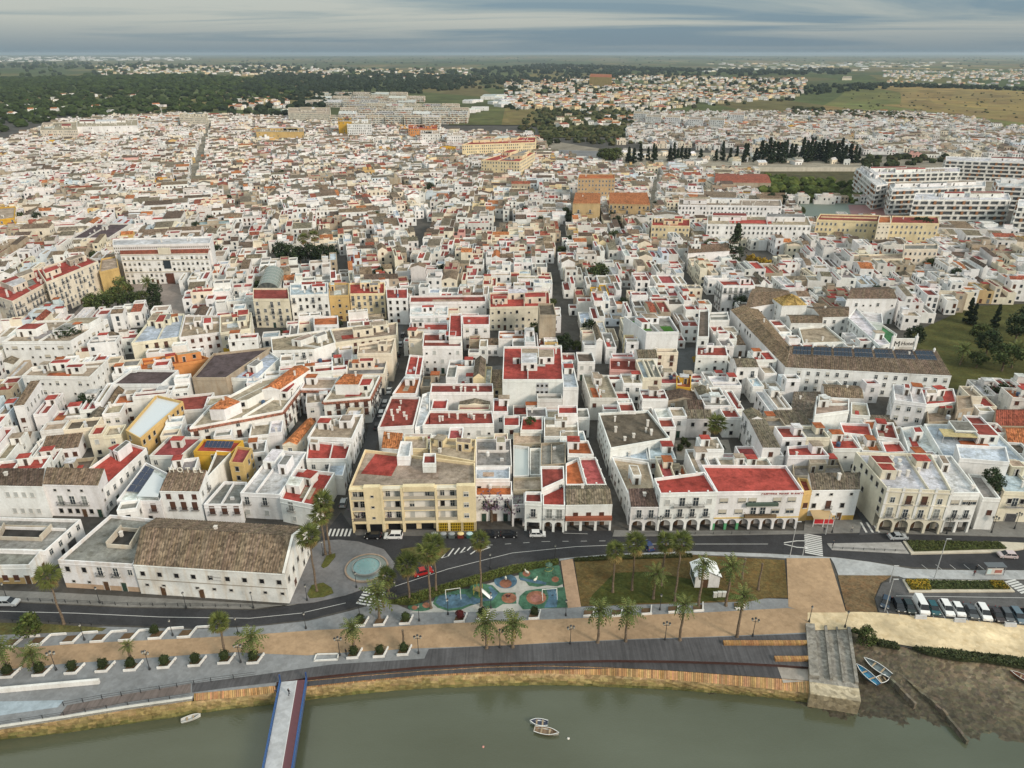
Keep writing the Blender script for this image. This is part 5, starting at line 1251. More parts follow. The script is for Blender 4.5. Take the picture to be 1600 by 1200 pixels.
def panel_grid(S, q, z, ns, nt, lift=0.5, s0=.1, s1=.9, t0=.1, t1=.9, tilt=0.35):
    for i in range(ns):
        for j in range(nt):
            a0, a1 = s0 + (s1 - s0) * i / ns, s0 + (s1 - s0) * (i + .93) / ns; b0, b1 = t0 + (t1 - t0) * j / nt, t0 + (t1 - t0) * (j + .9) / nt
            P4 = [quad_pt(q, a0, b0), quad_pt(q, a1, b0), quad_pt(q, a1, b1), quad_pt(q, a0, b1)]
            mb = S.mb('solar_panel'); zz = [z + lift, z + lift, z + lift + tilt, z + lift + tilt]
            top = [(p[0], p[1], h_) for p, h_ in zip(P4, zz)]
            mb.face(top, 'glass', (0.014, 0.024, 0.06)); bot = [(x, y, h_ - 0.06) for x, y, h_ in top]
            for k in range(4): mb.face([bot[k], bot[(k + 1) % 4], top[(k + 1) % 4], top[k]], 'metal', (0.4, 0.4, 0.42))
            mb.face(bot[::-1], 'metal', (0.3, 0.3, 0.3))
def sp_solar_roof(S, s_, rng):
    q = s_['q']; panel_grid(S, q, s_['h'] - 0.8, 2, 4, 0.6, .05, .42, .25, .95, 0.1)
    S.mb('roof_cover').prism([quad_pt(q, .45, .06), quad_pt(q, .95, .06), quad_pt(q, .9, .7), quad_pt(q, .5, .8)], s_['h'] + 0.6, s_['h'] + 0.75, 'paint', (0.55, 0.58, 0.60))
    for a_ in ((.45, .06), (.95, .06), (.9, .7), (.5, .8)):
        p = quad_pt(q, *a_); S.mb('cover_post').box(p[0], p[1], s_['h'] - 0.8, 0.12, 0.12, 1.4, 'metal', (0.5, 0.5, 0.5))
def sp_panels(S, s_, rng): panel_grid(S, s_['q'], s_['h'] - 0.8, 7, 1, 0.4, .15, .85, .45, .8, 0.9)
def sp_convent(S, s_, rng):
    q = s_['q']; h = s_['h']; rise = 2.0; n = 7
    # solar panels lie on the upper part of the front slope
    for i in range(n):
        for j in range(2):
            for k in range(5):
                s0 = 0.03 + (i + (k + .04) / 5.6) / n * 0.95; s1 = 0.03 + (i + (k + .92) / 5.6) / n * 0.95; t0, t1 = .44 + j * .145, .44 + j * .145 + .13
                P4 = [(quad_pt(q, a_, b_), h + rise * b_ / 0.75 + 0.28) for a_, b_ in ((s0, t0), (s1, t0), (s1, t1), (s0, t1))]
                mb = S.mb('solar_panel'); top = [(p[0], p[1], z) for p, z in P4]; bot = [(x, y, z - 0.07) for x, y, z in top]
                mb.face(top, 'glass', (0.012, 0.016, 0.028))
                for e_ in range(4): mb.face([bot[e_], bot[(e_ + 1) % 4], top[(e_ + 1) % 4], top[e_]], 'metal', (0.45, 0.46, 0.48))
        x, y = quad_pt(q, 0.03 + (i + 0.97) / n * 0.95, 0.72); S.mb('finial').lathe([(0.35, 0), (0.35, 0.9), (0.5, 1.0), (0.3, 1.5), (0.02, 1.8)], 8, 'plaster', WHITE, (x, y, h + 1.7))
    x, y = quad_pt(q, 0.78, 0.84); mb = S.mb('sign_board'); mb.box(x, y, h + 1.0, 8.4, 0.5, 4.6, 'plaster', (0.74, 0.73, 0.70))
    for sx in (-4.2, 4.2):
        S.mb('sign_pier').box(x + sx, y, h + 1.0, 0.9, 0.9, 5.4, 'plaster', WHITE); S.mb('sign_pinnacle').lathe([(0.4, 0), (0.02, 1.3)], 6, 'plaster', WHITE, (x + sx, y, h + 6.4))
    lettering(S, 'M', 3.0, x - 2.6, y - 0.3, h + 2.6, 0, -1, (0.05, 0.05, 0.045), 'sign_letters'); lettering(S, 'Hotel', 2.0, x + 1.2, y - 0.3, h + 3.1, 0, -1, (0.08, 0.07, 0.06), 'sign_letters')
    S.mb('sign_rule').box(x + 0.8, y - 0.28, h + 1.9, 4.6, 0.06, 0.28, 'paint', (0.35, 0.33, 0.30))
def sp_redbalcony(S, s_, rng):
    band(S, s_['q'][0], s_['q'][1], 3.62, 0.16, 0.9, (0.34, 0.12, 0.07), 'balcony'); band(S, s_['q'][0], s_['q'][1], 3.78, 0.75, 0.88, (0.30, 0.10, 0.06), 'balcony_rail')
def sp_restaurant(S, s_, rng):
    a, u, n, L_ = fe(s_); p = a + u * (L_ * 0.76) + n * 0.06
    lettering(S, 'CAFETERIA  PASAJE  BLANCO', 0.8, p.x, p.y, s_['h'] - 1.0, n.x, n.y, (0.33, 0.05, 0.04), 'sign_letters')
    for z in (3.75, 7.2):
        band(S, tuple((a + u * L_ * 0.35)[:2]), tuple((a + u * L_ * 0.72)[:2]), z, 0.15, 0.85, (0.6, 0.58, 0.54), 'balcony')
        band(S, tuple((a + u * L_ * 0.35)[:2]), tuple((a + u * L_ * 0.72)[:2]), z + 0.15, 0.75, 0.83, (0.08, 0.11, 0.09) if z > 5 else (0.2, 0.14, 0.08), 'balcony_rail')
    band(S, s_['q'][0], s_['q'][1], 3.45, 0.25, 0.12, (0.6, 0.4, 0.06), 'fascia')
def sp_pilasters(S, s_, rng):
    a, u, n, L_ = fe(s_)
    for t_ in (0.0, 0.245, 0.5, 0.745, 0.98):
        p = a + u * (L_ * t_); S.mb('pilaster').hexa(p + n * 0.12 + Vector((0, 0, 4.3)), u * 0.6, -n * 0.12, (0, 0, s_['h'] - 4.3 + 0.6), 'plaster', WHITE, 'dk')
    for z, w in ((8.2, 0.25), (11.8, 0.35), (4.25, 0.3)): band(S, s_['q'][0], s_['q'][1], z, w, 0.2, (0.70, 0.66, 0.58), 'cornice')
def sp_shaft(S, s_, rng):
    a, u, n, L_ = fe(s_)
    p = a + u * (L_ * 0.56); S.mb('window_shaft').hexa(p + n * 0.02, u * (L_ * 0.2), -n * 0.02, (0, 0, s_['h'] - 0.9), 'plaster', (0.50, 0.52, 0.55), 'dk')
    for f in range(5):
        for t_ in (0.585, 0.655, 0.73):
            p = a + u * (L_ * t_) + n * 0.03; S.inst('window', WM['ws'], p.x, p.y, 1.0 + f * 2.35, n.x, n.y, (1.1, 1, 1.3))
def sp_turf(S, s_, rng):
    q = s_['q']
    for a_ in ((.05, .2, .3, .8), (.62, .1, .9, .45)):
        S.mb('turf').prism([quad_pt(q, a_[0], a_[1]), quad_pt(q, a_[2], a_[1]), quad_pt(q, a_[2], a_[3]), quad_pt(q, a_[0], a_[3])], s_['h'] - 0.8, s_['h'] - 0.72, 'grass', (0.05, 0.14, 0.025))
def sp_bigblue(S, s_, rng):
    q = s_['q']; z = s_['h']
    S.mb('canopy').prism([quad_pt(q, .12, .72), quad_pt(q, .55, .70), quad_pt(q, .58, .48), quad_pt(q, .12, .48)], z + 1.2, z + 1.35, 'wood', (0.46, 0.38, 0.2))
    for a_ in ((.12, .72), (.55, .70), (.58, .48), (.12, .48)):
        p = quad_pt(q, *a_); S.mb('canopy_post').box(p[0], p[1], z - 0.8, 0.14, 0.14, 2.1, 'metal', (0.4, 0.4, 0.4))
def sp_stripes(S, s_, rng):
    q = s_['q']; h = s_['h']; n = max(3, int(h / 3.1)); fh = (h - 0.9) / n
    for i in range(len(q)):
        a, b_ = q[i], q[(i + 1) % len(q)]; L_ = math.dist(a, b_); m_ = lerp(a, b_, .5)
        if ((b_[1] - a[1]) * -m_[0] + (a[0] - b_[0]) * -m_[1]) < 0 or L_ < 5: continue
        u = ((b_[0] - a[0]) / L_, (b_[1] - a[1]) / L_); k0 = (a[0] + u[0] * 0.8, a[1] + u[1] * 0.8); k1 = (b_[0] - u[0] * 0.8, b_[1] - u[1] * 0.8)
        for f in range(n):
            hl = s_.get('hill'); band(S, k0, k1, f * fh + (1.75 if hl else 1.2), fh - (2.0 if hl else 1.5), 0.05, (0.12, 0.12, 0.12) if hl else (0.09, 0.095, 0.10), 'window_band', 'glass'); band(S, a, b_, f * fh + 0.1, 1.6 if hl else 1.05, 0.5 if hl else 1.0, jit((0.78, 0.73, 0.64) if hl else (0.72, 0.71, 0.68), rng, .04), 'balcony', ext=0.2)
            nb = int(L_ / 6)
            for k in range(nb):
                p = lerp(a, b_, (k + 0.5 + rng.uniform(-.2, .2)) / nb); p2 = (p[0] + u[0] * 1.6, p[1] + u[1] * 1.6)
                band(S, p, p2, f * fh + 1.15, fh - 1.15, 0.9, rng.choice([(0.68, 0.67, 0.64), (0.68, 0.67, 0.64), (0.33, 0.17, 0.09)]), 'divider')
def sp_townhall(S, s_, rng):
    a, u, n, L_ = fe(s_)
    p = a + u * (L_ * 0.47); S.mb('portal').hexa(p + n * 0.3, u * (L_ * .09), -n * 0.3, (0, 0, 5.5), 'wood', (0.12, 0.05, 0.035), 'dk')
    S.mb('portal_window').hexa(p + n * 0.25 + Vector((0, 0, 8)), u * (L_ * .08), -n * 0.25, (0, 0, 4.5), 'glass', GLASS, 'dk')
    for z in (6.2, 12.4, 15.2): band(S, s_['q'][0], s_['q'][1], z, 0.45, 0.35, (0.66, 0.62, 0.54), 'cornice')
    p = a + u * (L_ * 0.5); S.mb('crest').box(p.x, p.y + 0.6, s_['h'], 6, 1.0, 3.0, 'plaster', CREAM)
def sp_lattice(S, s_, rng):
    a, u, n, L_ = fe(s_); mb = S.mb('lattice_holes')
    for r in range(3):
        for k in range(46):
            p = a + u * (L_ * (k + 0.25 + 0.5 * (r % 2)) / 46.6) + n * 0.04 + Vector((0, 0, s_['h'] - 5.0 + r * 1.4)); mb.hexa(p, u * (L_ / 46 * 0.5), -n * 0.03, (0, 0, 0.85), 'paint', (0.14, 0.12, 0.10), 'k')
def sp_vault(S, s_, rng):
    q = s_['q']; N_ = 10; R_ = math.dist(q[0], q[1]) / 2; mb = S.mb('glass_vault'); z = s_['h'] - 0.6
    f_, b_ = lerp(q[0], q[1], .5), lerp(q[3], q[2], .5)
    arc = lambda c_, k: (c_[0] - cos(pi * k / N_) * R_ * 0.94, c_[1], z + sin(pi * k / N_) * R_ * 0.7)
    for k in range(N_):
        for j in range(6):
            p0, p1 = lerp(f_, b_, j / 6 + .01), lerp(f_, b_, (j + .93) / 6)
            mb.face([arc(p0, k), arc(p0, k + .93), arc(p1, k + .93), arc(p1, k)][::-1], 'glass', (0.20, 0.23, 0.20))
    fr = S.mb('vault_frame')
    for k in range(N_):
        fr.face([tuple(Vector(arc(f_, k)) - Vector((0, 0, 0.05))), tuple(Vector(arc(f_, k + 1)) - Vector((0, 0, 0.05))), tuple(Vector(arc(b_, k + 1)) - Vector((0, 0, 0.05))), tuple(Vector(arc(b_, k)) - Vector((0, 0, 0.05)))][::-1], 'metal', (0.36, 0.36, 0.33))
        fr.face([(f_[0], f_[1] - 0.05, z), arc((f_[0], f_[1] - 0.05), k), arc((f_[0], f_[1] - 0.05), k + 1)][::-1], 'glass', (0.06, 0.07, 0.07) if k % 2 else (0.10, 0.11, 0.1))
def sp_apartments(S, s_, rng):
    a, u, n, L_ = fe(s_); h = s_['h']; col = jit(YELLOW, rng, 0.02); wcol = (0.74, 0.72, 0.68); D = 1.4
    def blk(t0, t1, z0, z1, d0, d1, c_, name, m_='plaster'):       # d: distance out from the wall plane
        S.mb(name).hexa(a + u * (L_ * t0) + n * d1 + Vector((0, 0, z0)), u * (L_ * (t1 - t0)), -n * (d1 - d0), (0, 0, z1 - z0), m_, c_, '')
    blk(0, 1, 3.2, h - 0.6, 0.0, 0.03, wcol, 'rear_wall')
    for t0, t1 in ((0.115, 0.245), (0.85, 1.0)): blk(t0, t1, 0, h + 0.5, 0.03, D, col, 'bay')
    for t_ in (0.245, 0.405, 0.675): blk(t_, t_ + 0.018, 0, h + 0.1, 0.03, D + .06, col, 'pier')
    blk(0.0, 0.012, 0, h - 0.4, 0.03, D, col, 'pier'); blk(0.425, 0.675, h - 0.9, h + 0.5, 0.03, D, col, 'parapet'); blk(0, 0.115, h - 0.7, h - 0.1, 0.03, D, col, 'parapet'); blk(0.263, 0.405, h - 0.6, h, 0.03, D, (0.68, 0.62, 0.5), 'parapet'); blk(0.693, 0.85, h - 0.6, h, 0.03, D, (0.68, 0.62, 0.5), 'parapet')
    q = s_['q']; S.mb('terrace_patch').prism([quad_pt(q, .04, .4), quad_pt(q, .3, .36), quad_pt(q, .34, .97), quad_pt(q, .1, .97)], h - .8, h - .72, 'terrace', RED)
    fz = [3.1, 6.25, 9.35]
    for i, z in enumerate(fz):
        for t0, t1 in ((0.012, 0.115), (0.263, 0.405), (0.423, 0.675), (0.693, 0.85)):
            blk(t0, t1, z, z + 0.28, 0.03, D - 0.05, col, 'balcony_slab')
            rc = rng.choice([(0.16, 0.14, 0.11), (0.42, 0.38, 0.30), (0.24, 0.22, 0.2), (0.40, 0.36, 0.3)])
            blk(t0, t1, z + 0.28, z + 1.15, D - 0.16, D - 0.10, rc, 'balcony_rail', 'metal')
            k = max(2, int((t1 - t0) * L_ / 2.6))
            for j in range(k):
                p = a + u * (L_ * (t0 + (t1 - t0) * (j + .5) / k)) + n * 0.035; S.inst('window', WM[rng.choice(['w', 'wd', 'wh', 'wp'])], p.x, p.y, z + 0.5, n.x, n.y, (1, 1, 1.15))
        for t_ in (0.18, 0.925):
            p = a + u * (L_ * t_) + n * (D + .004); S.inst('window', WM['ws' if t_ < .5 else 'wh'], p.x, p.y, z + 1.1, n.x, n.y, (1, 1, .8))
    for t_ in (0.05, 0.19, 0.33, 0.46, 0.6):
        p = a + u * (L_ * t_) + n * (D + 0.004 if 0.115 < t_ < 0.245 else 0.034); S.mb('shop_opening').hexa(p - u * 1.5 + n * 0.02, u * 3.0, -n * 0.02, (0, 0, 2.6), 'glass', (0.015, 0.015, 0.017), 'dk')
    for j in range(3):
        t0 = 0.685 + j * 0.105; p = a + u * (L_ * t0) + n * (D + 0.02)
        S.mb('grille').hexa(p, u * (L_ * 0.085), -n * 0.05, (0, 0, 2.7), 'paint', (0.42, 0.28, 0.02), 'dk')
        mb = S.mb('grille_hole')
        for r in range(3):
            for k in range(6): mb.hexa(p + u * (L_ * 0.085 * (k + .2) / 6) + n * 0.01 + Vector((0, 0, 0.25 + r * 0.82)), u * (L_ * .085 * .6 / 6), -n * 0.01, (0, 0, 0.6), 'glass', (0.03, 0.025, 0.01), 'dk')
    blk(0.675, 1.0, 0, 2.95, 0.03, D, col, 'shop_base'); blk(0.0, 1.0, 2.7, 3.1, 0.03, D + .03, col, 'fascia')
SPF = {k[3:]: v for k, v in list(globals().items()) if k.startswith('sp_')}

hrng = random.Random(3)
for i, s_ in enumerate(SPEC):
    c_ = centroid(s_['q']); r = random.Random(50 + i)
    lab = s_.get('lab') or auto_label(s_['wall'], s_['h'], roof_name(s_['roof']), c_)
    grp = s_.get('grp')
    S = Sink(s_.get('name', 'town_house'), lab, s_.get('cat', 'house'), c_, grp)
    s_['S'] = S; s_['labtxt'] = lab
    volume(S, s_['q'], s_['h'], s_['roof'], s_['wall'], r, True, s_)
    if 'sp' in s_: SPF[s_['sp']](S, s_, r)
    S.done()
for p in PROC[:NEAR_N]:
    r = random.Random(p['seed']); hmax = max(v[1] for v in p['vols']); top = max(p['vols'], key=lambda v: area(v[0]))
    names = [roof_name(v[2]) for v in sorted(p['vols'], key=lambda v: -area(v[0]))]
    lab = auto_label(p['wall'], hmax, names[0], p['c'], (' and ' + names[1]) if len(names) > 1 and names[1] != names[0] else '')
    p['lab'] = lab; S = Sink('town_house', lab, 'house', p['c'], None); p['S'] = S
    for q, h, roof in p['vols']: volume(S, q, h, roof, p['wall'], r, True, {'wallpar': r.uniform(0.6, 1.0), 'cl': 1.3})
    S.done()
# labels that came out alike belong to look-alikes: they share a group
byl = {}
for o in list(COL.objects):
    if o.parent is None and 'label' in o.keys(): byl.setdefault(o['label'], []).append(o)
for l_, os_ in byl.items():
    if len(os_) > 1:
        for o in os_: o['group'] = 'look-alike ' + l_[:60]
MASS = MB()
for p in PROC[NEAR_N:]:
    r = random.Random(p['seed']); S = Sink('', '', '', p['c'], mass=MASS)
    far = p['c'][1] > 620
    for q, h, roof in p['vols']:
        volume(S, q, h, roof, p['wall'], r, False, {'wallpar': 0.6 if not far else 0.3, 'cl': 1.0 if not far else 0.7})
o = stuff(MASS.build('distant_houses')); o['label'] = 'mass of white houses with red and tan roofs filling the old town behind the riverfront'; o['category'] = 'houses'
print('mass faces', len(MASS.f), 'proc', len(PROC))
# ================================================================ palms, street furniture, vehicles, boats
orng = random.Random(21)
def base_h(bx, by, tx, ty, z=0.15):
    """ground point of a base pixel, and the height that brings its top to the top pixel"""
    x, y = P(bx, by, z)
    lo, hi = 0.3, 40.0
    for _ in range(30):
        m_ = (lo + hi) / 2
        if pix(x, y, z + m_)[1] > ty: lo = m_
        else: hi = m_
    return x, y, lo
# ---- palm fronds: a curved rib with drooping leaflets; shared meshes
def frond_mesh(L_, droop, width, col, dry=0.0, fan=False):
    mb = MB(); r = random.Random(int(L_ * 100 + droop * 10)); N_ = 7
    rib = []
    for k in range(N_ + 1):
        t_ = k / N_; rib.append(Vector((L_ * t_ * (1 - 0.18 * t_), 0, L_ * (0.42 * t_ - (0.42 + droop) * t_ * t_))))
    if fan:
        for k in range(9):
            a_ = (k - 4) * 0.27; c0 = rib[3]; tip = c0 + Vector((cos(a_) * L_ * .62, sin(a_) * L_ * .62, -abs(a_) * 0.12 * L_ - 0.1 * L_)); w = Vector((-sin(a_), cos(a_), 0)) * 0.09
            mid = c0.lerp(tip, .55) + Vector((0, 0, .08))
            mb.face([tuple(c0), tuple(mid - w), tuple(tip), tuple(mid + w)], 'leaf', jit(col, r, .2))
        mb.face([tuple(rib[0] + Vector((0, .05, 0))), tuple(rib[0] - Vector((0, .05, 0))), tuple(rib[3])], 'leaf', jit(col, r, .1))
    else:
        for k in range(N_):
            for s_ in (-1, 1):
                a, b_ = rib[k], rib[k + 1]; w = width * sin(pi * min(1, (k + 0.8) / (N_ + 0.3))) + 0.06
                o = Vector((0.35 * w, s_ * w, -0.55 * w))
                mb.face([tuple(a), tuple(a.lerp(b_, .62)), tuple(a.lerp(b_, .8) + o), tuple(a.lerp(b_, .3) + o)], 'leaf', jit(lerp(col, (0.25, 0.19, 0.07), dry), r, .22))
    return mb.mesh('frond')
DG = (0.085, 0.105, 0.032); FG = (0.105, 0.125, 0.034)
FRD = [frond_mesh(3.0, 0.22, 0.36, DG), frond_mesh(2.8, 0.5, 0.34, DG), frond_mesh(2.6, 0.02, 0.34, (0.11, 0.13, 0.04)), frond_mesh(2.5, 0.8, 0.3, DG, 0.5)]
FRF = [frond_mesh(2.0, 0.3, 0.4, FG, fan=True), frond_mesh(1.9, 0.6, 0.4, (0.10, 0.115, 0.032), fan=True), frond_mesh(1.8, 1.3, 0.4, (0.20, 0.15, 0.06), fan=True)]
TRUNKS = {}
def trunk_mesh(h, r0, r1, bulge):
    key = (round(h), r0, r1)
    if key not in TRUNKS:
        mb = MB(); hh = round(h) or 1; n = max(5, int(hh * 1.3)); rr = random.Random(int(hh))
        pts = [(0.06 * sin(k * 0.7), 0.05 * cos(k * 0.9), hh * k / n) for k in range(n + 1)]
        rad = [r0 + (r1 - r0) * min(1, k / n * 1.6) + rr.uniform(-0.02, 0.035) + (bulge if k >= n - 1 else 0) + (0.12 if k == 0 else 0) for k in range(n + 1)]
        mb.tube(pts, rad, 8, 'bark', (0.17, 0.13, 0.095)); TRUNKS[key] = (mb.mesh('trunk', True), hh)
    return TRUNKS[key]
def palm(bx, by, tx, ty, kind, label, n=None, s=1.0, z=0.15, pos=None, h=None, grp='palms of the riverfront gardens'):
    if pos: x, y = pos
    else: x, y, h = base_h(bx, by, tx, ty, z)
    root = thing('palm_tree', label, 'palm tree', (x, y, z), orng.uniform(0, 6.28), grp)
    tm, hh = trunk_mesh(h, 0.30 if kind == 'date' else 0.26, 0.22 if kind == 'date' else 0.17, 0.16 if kind == 'date' else 0.05)
    link('trunk', tm, root, (0, 0, -0.05), 0, (1, 1, h / hh))
    if kind == 'dead': return root
    n = n or (30 if kind == 'date' else 28)
    fr = FRD if kind == 'date' else FRF
    for k in range(n):
        t_ = k / n; f = link('frond', fr[(2 if t_ < 0.25 else (0 if t_ < 0.6 else (1 if t_ < 0.85 else 3))) if kind == 'date' else (0 if t_ < .4 else (1 if t_ < .72 else 2))], root, (0, 0, h - 0.1 - t_ * 0.35))
        pitch = -radians(62) + t_ * radians(105) if kind == 'date' else -radians(70) + t_ * radians(125)
        f.rotation_euler = (orng.uniform(-.2, .2), pitch, k * 2.39996 + orng.uniform(-.15, .15)); q = s * 1.18 * orng.uniform(0.82, 1.15); f.scale = (q, q, q)
    return root
PL = 'feathery date palm '; PF = 'tall fan palm with shaggy crown '
for i, (b_, t_, k, l_, s_) in enumerate([
    ((100, 975), (72, 900), 'fan', PF + 'at the grass verge opposite the derelict house', 1.25), ((11, 1044), (14, 1012), 'date', PL + 'over the westernmost clipped bush', 1.1), ((57, 1045), (58, 1022), 'date', PL + 'over the second clipped bush from the west', 1.0), ((207, 1036), (197, 1007), 'date', 'spindly young palm over a clipped bush', 0.55), ((353, 1024), (342, 973), 'fan', 'slender palm with open crown over a clipped bush', 1.0), ((397, 1024), (391, 996), 'date', PL + 'over the clipped bush next to the slender palm', 1.1),
    ((553, 1014), (551, 980), 'date', 'thin date palm with sparse crown by the footbridge planters', 0.95), ((631, 1010), (630, 984), 'dead', 'bare palm trunk without crown above a clipped bush', 1), ((593, 967), (595, 928), 'date', 'bushy date palm with hanging yellow leaves at the hedge end', 1.35), ((607, 927), (607, 900), 'fan', 'short fan palm at the hedge beside the fountain plaza', 1.1), ((640, 938), (632, 882), 'fan', PF + 'at the road side of the hedge', 1.3), ((673, 950), (660, 864), 'fan', 'very tall fan palm at the playground corner', 1.25), ((682, 926), (682, 850), 'fan', PF + 'next to the very tall one', 1.25), ((752, 947), (741, 843), 'fan', 'very tall fan palm in the middle of the playground edge', 1.0),
    ((495, 924), (486, 836), 'fan', PF + 'in the round grass bed beside the warehouse', 1.35), ((509, 866), (497, 803), 'fan', PF + 'at the street mouth by the warehouse gable', 1.3), ((516, 865), (510, 784), 'fan', 'tallest fan palm at the street mouth by the warehouse gable', 1.3), ((760, 1013), (759, 973), 'date', PL + 'on the deck edge, first from the footbridge', 1.2), ((801, 1011), (799, 975), 'date', PL + 'on the deck edge, second from the footbridge', 1.15), ((934, 1004), (936, 953), 'date', PL + 'on the deck edge, third from the footbridge', 1.1), ((977, 1002), (981, 955), 'date', PL + 'on the deck edge, fourth from the footbridge', 1.1), ((1062, 1000), (1066, 944), 'date', 'thin date palm on the deck edge, fifth from the footbridge', 1.0), ((1151, 995), (1160, 930), 'date', 'thin date palm on the deck edge, last before the slipway', 0.95),
    ((957, 925), (955, 860), 'fan', PF + 'on the lawn nearest the brick path', 1.1), ((987, 922), (987, 848), 'fan', PF + 'on the lawn, second from the brick path', 1.2), ((1033, 915), (1032, 846), 'fan', PF + 'on the lawn behind the low date palm', 1.15), ((1021, 935), (1022, 895), 'date', 'low date palm in the middle of the lawn', 1.05), ((1054, 939), (1060, 847), 'fan', 'very tall fan palm in the middle of the lawn', 1.2), ((1091, 948), (1097, 882), 'date', 'date palm in front of the white kiosk', 1.0), ((1134, 946), (1141, 885), 'date', 'date palm beside the white kiosk', 1.15), ((1184, 921), (1190, 880), 'dead', 'bare palm trunk at the east end of the lawn', 1), ((1159, 905), (1164, 872), 'dead', 'bare palm trunk behind the white kiosk', 1)]):
    palm(*b_, *t_, k, l_, s=s_)
CP = 'palms inside the town'
for b_, t_, k, l_ in [((1115, 700), (1115, 662), 'fan', 'thick fan palm in the walled garden behind the arcades'), ((477, 640), (477, 620), 'fan', 'palm in the palace court'), ((196, 470), (198, 440), 'date', 'date palm before the town hall portal'), ((236, 465), (238, 440), 'date', 'date palm before the right half of the town hall'), ((146, 492), (146, 478), 'date', 'low date palm at the corner of the palm square'), ((170, 485), (168, 462), 'date', 'date palm in the middle of the palm square'), ((495, 408), (496, 368), 'fan', 'fan palm above the dark green garden'), ((478, 408), (477, 372), 'fan', 'second fan palm above the dark green garden'), ((1580, 575), (1572, 545), 'date', 'broad palm in the walled garden'), ((1500, 570), (1496, 545), 'date', 'palm at the shady end of the walled garden')]:
    palm(*b_, *t_, k, l_, s=1.5, z=0.0, grp=CP)
# ---- leafy trees: limbs and a crown of many small leaf faces in uneven clumps
def leafy_mesh(seed, rx, rz, n, col, leaf=0.55, clumps=26, conic=False, core=False):
    r = random.Random(seed); mb = MB(); cs = []
    for _ in range(clumps):
        a_, u = r.uniform(0, 6.283), r.uniform(-0.9, 1)
        if conic: zz = r.random() ** 0.8; q = (1 - zz) ** 0.85 * r.uniform(.55, 1); cs.append((cos(a_) * rx * q, sin(a_) * rx * q, rz * 2 * zz, rx * (.5 - .25 * zz)))
        else: q = sqrt(1 - u * u) * r.uniform(.5, .9); cs.append((cos(a_) * rx * q, sin(a_) * rx * q, rz + u * rz * .75, min(rx, rz) * r.uniform(.3, .5)))
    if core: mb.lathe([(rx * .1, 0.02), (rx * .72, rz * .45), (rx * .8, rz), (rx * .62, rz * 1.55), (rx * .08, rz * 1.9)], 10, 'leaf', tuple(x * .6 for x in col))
    for k in range(n):
        cx, cy_, cz, cr = cs[k % clumps]
        d = Vector((r.gauss(0, 1), r.gauss(0, 1), r.gauss(0, 1))).normalized() * cr * r.uniform(.6, 1.05); p = Vector((cx, cy_, cz)) + d
        t1 = Vector((r.gauss(0, 1), r.gauss(0, 1), r.gauss(0, .6))).normalized(); t2 = (d.cross(t1)).normalized() if d.length > 0 else Vector((0, 0, 1)); l_ = leaf * r.uniform(.6, 1.3)
        mb.face([tuple(p - t1 * l_ * .5), tuple(p + t2 * l_ * .35), tuple(p + t1 * l_ * .5), tuple(p - t2 * l_ * .35)], 'leaf', jit(col, r, .3))
    return mb.mesh('crown')
LEAF = {'oak': leafy_mesh(1, 3.2, 2.6, 1500, (0.045, 0.062, 0.02)), 'oak2': leafy_mesh(2, 3.4, 2.2, 1500, (0.06, 0.075, 0.022)), 'dark': leafy_mesh(3, 3.0, 2.7, 1400, (0.025, 0.038, 0.015)), 'cyp': leafy_mesh(4, 1.9, 5.5, 2600, (0.022, 0.034, 0.015), .7, 60, True), 'pine': leafy_mesh(5, 5.0, 1.7, 1700, (0.028, 0.045, 0.014), .6, 40), 'bush': leafy_mesh(6, 0.82, 0.9, 620, (0.030, 0.042, 0.012), .2, 34, core=True), 'conifer': leafy_mesh(7, 4.0, 8.0, 2000, (0.03, 0.045, 0.02), .8, 60, True), 'yell': leafy_mesh(8, 3.0, 2.2, 1000, (0.33, 0.21, 0.02)), 'redb': leafy_mesh(9, 0.82, 0.9, 620, (0.10, 0.02, 0.02), .2, 34, core=True), 'purple': leafy_mesh(10, 2.4, 1.7, 160, (0.13, 0.085, 0.12), .4, 24), 'ball': leafy_mesh(12, 1.5, 1.4, 800, (0.06, 0.08, 0.02), .4, 24)}
def limb_mesh(h, r):
    mb = MB(); mb.tube([(0, 0, 0), (.05, 0, h * .5), (0, .05, h)], [r * 1.3, r, r * .7], 7, 'bark', (0.13, 0.10, 0.075))
    for k in range(5):
        a_ = k * 1.257; mb.tube([(0, 0, h * .75), (cos(a_) * h * .3, sin(a_) * h * .3, h * 1.15), (cos(a_) * h * .6, sin(a_) * h * .6, h * 1.5)], [r * .6, r * .4, r * .15], 5, 'bark', (0.13, 0.10, 0.075))
    return mb.mesh('trunk')
LIMB = limb_mesh(2.2, 0.22)
def tree(kind, px, py, s, label, name='leafy_tree', cat='tree', grp=None, z=0.0, lift=1.6, sz=None, pos=None):
    x, y = pos or P(px, py, z)
    root = thing(name, label, cat, (x, y, z), orng.uniform(0, 6.28), grp)
    link('trunk', LIMB, root, (0, 0, -0.1), 0, (s, s, max(.4, lift / 1.6) * s)); link('crown', LEAF[kind], root, (0, 0, lift * s), 0, (s, s, sz or s))
    return root
tree('purple', 768, 815, 1.6, 'bare purple-tinged tree in front of the white house with dark doors', lift=2.4); tree('purple', 800, 818, 1.4, 'bare purple-tinged tree beside the narrow off-white house', lift=2.4); tree('purple', 612, 822, 1.2, 'thin street tree in front of the yellow apartment block', lift=2.6); tree('purple', 560, 826, 1.1, 'thin street tree at the corner of the yellow apartment block', lift=2.6)
tree('conifer', 1146, 415, 1.35, 'tall dark tiered conifer rising above the white houses', 'conifer_tree', lift=1.0)
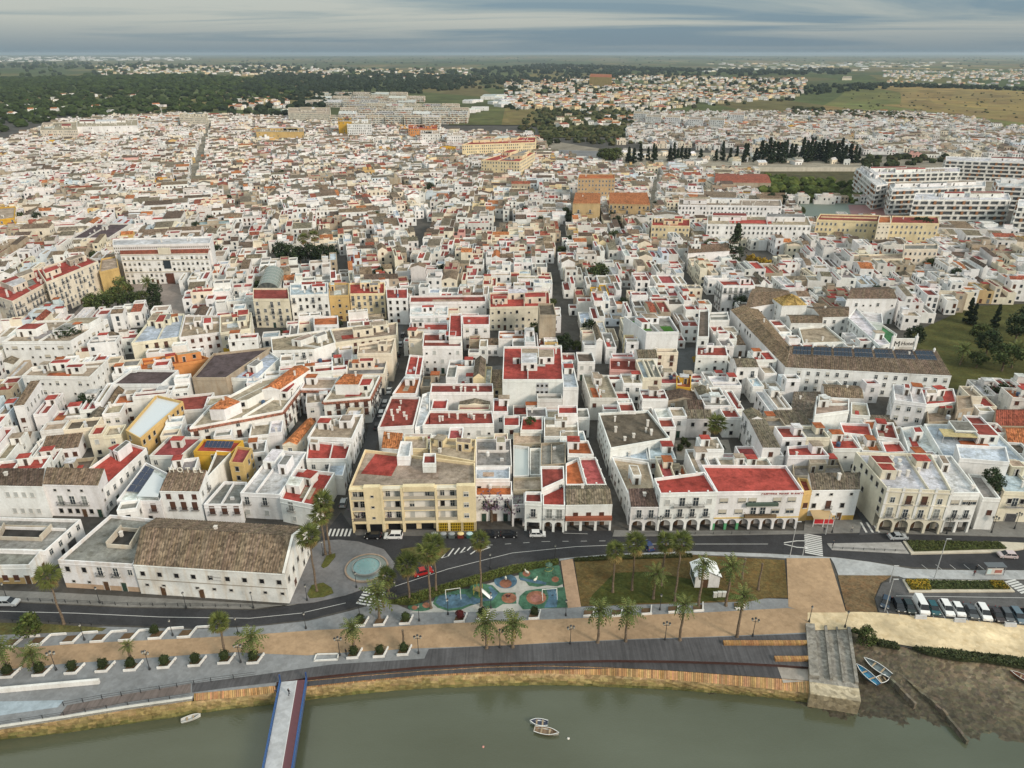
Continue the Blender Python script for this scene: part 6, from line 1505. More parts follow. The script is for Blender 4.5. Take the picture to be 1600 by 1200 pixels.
tree('yell', 1175, 420, 1.4, 'yellow-leaved tree beside the tall conifer'); tree('yell', 1192, 424, 1.3, 'second yellow-leaved tree beyond the tall conifer'); tree('yell', 1090, 572, 0.8, 'yellow-leaved tree at the dead-end yard', lift=1.0)
tree('pine', 1435, 378, 2.3, 'umbrella pine in front of the yellow school', 'pine_tree', lift=3.0)
for x_, y_, s_, k_ in ((1510, 505, 1.0, 'second'), (1518, 508, 0.85, 'shorter'), (1553, 512, 0.9, 'lone')): tree('cyp', x_, y_, s_, '%s dark cypress by the walled garden' % k_, 'cypress_tree', lift=.4)
G = 'trees of the walled garden'
for i, (x_, y_, s_, k_) in enumerate(((1540, 555, 1.5, 'dark'), (1565, 580, 1.6, 'oak'), (1530, 535, 1.3, 'oak2'), (1585, 535, 1.7, 'dark'), (1525, 575, 1.0, 'oak'), (1600, 520, 1.6, 'dark'), (1560, 640, 1.3, 'dark'), (1540, 632, 1.0, 'oak'))): tree(k_, x_, y_, s_, 'leafy green tree in the walled garden behind the convent hotel', grp=G)
for i, (x_, y_, s_) in enumerate(((440, 412, 1.7), (455, 415, 1.7), (470, 413, 1.5), (487, 414, 1.7), (503, 415, 1.7), (518, 412, 1.5))): tree('dark', x_, y_, s_, 'dense dark green tree in the closed garden beyond the market vault', grp='trees of the closed garden')
for i, (x_, y_, s_, k_) in enumerate(((150, 488, 1.5, 'oak2'), (165, 492, 1.4, 'oak'), (185, 480, 1.6, 'oak2'), (205, 488, 1.5, 'oak'), (195, 465, 1.3, 'oak2'), (245, 472, 1.3, 'dark'), (245, 490, 1.2, 'dark'), (180, 455, 1.2, 'oak'), (222, 478, 1.2, 'oak2'), (120, 560, 1.8, 'dark'), (105, 562, 1.5, 'dark'))): tree(k_, x_, y_, s_, 'leafy tree of the palm square' if i < 9 else 'dark tree below the white apartment block', grp='trees of the palm square' if i < 9 else 'dark trees behind the stepped block')
tree('oak', 932, 445, 1.7, 'round brownish tree behind the dark terraces'); tree('ball', 1033, 700, 1.0, 'round clipped tree in the walled garden behind the arcades', lift=1.2); tree('bush', 1013, 712, 2.0, 'dark shrub in the walled garden behind the arcades', 'shrub', 'shrub', lift=.1); tree('dark', 140, 650, 1.1, 'dark tree in the overgrown yard'); tree('oak', 165, 640, 1.0, 'rusty green tree in the overgrown yard'); tree('ball', 52, 993, 1.7, 'large round bush on the grass verge', 'shrub', 'shrub', lift=.3); tree('oak2', 1350, 1004, .75, 'low scrub bush beside the slipway', 'shrub', 'shrub', lift=.2); tree('oak', 829, 664, .5, 'shrub growing on a red terrace', 'shrub', 'shrub', lift=.2, z=6.4); tree('dark', 1555, 765, .7, 'dark climbing shrub on a white terrace', 'shrub', 'shrub', lift=.1, z=8.6); tree('dark', 1548, 752, .7, 'dark shrub behind the climbing one on a white terrace', 'shrub', 'shrub', lift=.1, z=8.6)
# ---- planters with clipped bushes
def planter(px, py, kind, label, up=False, w=2.3, dpt=1.7):
    x, y = P(px, py, .17); root = thing('planter', label, 'planter', (x, y, .16), radians(5), 'white zigzag planters of the promenade')
    mb = MB(); c_ = (0.72, 0.71, 0.69)
    mb.box(-0.2, -dpt / 2, 0, w, .22, .5, 'plaster', c_)
    o = Vector((w / 2 - .3, -dpt / 2 + .1, 0)); d = Vector((.75, dpt + .5, 0)); mb.hexa(o, d, Vector((-d.y, d.x, 0)).normalized() * .22, (0, 0, .5), 'plaster', c_, 'd')
    if up: mb.box(w / 2 + 1.9, dpt / 2 + .62, 0, 3.0, .22, .5, 'plaster', c_)
    mb.build('kerb_wall', root)
    mb = MB(); mb.prism([(-w / 2 - .2, -dpt / 2 + .11), (w / 2 - .35, -dpt / 2 + .11), (w / 2 + .25, dpt / 2), (-w / 2 + .3, dpt / 2)], 0.02, .25, 'earth', (0.13, 0.085, 0.05)); mb.build('soil', root)
    return root
def bush(px, py, label, kind='bush', s=1.0, grp='clipped bushes of the promenade'):
    x, y = P(px, py, .17); root = thing('clipped_bush', label, 'bush', (x, y, .4), orng.uniform(0, 6), grp); mb = MB(); mb.tube([(0, 0, 0), (0, 0, .5)], [.08, .06], 6, 'bark', (.1, .07, .05)); mb.build('stem', root); link('foliage', LEAF[kind], root, (0, 0, .05), 0, s)
ROW = [(15, 1054), (65, 1051), (115, 1048), (163, 1045), (207, 1043), (259, 1039), (307, 1036), (353, 1032), (398, 1032)]
for x_, y_ in ROW:
    planter(x_, y_, 0, 'white L-shaped planter with a clipped bush along the river side of the sand path'); bush(x_ - 1, y_, 'round clipped dark bush in a white planter west of the footbridge', s=1.25)
for x_, y_ in ((553, 1024), (594, 1022), (631, 1019)):
    planter(x_, y_, 0, 'white planter with a clipped bush just east of the footbridge'); bush(x_, y_, 'round clipped dark bush in a white planter east of the footbridge', s=1.15, grp='clipped bushes east of the footbridge')
for x_, y_ in ((18, 1006), (60, 1003), (110, 1000), (156, 998), (200, 996), (246, 993), (291, 991)): planter(x_, y_, 0, 'white zigzag planter of bare soil along the road side of the sand path', True, 2.6, 2.0)
bush(243, 991, 'round green bush in the zigzag planter row', s=1.2, grp='single bush')
for x_, y_ in ((564, 974), (594, 973), (634, 971), (719, 968), (754, 964), (835, 963), (920, 959), (964, 959), (1010, 956), (1052, 953), (1091, 951), (1155, 947)): planter(x_, y_, 0, 'white planter on the garden side of the sand path')
for x_, y_, k_, l_ in ((563, 974, 'bush', 'dark bush in the first garden-side planter east of the crossing'), (634, 971, 'bush', 'dark bush under the hedge palms'), (719, 967, 'redb', 'dark red bush in a white planter by the playground'), (754, 963, 'bush', 'dark bush in a white planter by the playground'), (835, 962, 'bush', 'tall dark bush in a white planter at the playground path')): bush(x_, y_, l_, k_, 1.2, None)
# ---- street lamps
def lamp_mesh(h, heads):
    mb = MB(); c_ = (0.03, 0.032, 0.035)
    mb.lathe([(.22, 0), (.2, .5), (.1, .7), (.07, 1.0), (.055, h)], 8, 'metal', c_); post = mb.mesh('post'); mb = MB()
    mb.box(0, 0, h - .35, 1.3 if heads > 1 else .1, .07, .07, 'metal', c_); arm = mb.mesh('arm'); mb = MB()
    mb.lathe([(.05, 0), (.17, .12), (.24, .55)], 6, 'glass', (.42, .42, .38)); mb.lathe([(.28, .55), (.12, .75), (.02, .9)], 6, 'metal', c_); lan = mb.mesh('lantern')
    return post, arm, lan
LP = lamp_mesh(4.2, 2); LP1 = lamp_mesh(3.6, 1)
def lamp(px, py, label, grp, heads=2, z=.15):
    x, y = P(px, py, z); root = thing('street_lamp', label, 'street lamp', (x, y, z), orng.uniform(-.3, .3), grp); ps, ar, ln = LP if heads == 2 else LP1; H_ = 4.2 if heads == 2 else 3.6
    link('post', ps, root); am = link('arm', ar, root)
    for sx in ((-.6, .6) if heads == 2 else (0,)): link('lantern', ln, am, (sx, 0, H_ - .3 if heads == 2 else H_))
    if heads == 2: link('lantern', ln, am, (0, 0, H_))
for x_, y_ in ((88, 1047), (234, 1046), (376, 1035), (531, 1024), (654, 1021), (781, 1012), (891, 1006), (1039, 1000), (1176, 994)): lamp(x_, y_, 'black lamp post with three lanterns along the river side of the sand path', 'lamps along the deck')
for x_, y_ in ((132, 1000), (270, 993), (372, 990), (478, 982), (562, 962), (655, 970), (884, 962), (1031, 953), (767, 950), (700, 960)): lamp(x_, y_, 'black single-lantern lamp post on the garden side of the sand path', 'lamps between path and gardens', 1)
for x_, y_ in ((11, 935), (156, 942), (291, 950), (396, 950), (480, 938), (557, 918), (766, 888), (867, 874), (618, 932), (505, 868)): lamp(x_, y_, 'black single-lantern lamp post at the kerb of the river road', 'lamps along the road', 1)
for x_, y_ in ((1300, 832), (1405, 834), (1479, 834), (1549, 832), (1585, 826), (1030, 832)): lamp(x_, y_, 'black lamp post with three lanterns on the pavement of the arcaded houses', 'lamps before the arcades')
def mast(px, py, tx, ty, label):
    x, y, h = base_h(px, py, tx, ty); root = thing('mast_lamp', label, 'street lamp', (x, y, .14), 0, 'tall grey mast lamps'); mb = MB(); mb.tube([(0, 0, 0), (0, 0, h)], [.11, .06], 8, 'metal', (.42, .43, .44)); mb.build('post', root); mb = MB(); mb.box(.5, 0, h - .05, 1.1, .22, .1, 'metal', (.45, .45, .45)); mb.build('lamp_head', root)
for a_ in ((1234, 870, 1238, 815, 'tall grey mast lamp at the zebra crossing'), (1254, 868, 1256, 846, 'short grey mast at the zebra crossing'), (1460, 903, 1474, 842, 'tall grey mast lamp behind the flower bed'), (1390, 910, 1393, 884, 'grey mast lamp at the car park bend'), (1382, 955, 1389, 905, 'slim grey mast lamp standing among the parked cars'), (1290, 835, 1293, 800, 'grey mast lamp near the red awning')): mast(*a_)
# ---- cars
def car_parts(kind, col):
    L_, W_, H_ = {'hatch': (4.0, 1.75, 1.48), 'sedan': (4.5, 1.8, 1.45), 'suv': (4.5, 1.85, 1.7), 'van': (4.9, 1.95, 2.1), 'wagon': (4.6, 1.82, 1.55)}[kind]
    # side outline: x along the car (front = +x), lower body then cabin
    bl = {'hatch': .62, 'sedan': .60, 'suv': .58, 'van': .55, 'wagon': .60}[kind]; zb = H_ * bl
    cab = {'hatch': (-.49, -.36, .10, .30), 'sedan': (-.36, -.20, .10, .27), 'suv': (-.49, -.42, .12, .30), 'van': (-.495, -.48, .26, .40), 'wagon': (-.49, -.40, .10, .28)}[kind]
    out = {}
    mb = MB(); g = .28
    prof = [(-.5, g), (-.5, zb * .8), (-.485, zb), (cab[3], zb), (.46, zb * .84), (.5, zb * .62), (.5, g)]
    w2 = W_ / 2
    L3 = [[(x * L_, s_ * w2 * (1 if z < zb * .9 else .94), z) for x, z in prof] for s_ in (-1, 1)]
    mb.face(L3[0], 'carpaint', col); mb.face(L3[1][::-1], 'carpaint', col)
    for k in range(len(prof)):
        k2 = (k + 1) % len(prof); mb.face([L3[0][k2], L3[0][k], L3[1][k], L3[1][k2]], 'carpaint' if k < 6 else 'rubber', col if k < 6 else (.02, .02, .02))
    rf = [(cab[0] + .02, zb), (cab[1], H_), (cab[2], H_), (cab[3], zb)]
    B_ = [[(rf[0][0] * L_, s_ * w2 * .94, zb), (rf[1][0] * L_, s_ * w2 * .76, H_), (rf[2][0] * L_, s_ * w2 * .76, H_), (rf[3][0] * L_, s_ * w2 * .94, zb)] for s_ in (-1, 1)]
    mb.face([B_[0][1], B_[0][2], B_[1][2], B_[1][1]], 'carpaint', col)
    for s_ in (0, 1):                                            # pillars
        f = B_[s_] if s_ == 0 else B_[s_][::-1]; mb.face(f, 'carpaint', col)
    out['body'] = mb
    gl = MB(); Gc = (.012, .015, .02)
    e = .012
    gl.face([(B_[0][2][0] + e, B_[0][2][1] * .95, H_ - .05), (B_[0][3][0] + e, B_[0][3][1] * .95, zb + .04), (B_[1][3][0] + e, B_[1][3][1] * .95, zb + .04), (B_[1][2][0] + e, B_[1][2][1] * .95, H_ - .05)], 'glass', Gc); out['windscreen'] = gl
    gl = MB(); gl.face([(B_[1][1][0] - e, B_[1][1][1] * .95, H_ - .05), (B_[1][0][0] - e, B_[1][0][1] * .95, zb + .06), (B_[0][0][0] - e, B_[0][0][1] * .95, zb + .06), (B_[0][1][0] - e, B_[0][1][1] * .95, H_ - .05)], 'glass', Gc); out['rear_window'] = gl
    t0 = .55 if kind == 'van' else .04
    for s_ in (0, 1):
        gl = MB(); out['side_window#%d' % s_] = gl
        y_ = -1 if s_ == 0 else 1; a0, a1, a2, a3 = B_[s_]; lo, hi = zb + .05, H_ - .09
        pt = lambda t_, z: tuple(Vector(lerp(lerp(a0, a3, t_), lerp(a1, a2, t_), (z - zb) / (H_ - zb))) + Vector((0, y_ * .012, 0)))
        for ta, tb in ((t0, .5), (.54, .95)) if kind != 'van' else ((.62, .95),):
            q = [pt(ta, lo), pt(tb, lo), pt(tb, hi), pt(ta, hi)]; gl.face(q if s_ == 0 else q[::-1], 'glass', Gc)
    return out, L_, W_
TYRE = MB(); TYRE.lathe([(.2, .02), (.31, .02), (.33, .05), (.33, .17), (.31, .2), (0, .2)], 14, 'rubber', (.02, .02, .02)); TYRE = TYRE.mesh('wheel')
RIM = MB(); RIM.lathe([(0.0, 0.015), (.12, 0), (.2, .02)], 10, 'metal', (.42, .42, .43)); RIM = RIM.mesh('rim')
LIGHTM = MB(); LIGHTM.box(0, 0, 0, .06, .36, .14, 'glass', (.6, .6, .58), skip=''); LIGHTM = LIGHTM.mesh('headlight')
TAILM = MB(); TAILM.box(0, 0, 0, .06, .22, .22, 'paint', (.25, .015, .015), skip=''); TAILM = TAILM.mesh('tail_light')
CARC = {}
def car(px, py, ang, kind, col, label, grp='cars', z=.045, pos=None):
    x, y = pos or P(px, py, z); key = (kind, col)
    if key not in CARC: pr, L_, W_ = car_parts(kind, col); CARC[key] = ({k: m_.mesh(k.split('#')[0]) for k, m_ in pr.items()}, L_, W_)
    pr, L_, W_ = CARC[key]; root = thing('parked_car', label, 'car' if kind != 'van' else 'van', (x, y, z), ang, grp)
    bd = None
    for k, m_ in pr.items():
        o = link(k.split('#')[0], m_, root if k == 'body' else bd); bd = bd or o
    for fx in (-.31, .32):
        for s_ in (-1, 1):
            w = link('wheel', TYRE, root, (fx * L_, s_ * (W_ / 2 + .02), .33)); w.rotation_euler = (s_ * pi / 2, 0, 0); link('rim', RIM, w)
    for s_ in (-1, 1): link('headlight', LIGHTM, bd, (L_ * .495, s_ * W_ * .36, .62)); link('tail_light', TAILM, bd, (-L_ * .498, s_ * W_ * .40, .75))
WH = (.70, .70, .70); BK = (.012, .012, .014); GY = (.07, .075, .08); SV = (.34, .36, .38)
a0, a1 = P(1437, 938), P(1449, 960); CA = atan2(a1[1] - a0[1], a1[0] - a0[0])
for x_, y_, k_, c_, l_ in ((1383, 944, 'hatch', (.02, .035, .06), 'dark blue car at the bend of the car park'), (1403, 949, 'hatch', BK, 'black car, second in the car park row'), (1419, 951, 'hatch', (.014, .022, .02), 'very dark green car beside the white van'), (1438, 950, 'van', WH, 'white panel van in the car park row'), (1457, 953, 'hatch', (.012, .07, .085), 'teal car beside the white van'), (1478, 953, 'wagon', WH, 'white estate car beside the teal car'), (1496, 955, 'hatch', WH, 'white hatchback beside the white estate car'), (1516, 958, 'sedan', GY, 'dark grey saloon between white cars'), (1536, 960, 'suv', WH, 'white car with dark windows past the grey saloon'), (1556, 963, 'sedan', (.03, .018, .015), 'dark brown car in the car park row'), (1572, 964, 'hatch', GY, 'dark grey hatchback beside the brown car'), (1589, 965, 'wagon', (.10, .14, .17), 'blue-grey car near the end of the car park row'), (1607, 966, 'hatch', BK, 'black car at the end of the car park row')):
    car(x_, y_, (CA if x_ > 1400 else CA - .45) + orng.uniform(-.04, .04), k_, c_, l_, 'cars in the car park', .17)
for x_, y_, a_, k_, c_, l_ in ((615, 840, pi, 'suv', WH, 'white car parked before the yellow apartment block'), (583, 840, pi, 'hatch', BK, 'black car parked before the yellow apartment block'), (765, 838, 0, 'sedan', BK, 'black car parked beside the rubbish containers'), (795, 838, 0, 'hatch', BK, 'second black car parked near the bare trees'), (840, 837, 0, 'hatch', WH, 'white car parked before the red-roofed arcade'), (661, 896, radians(22), 'sedan', (.32, .015, .015), 'red car driving under the fan palms'), (1012, 855, pi / 2 + .3, 'hatch', (.02, .04, .12), 'blue car on the river road behind the lawn palms'), (1402, 841, 0, 'sedan', SV, 'dark and silver car passing the cream palace'), (1573, 870, pi - .1, 'hatch', (.5, .42, .42), 'pale car with reddish rear on the road by the bus shelter'), (13, 944, 0, 'wagon', SV, 'silver car before the low white shed'), (735, 586, 0, 'hatch', (.02, .03, .04), 'dark car parked in the walled yard')): car(x_, y_, a_, k_, c_, l_, None)
for i, (x_, y_, c_) in enumerate(((537, 788, SV), (618, 573, SV), (612, 592, GY), (608, 612, WH), (602, 632, SV), (596, 648, WH), (590, 668, GY), (622, 556, BK), (626, 540, SV), (630, 525, GY))): car(x_, y_, pi / 2 + radians(3), orng.choice(['hatch', 'sedan', 'suv']), c_, '%s car parked along the main side street' % {SV: 'silver', GY: 'grey', WH: 'white', BK: 'black'}[c_], 'cars along the main side street', .01)
# ---- containers, shelter, awning, kiosk, fountain
for i, (x_, lid, l_) in enumerate(((679, (.25, .27, .29), 'grey-lidded rubbish container, first from the car'), (693, (.25, .27, .29), 'grey-lidded rubbish container, second in the row'), (706, (.25, .27, .29), 'grey-lidded rubbish container next to the cream-lidded one'), (720, (.62, .50, .25), 'rubbish container with cream lid'), (734, (.38, .52, .55), 'rubbish container with pale blue lid'))):
    x, y = P(x_, 840, .13); root = thing('rubbish_container', l_, 'container', (x, y, .05), 0, 'rubbish containers'); mb = MB(); q0 = [(-.8, -.6), (.8, -.6), (.8, .6), (-.8, .6)]
    b0 = [(a_ * .88, b_ * .8, .15) for a_, b_ in q0]; t0 = [(a_, b_, 1.25) for a_, b_ in q0]
    for k in range(4): mb.face([b0[k], b0[(k + 1) % 4], t0[(k + 1) % 4], t0[k]], 'paint', (.10, .12, .12) if i < 3 else ((.16, .03, .02) if i == 3 else (.03, .10, .09)))
    mb.build('bin', root); mb = MB(); mb.lathe([(0.86, 0), (.8, .2), (.4, .34), (0, .36)], 12, 'paint', lid, (0, 0, 1.25), 1, .8); mb.build('lid', root)
    for sx in (-.6, .6): mb = MB(); mb.tube([(sx, -.45, .1), (sx, -.35, .1)], .1, 8, 'rubber', (.02, .02, .02)); mb.build('wheel', root)
x, y = P(1553, 899, .14); root = thing('bus_shelter', 'glass bus shelter with grey roof on the pavement by the flower bed', 'bus shelter', (x, y, .14), 0)
mb = MB(); mb.box(0, .6, 2.45, 4.4, 1.7, .12, 'metal', (.10, .11, .12), skip=''); mb.build('roof', root)
for sx in (-2.1, 0, 2.1): mb = MB(); mb.box(sx, 0, 0, .1, .1, 2.45, 'metal', (.2, .2, .2)); mb.build('post', root)
mb = MB(); mb.box(-.2, -.08, .35, 3.6, .05, 1.7, 'paint', (.55, .50, .46), skip=''); bpn = mb.build('back_panel', root); mb = MB(); mb.box(-1.45, -.12, .5, .9, .03, 1.35, 'paint', (.5, .62, .62), skip=''); mb.build('timetable_poster', bpn)
mb = MB(); mb.box(.6, -.12, .8, 1.6, .03, .8, 'paint', (.33, .12, .09), skip=''); mb.build('poster', bpn); mb = MB(); mb.box(0, .35, .4, 3.2, .4, .06, 'metal', (.3, .3, .3), skip=''); mb.build('bench', root)
x, y = P(1282, 818, .13); root = thing('awning_terrace', 'restaurant terrace shelter with tan awning and red-and-white side curtains', 'awning', (x, y, .13), 0)
mb = MB(); mb.face([(-2.6, -1.4, 2.3), (2.6, -1.4, 2.3), (2.2, 2.6, 3.5), (-2.8, 2.6, 3.5)], 'paint', (.40, .29, .16)); mb.build('awning', root)
for sx in (-2.5, 0.0, 2.5): mb = MB(); mb.box(sx, -1.35, 0, .14, .14, 2.3, 'paint', (.7, .7, .7)); mb.build('post', root)
for sx in (-1.25, 1.25): mb = MB(); mb.box(sx, -1.35, .9, 2.2, .05, 1.4, 'paint', (.45, .025, .03), skip=''); mb.build('curtain', root); mb = MB(); mb.box(sx, -1.39, .82, 2.2, .05, .12, 'paint', (.7, .7, .7), skip=''); mb.build('trim', root)
q = PP([(1083, 922), (1121, 922), (1121, 890), (1079, 890)], .16); S = Sink('kiosk', 'small white gabled kiosk with glazed side wall on the lawn', 'kiosk', centroid(q)); x, y = P(1104, 918, .16); KW = 2.7; q = [(x - KW, y), (x + KW, y), (x + KW, y + 4.6), (x - KW, y + 4.6)]; S.at = (x, y); S.root.location = (x, y, .15)
mb = S.mb('wall'); mb.prism(q, 0, 3.3, 'plaster', (.70, .70, .70), top=False); mb = S.mb('gable'); mb.face([(x - KW, y, 3.3), (x + KW, y, 3.3), (x, y, 4.6)], 'plaster', (.70, .70, .70)); mb.face([(x + KW, y + 4.6, 3.3), (x - KW, y + 4.6, 3.3), (x, y + 4.6, 4.6)], 'plaster', (.70, .70, .70))
mb = S.mb('roof')
for s_ in (-1, 1): mb.face([(x + s_ * (KW + .3), y - .3, 3.14), (x + s_ * (KW + .3), y + 4.9, 3.14), (x, y + 4.9, 4.66), (x, y - .3, 4.66)][::s_], 'paint', (.70, .72, .73)); mb.face([(x + s_ * (KW + .3), y - .3, 3.06), (x + s_ * (KW + .3), y + 4.9, 3.06), (x, y + 4.9, 4.58), (x, y - .3, 4.58)][::-s_], 'paint', (.6, .6, .6))
mb = S.mb('glazing'); mb.hexa((x - KW - .03, y + 4.2, .5), (0, -3.8, 0), (.03, 0, 0), (0, 0, 2.5), 'glass', (.10, .14, .14), 'r'); S.inst('door', DOORS['d'], x - .4, y - .01, 0, 0, -1); S.done()
for i, (x_, y_) in enumerate(((1117, 933), (1124, 932), (1131, 932))):
    x, y = P(x_, y_, .16); root = thing('service_cabinet', 'grey service cabinet beside the kiosk', 'cabinet', (x, y, .16), 0, 'service cabinets'); mb = MB(); mb.box(0, 0, 0, .8, .45, 1.25, 'paint', (.5, .5, .47)); mb.build('body', root); mb = MB(); mb.box(0, 0, 1.25, .9, .55, .08, 'paint', (.55, .55, .52)); mb.build('lid', root)
x, y = P(573, 888, .14); root = thing('fountain', 'round stepped fountain with turquoise basin on the paved plaza', 'fountain', (x, y, .14)); 
mb = MB(); mb.lathe([(5.0, 0), (5.0, .35), (4.6, .38), (4.6, .15), (3.6, .15)], 48, 'paving', (.40, .30, .23)); mb.build('outer_kerb', root)
mb = MB(); mb.lathe([(4.6, .2), (3.3, .2)], 48, 'pool', (.20, .24, .235)); mb.build('outer_water', root)
mb = MB(); mb.lathe([(3.35, .1), (3.35, .75), (3.05, .8), (3.05, .4)], 48, 'paving', (.36, .36, .34)); mb.build('inner_kerb', root); mb = MB(); mb.lathe([(3.05, .55), (0, .55)], 48, 'pool', (.22, .36, .37)); mb.build('inner_water', root)
for k in range(12):
    a_ = k * pi / 6; mb = MB(); mb.tube([(cos(a_) * 2, sin(a_) * 2, .5), (cos(a_) * 2, sin(a_) * 2, .85)], .05, 6, 'metal', (.4, .4, .4)); mb.build('nozzle', root)
# grass beds of the plaza
def disc(px, py, rx, ry, n=20): return [(px + rx * cos(2 * pi * k / n), py + ry * sin(2 * pi * k / n)) for k in range(n)]
slab('grass_bed', [(480, 928), (487, 914), (505, 910), (518, 918), (521, 926), (505, 932), (484, 934)], .05, .3, 'grass', (.11, .115, .035)); slab('grass_bed', [(502, 884), (510, 868), (524, 864), (524, 869), (512, 884), (505, 887)], .05, .3, 'grass', (.11, .115, .035))
# ---- hedges and flower beds: dense leafy masses
def hedge(name, poly, z, h, col, label, n, leaf=.3, flowers=None):
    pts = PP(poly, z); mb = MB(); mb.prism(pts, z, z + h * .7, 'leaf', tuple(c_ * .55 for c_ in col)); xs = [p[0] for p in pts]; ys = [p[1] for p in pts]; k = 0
    while k < n:
        p = (orng.uniform(min(xs), max(xs)), orng.uniform(min(ys), max(ys)))
        if not pip(p, pts): continue
        k += 1; zz = z + h * orng.uniform(.55, 1.1); c_ = orng.choice(flowers) if flowers and orng.random() < .5 else col; t1 = Vector((orng.gauss(0, 1), orng.gauss(0, 1), orng.gauss(0, .5))).normalized() * leaf * orng.uniform(.5, 1.2); t2 = Vector((orng.gauss(0, 1), orng.gauss(0, 1), orng.gauss(0, .5))).normalized() * leaf * .5; v_ = Vector((*p, zz))
        mb.face([tuple(v_ - t1), tuple(v_ + t2), tuple(v_ + t1), tuple(v_ - t2)], 'leaf', jit(c_, orng, .3))
    o = stuff(mb.build(name)); o['label'] = label; o['category'] = 'hedge'
hedge('hedge', [(606, 944), (640, 932), (700, 914), (800, 886), (872, 876), (873, 882), (800, 897), (700, 925), (645, 946)], .15, .7, (.085, .10, .025), 'long yellow-green hedge between the road and the playground', 5200)
hedge('hedge', [(897, 874), (960, 870), (1080, 867), (1082, 871), (960, 875), (898, 878)], .15, .6, (.06, .07, .022), 'low hedge along the road side of the lawn', 1800)
hedge('hedge', [(1416, 846), (1562, 848), (1572, 858), (1428, 862)], .36, .45, (.06, .07, .022), 'green planting on the road median', 3000)
hedge('flower_bed', [(1414, 907), (1450, 907), (1455, 922), (1424, 922)], .4, .5, (.10, .10, .02), 'bed of yellow-flowering shrubs at the car park end', 1300, flowers=[(.32, .21, .02)]); hedge('hedge', [(1450, 908), (1545, 909), (1552, 921), (1456, 921)], .4, .35, (.05, .062, .022), 'low green bed between the flowering shrubs', 1800); hedge('flower_bed', [(1545, 909), (1566, 909), (1578, 921), (1552, 921)], .4, .5, (.10, .10, .02), 'bed of yellow-flowering shrubs by the zebra crossing', 700, flowers=[(.32, .21, .02)])
hedge('scrub', [(1425, 1014), (1500, 1020), (1600, 1032), (1760, 1052), (1760, 1062), (1600, 1046), (1540, 1036), (1500, 1034), (1450, 1024)], 0, .9, (.05, .06, .025), 'dark scrub along the edge of the dirt lot above the mud', 3200, .4)
hedge('scrub', [(1368, 1002), (1400, 1008), (1405, 1016), (1372, 1010)], 0, .8, (.05, .06, .025), 'patch of scrub behind the grounded boats', 500, .4)
# ---- playground
def px6(l_): return [(630 + a_ / 6.154, 860 + b_ / 6.154) for a_, b_ in l_]
def ell(cx, cy_, rx, ry): return px6([(cx + rx * cos(2 * pi * k / 24), cy_ + ry * sin(2 * pi * k / 24)) for k in range(24)])
sheet('playground_floor', [(640, 957), (700, 929), (800, 902), (873, 884), (886, 948), (840, 953), (760, 956)], .165, 'paving', (.42, .41, .38))
GRN = (.07, .165, .105); BLU = (.095, .175, .25); ORG = (.34, .15, .095)
for i, (poly, c_) in enumerate(((ell(160, 545, 115, 40), GRN), (ell(110, 550, 28, 20), ORG), (ell(222, 527, 38, 26), ORG), (px6([(285, 510), (320, 425), (450, 400), (560, 370), (640, 370), (650, 320), (760, 318), (860, 335), (930, 405), (1080, 405), (1090, 512), (960, 515), (890, 558), (790, 552), (740, 505), (650, 530), (560, 570), (430, 582), (330, 550)]), GRN), (px6([(310, 500), (345, 435), (450, 425), (600, 420), (640, 460), (640, 515), (560, 545), (430, 560), (345, 530)]), BLU), (px6([(640, 470), (700, 400), (840, 345), (915, 410), (860, 480), (760, 490), (690, 520), (640, 515)]), BLU), (ell(740, 395, 95, 70), GRN), (ell(985, 295, 110, 70), BLU), (ell(985, 318, 58, 42), ORG), (ell(1018, 458, 72, 50), ORG), (px6([(1113, 205), (1500, 138), (1540, 320), (1480, 345), (1380, 335), (1290, 350), (1210, 340), (1180, 300), (1113, 270)]), GRN), (px6([(1120, 255), (1200, 275), (1300, 285), (1380, 310), (1370, 330), (1260, 315), (1180, 297), (1125, 285)]), BLU), (ell(1185, 222, 37, 30), ORG), (ell(1462, 278, 35, 28), ORG), (px6([(1120, 440), (1180, 388), (1300, 370), (1552, 352), (1582, 548), (1150, 566), (1108, 510)]), GRN), (ell(1280, 455, 96, 66), ORG), (ell(1275, 460, 50, 38), (.45, .2, .16)), (px6([(1375, 368), (1470, 372), (1490, 450), (1475, 548), (1355, 550), (1400, 450)]), BLU))):
    sheet('play_surface', poly, .175 + i * .004, 'terrace', c_)
def p6(a_, b_): return P(630 + a_ / 6.154, 860 + b_ / 6.154, .18)
x, y = p6(720, 420); root = thing('slide_tower', 'playground climbing tower with a white slide', 'slide', (x, y, .18), -.5)
for sx in (-.7, .7):
    for sy in (-.7, .7): mb = MB(); mb.box(sx, sy, 0, .1, .1, 2.6, 'paint', (.35, .3, .05)); mb.build('post', root)
mb = MB(); mb.box(0, 0, 1.35, 1.5, 1.5, .1, 'wood', (.2, .15, .08), skip=''); mb.build('platform', root); mb = MB(); mb.strip([(.75, -.35, 1.45), (1.6, -.35, 1.1), (2.9, -.35, .35), (3.4, -.35, .25)], [(.75, .35, 1.45), (1.6, .35, 1.1), (2.9, .35, .35), (3.4, .35, .25)], 'paint', (.7, .7, .7)); mb.strip([(.75, .35, 1.75), (1.6, .35, 1.4), (2.9, .35, .6), (3.4, .35, .45)], [(.75, .35, 1.45), (1.6, .35, 1.1), (2.9, .35, .35), (3.4, .35, .25)], 'paint', (.7, .7, .7)); mb.build('slide', root)
mb = MB()
for k in range(5): mb.box(-.9 - .05 * k, 0, .25 * k + .2, .06, 1.0, .06, 'metal', (.5, .5, .1), skip='')
mb.build('ladder', root)
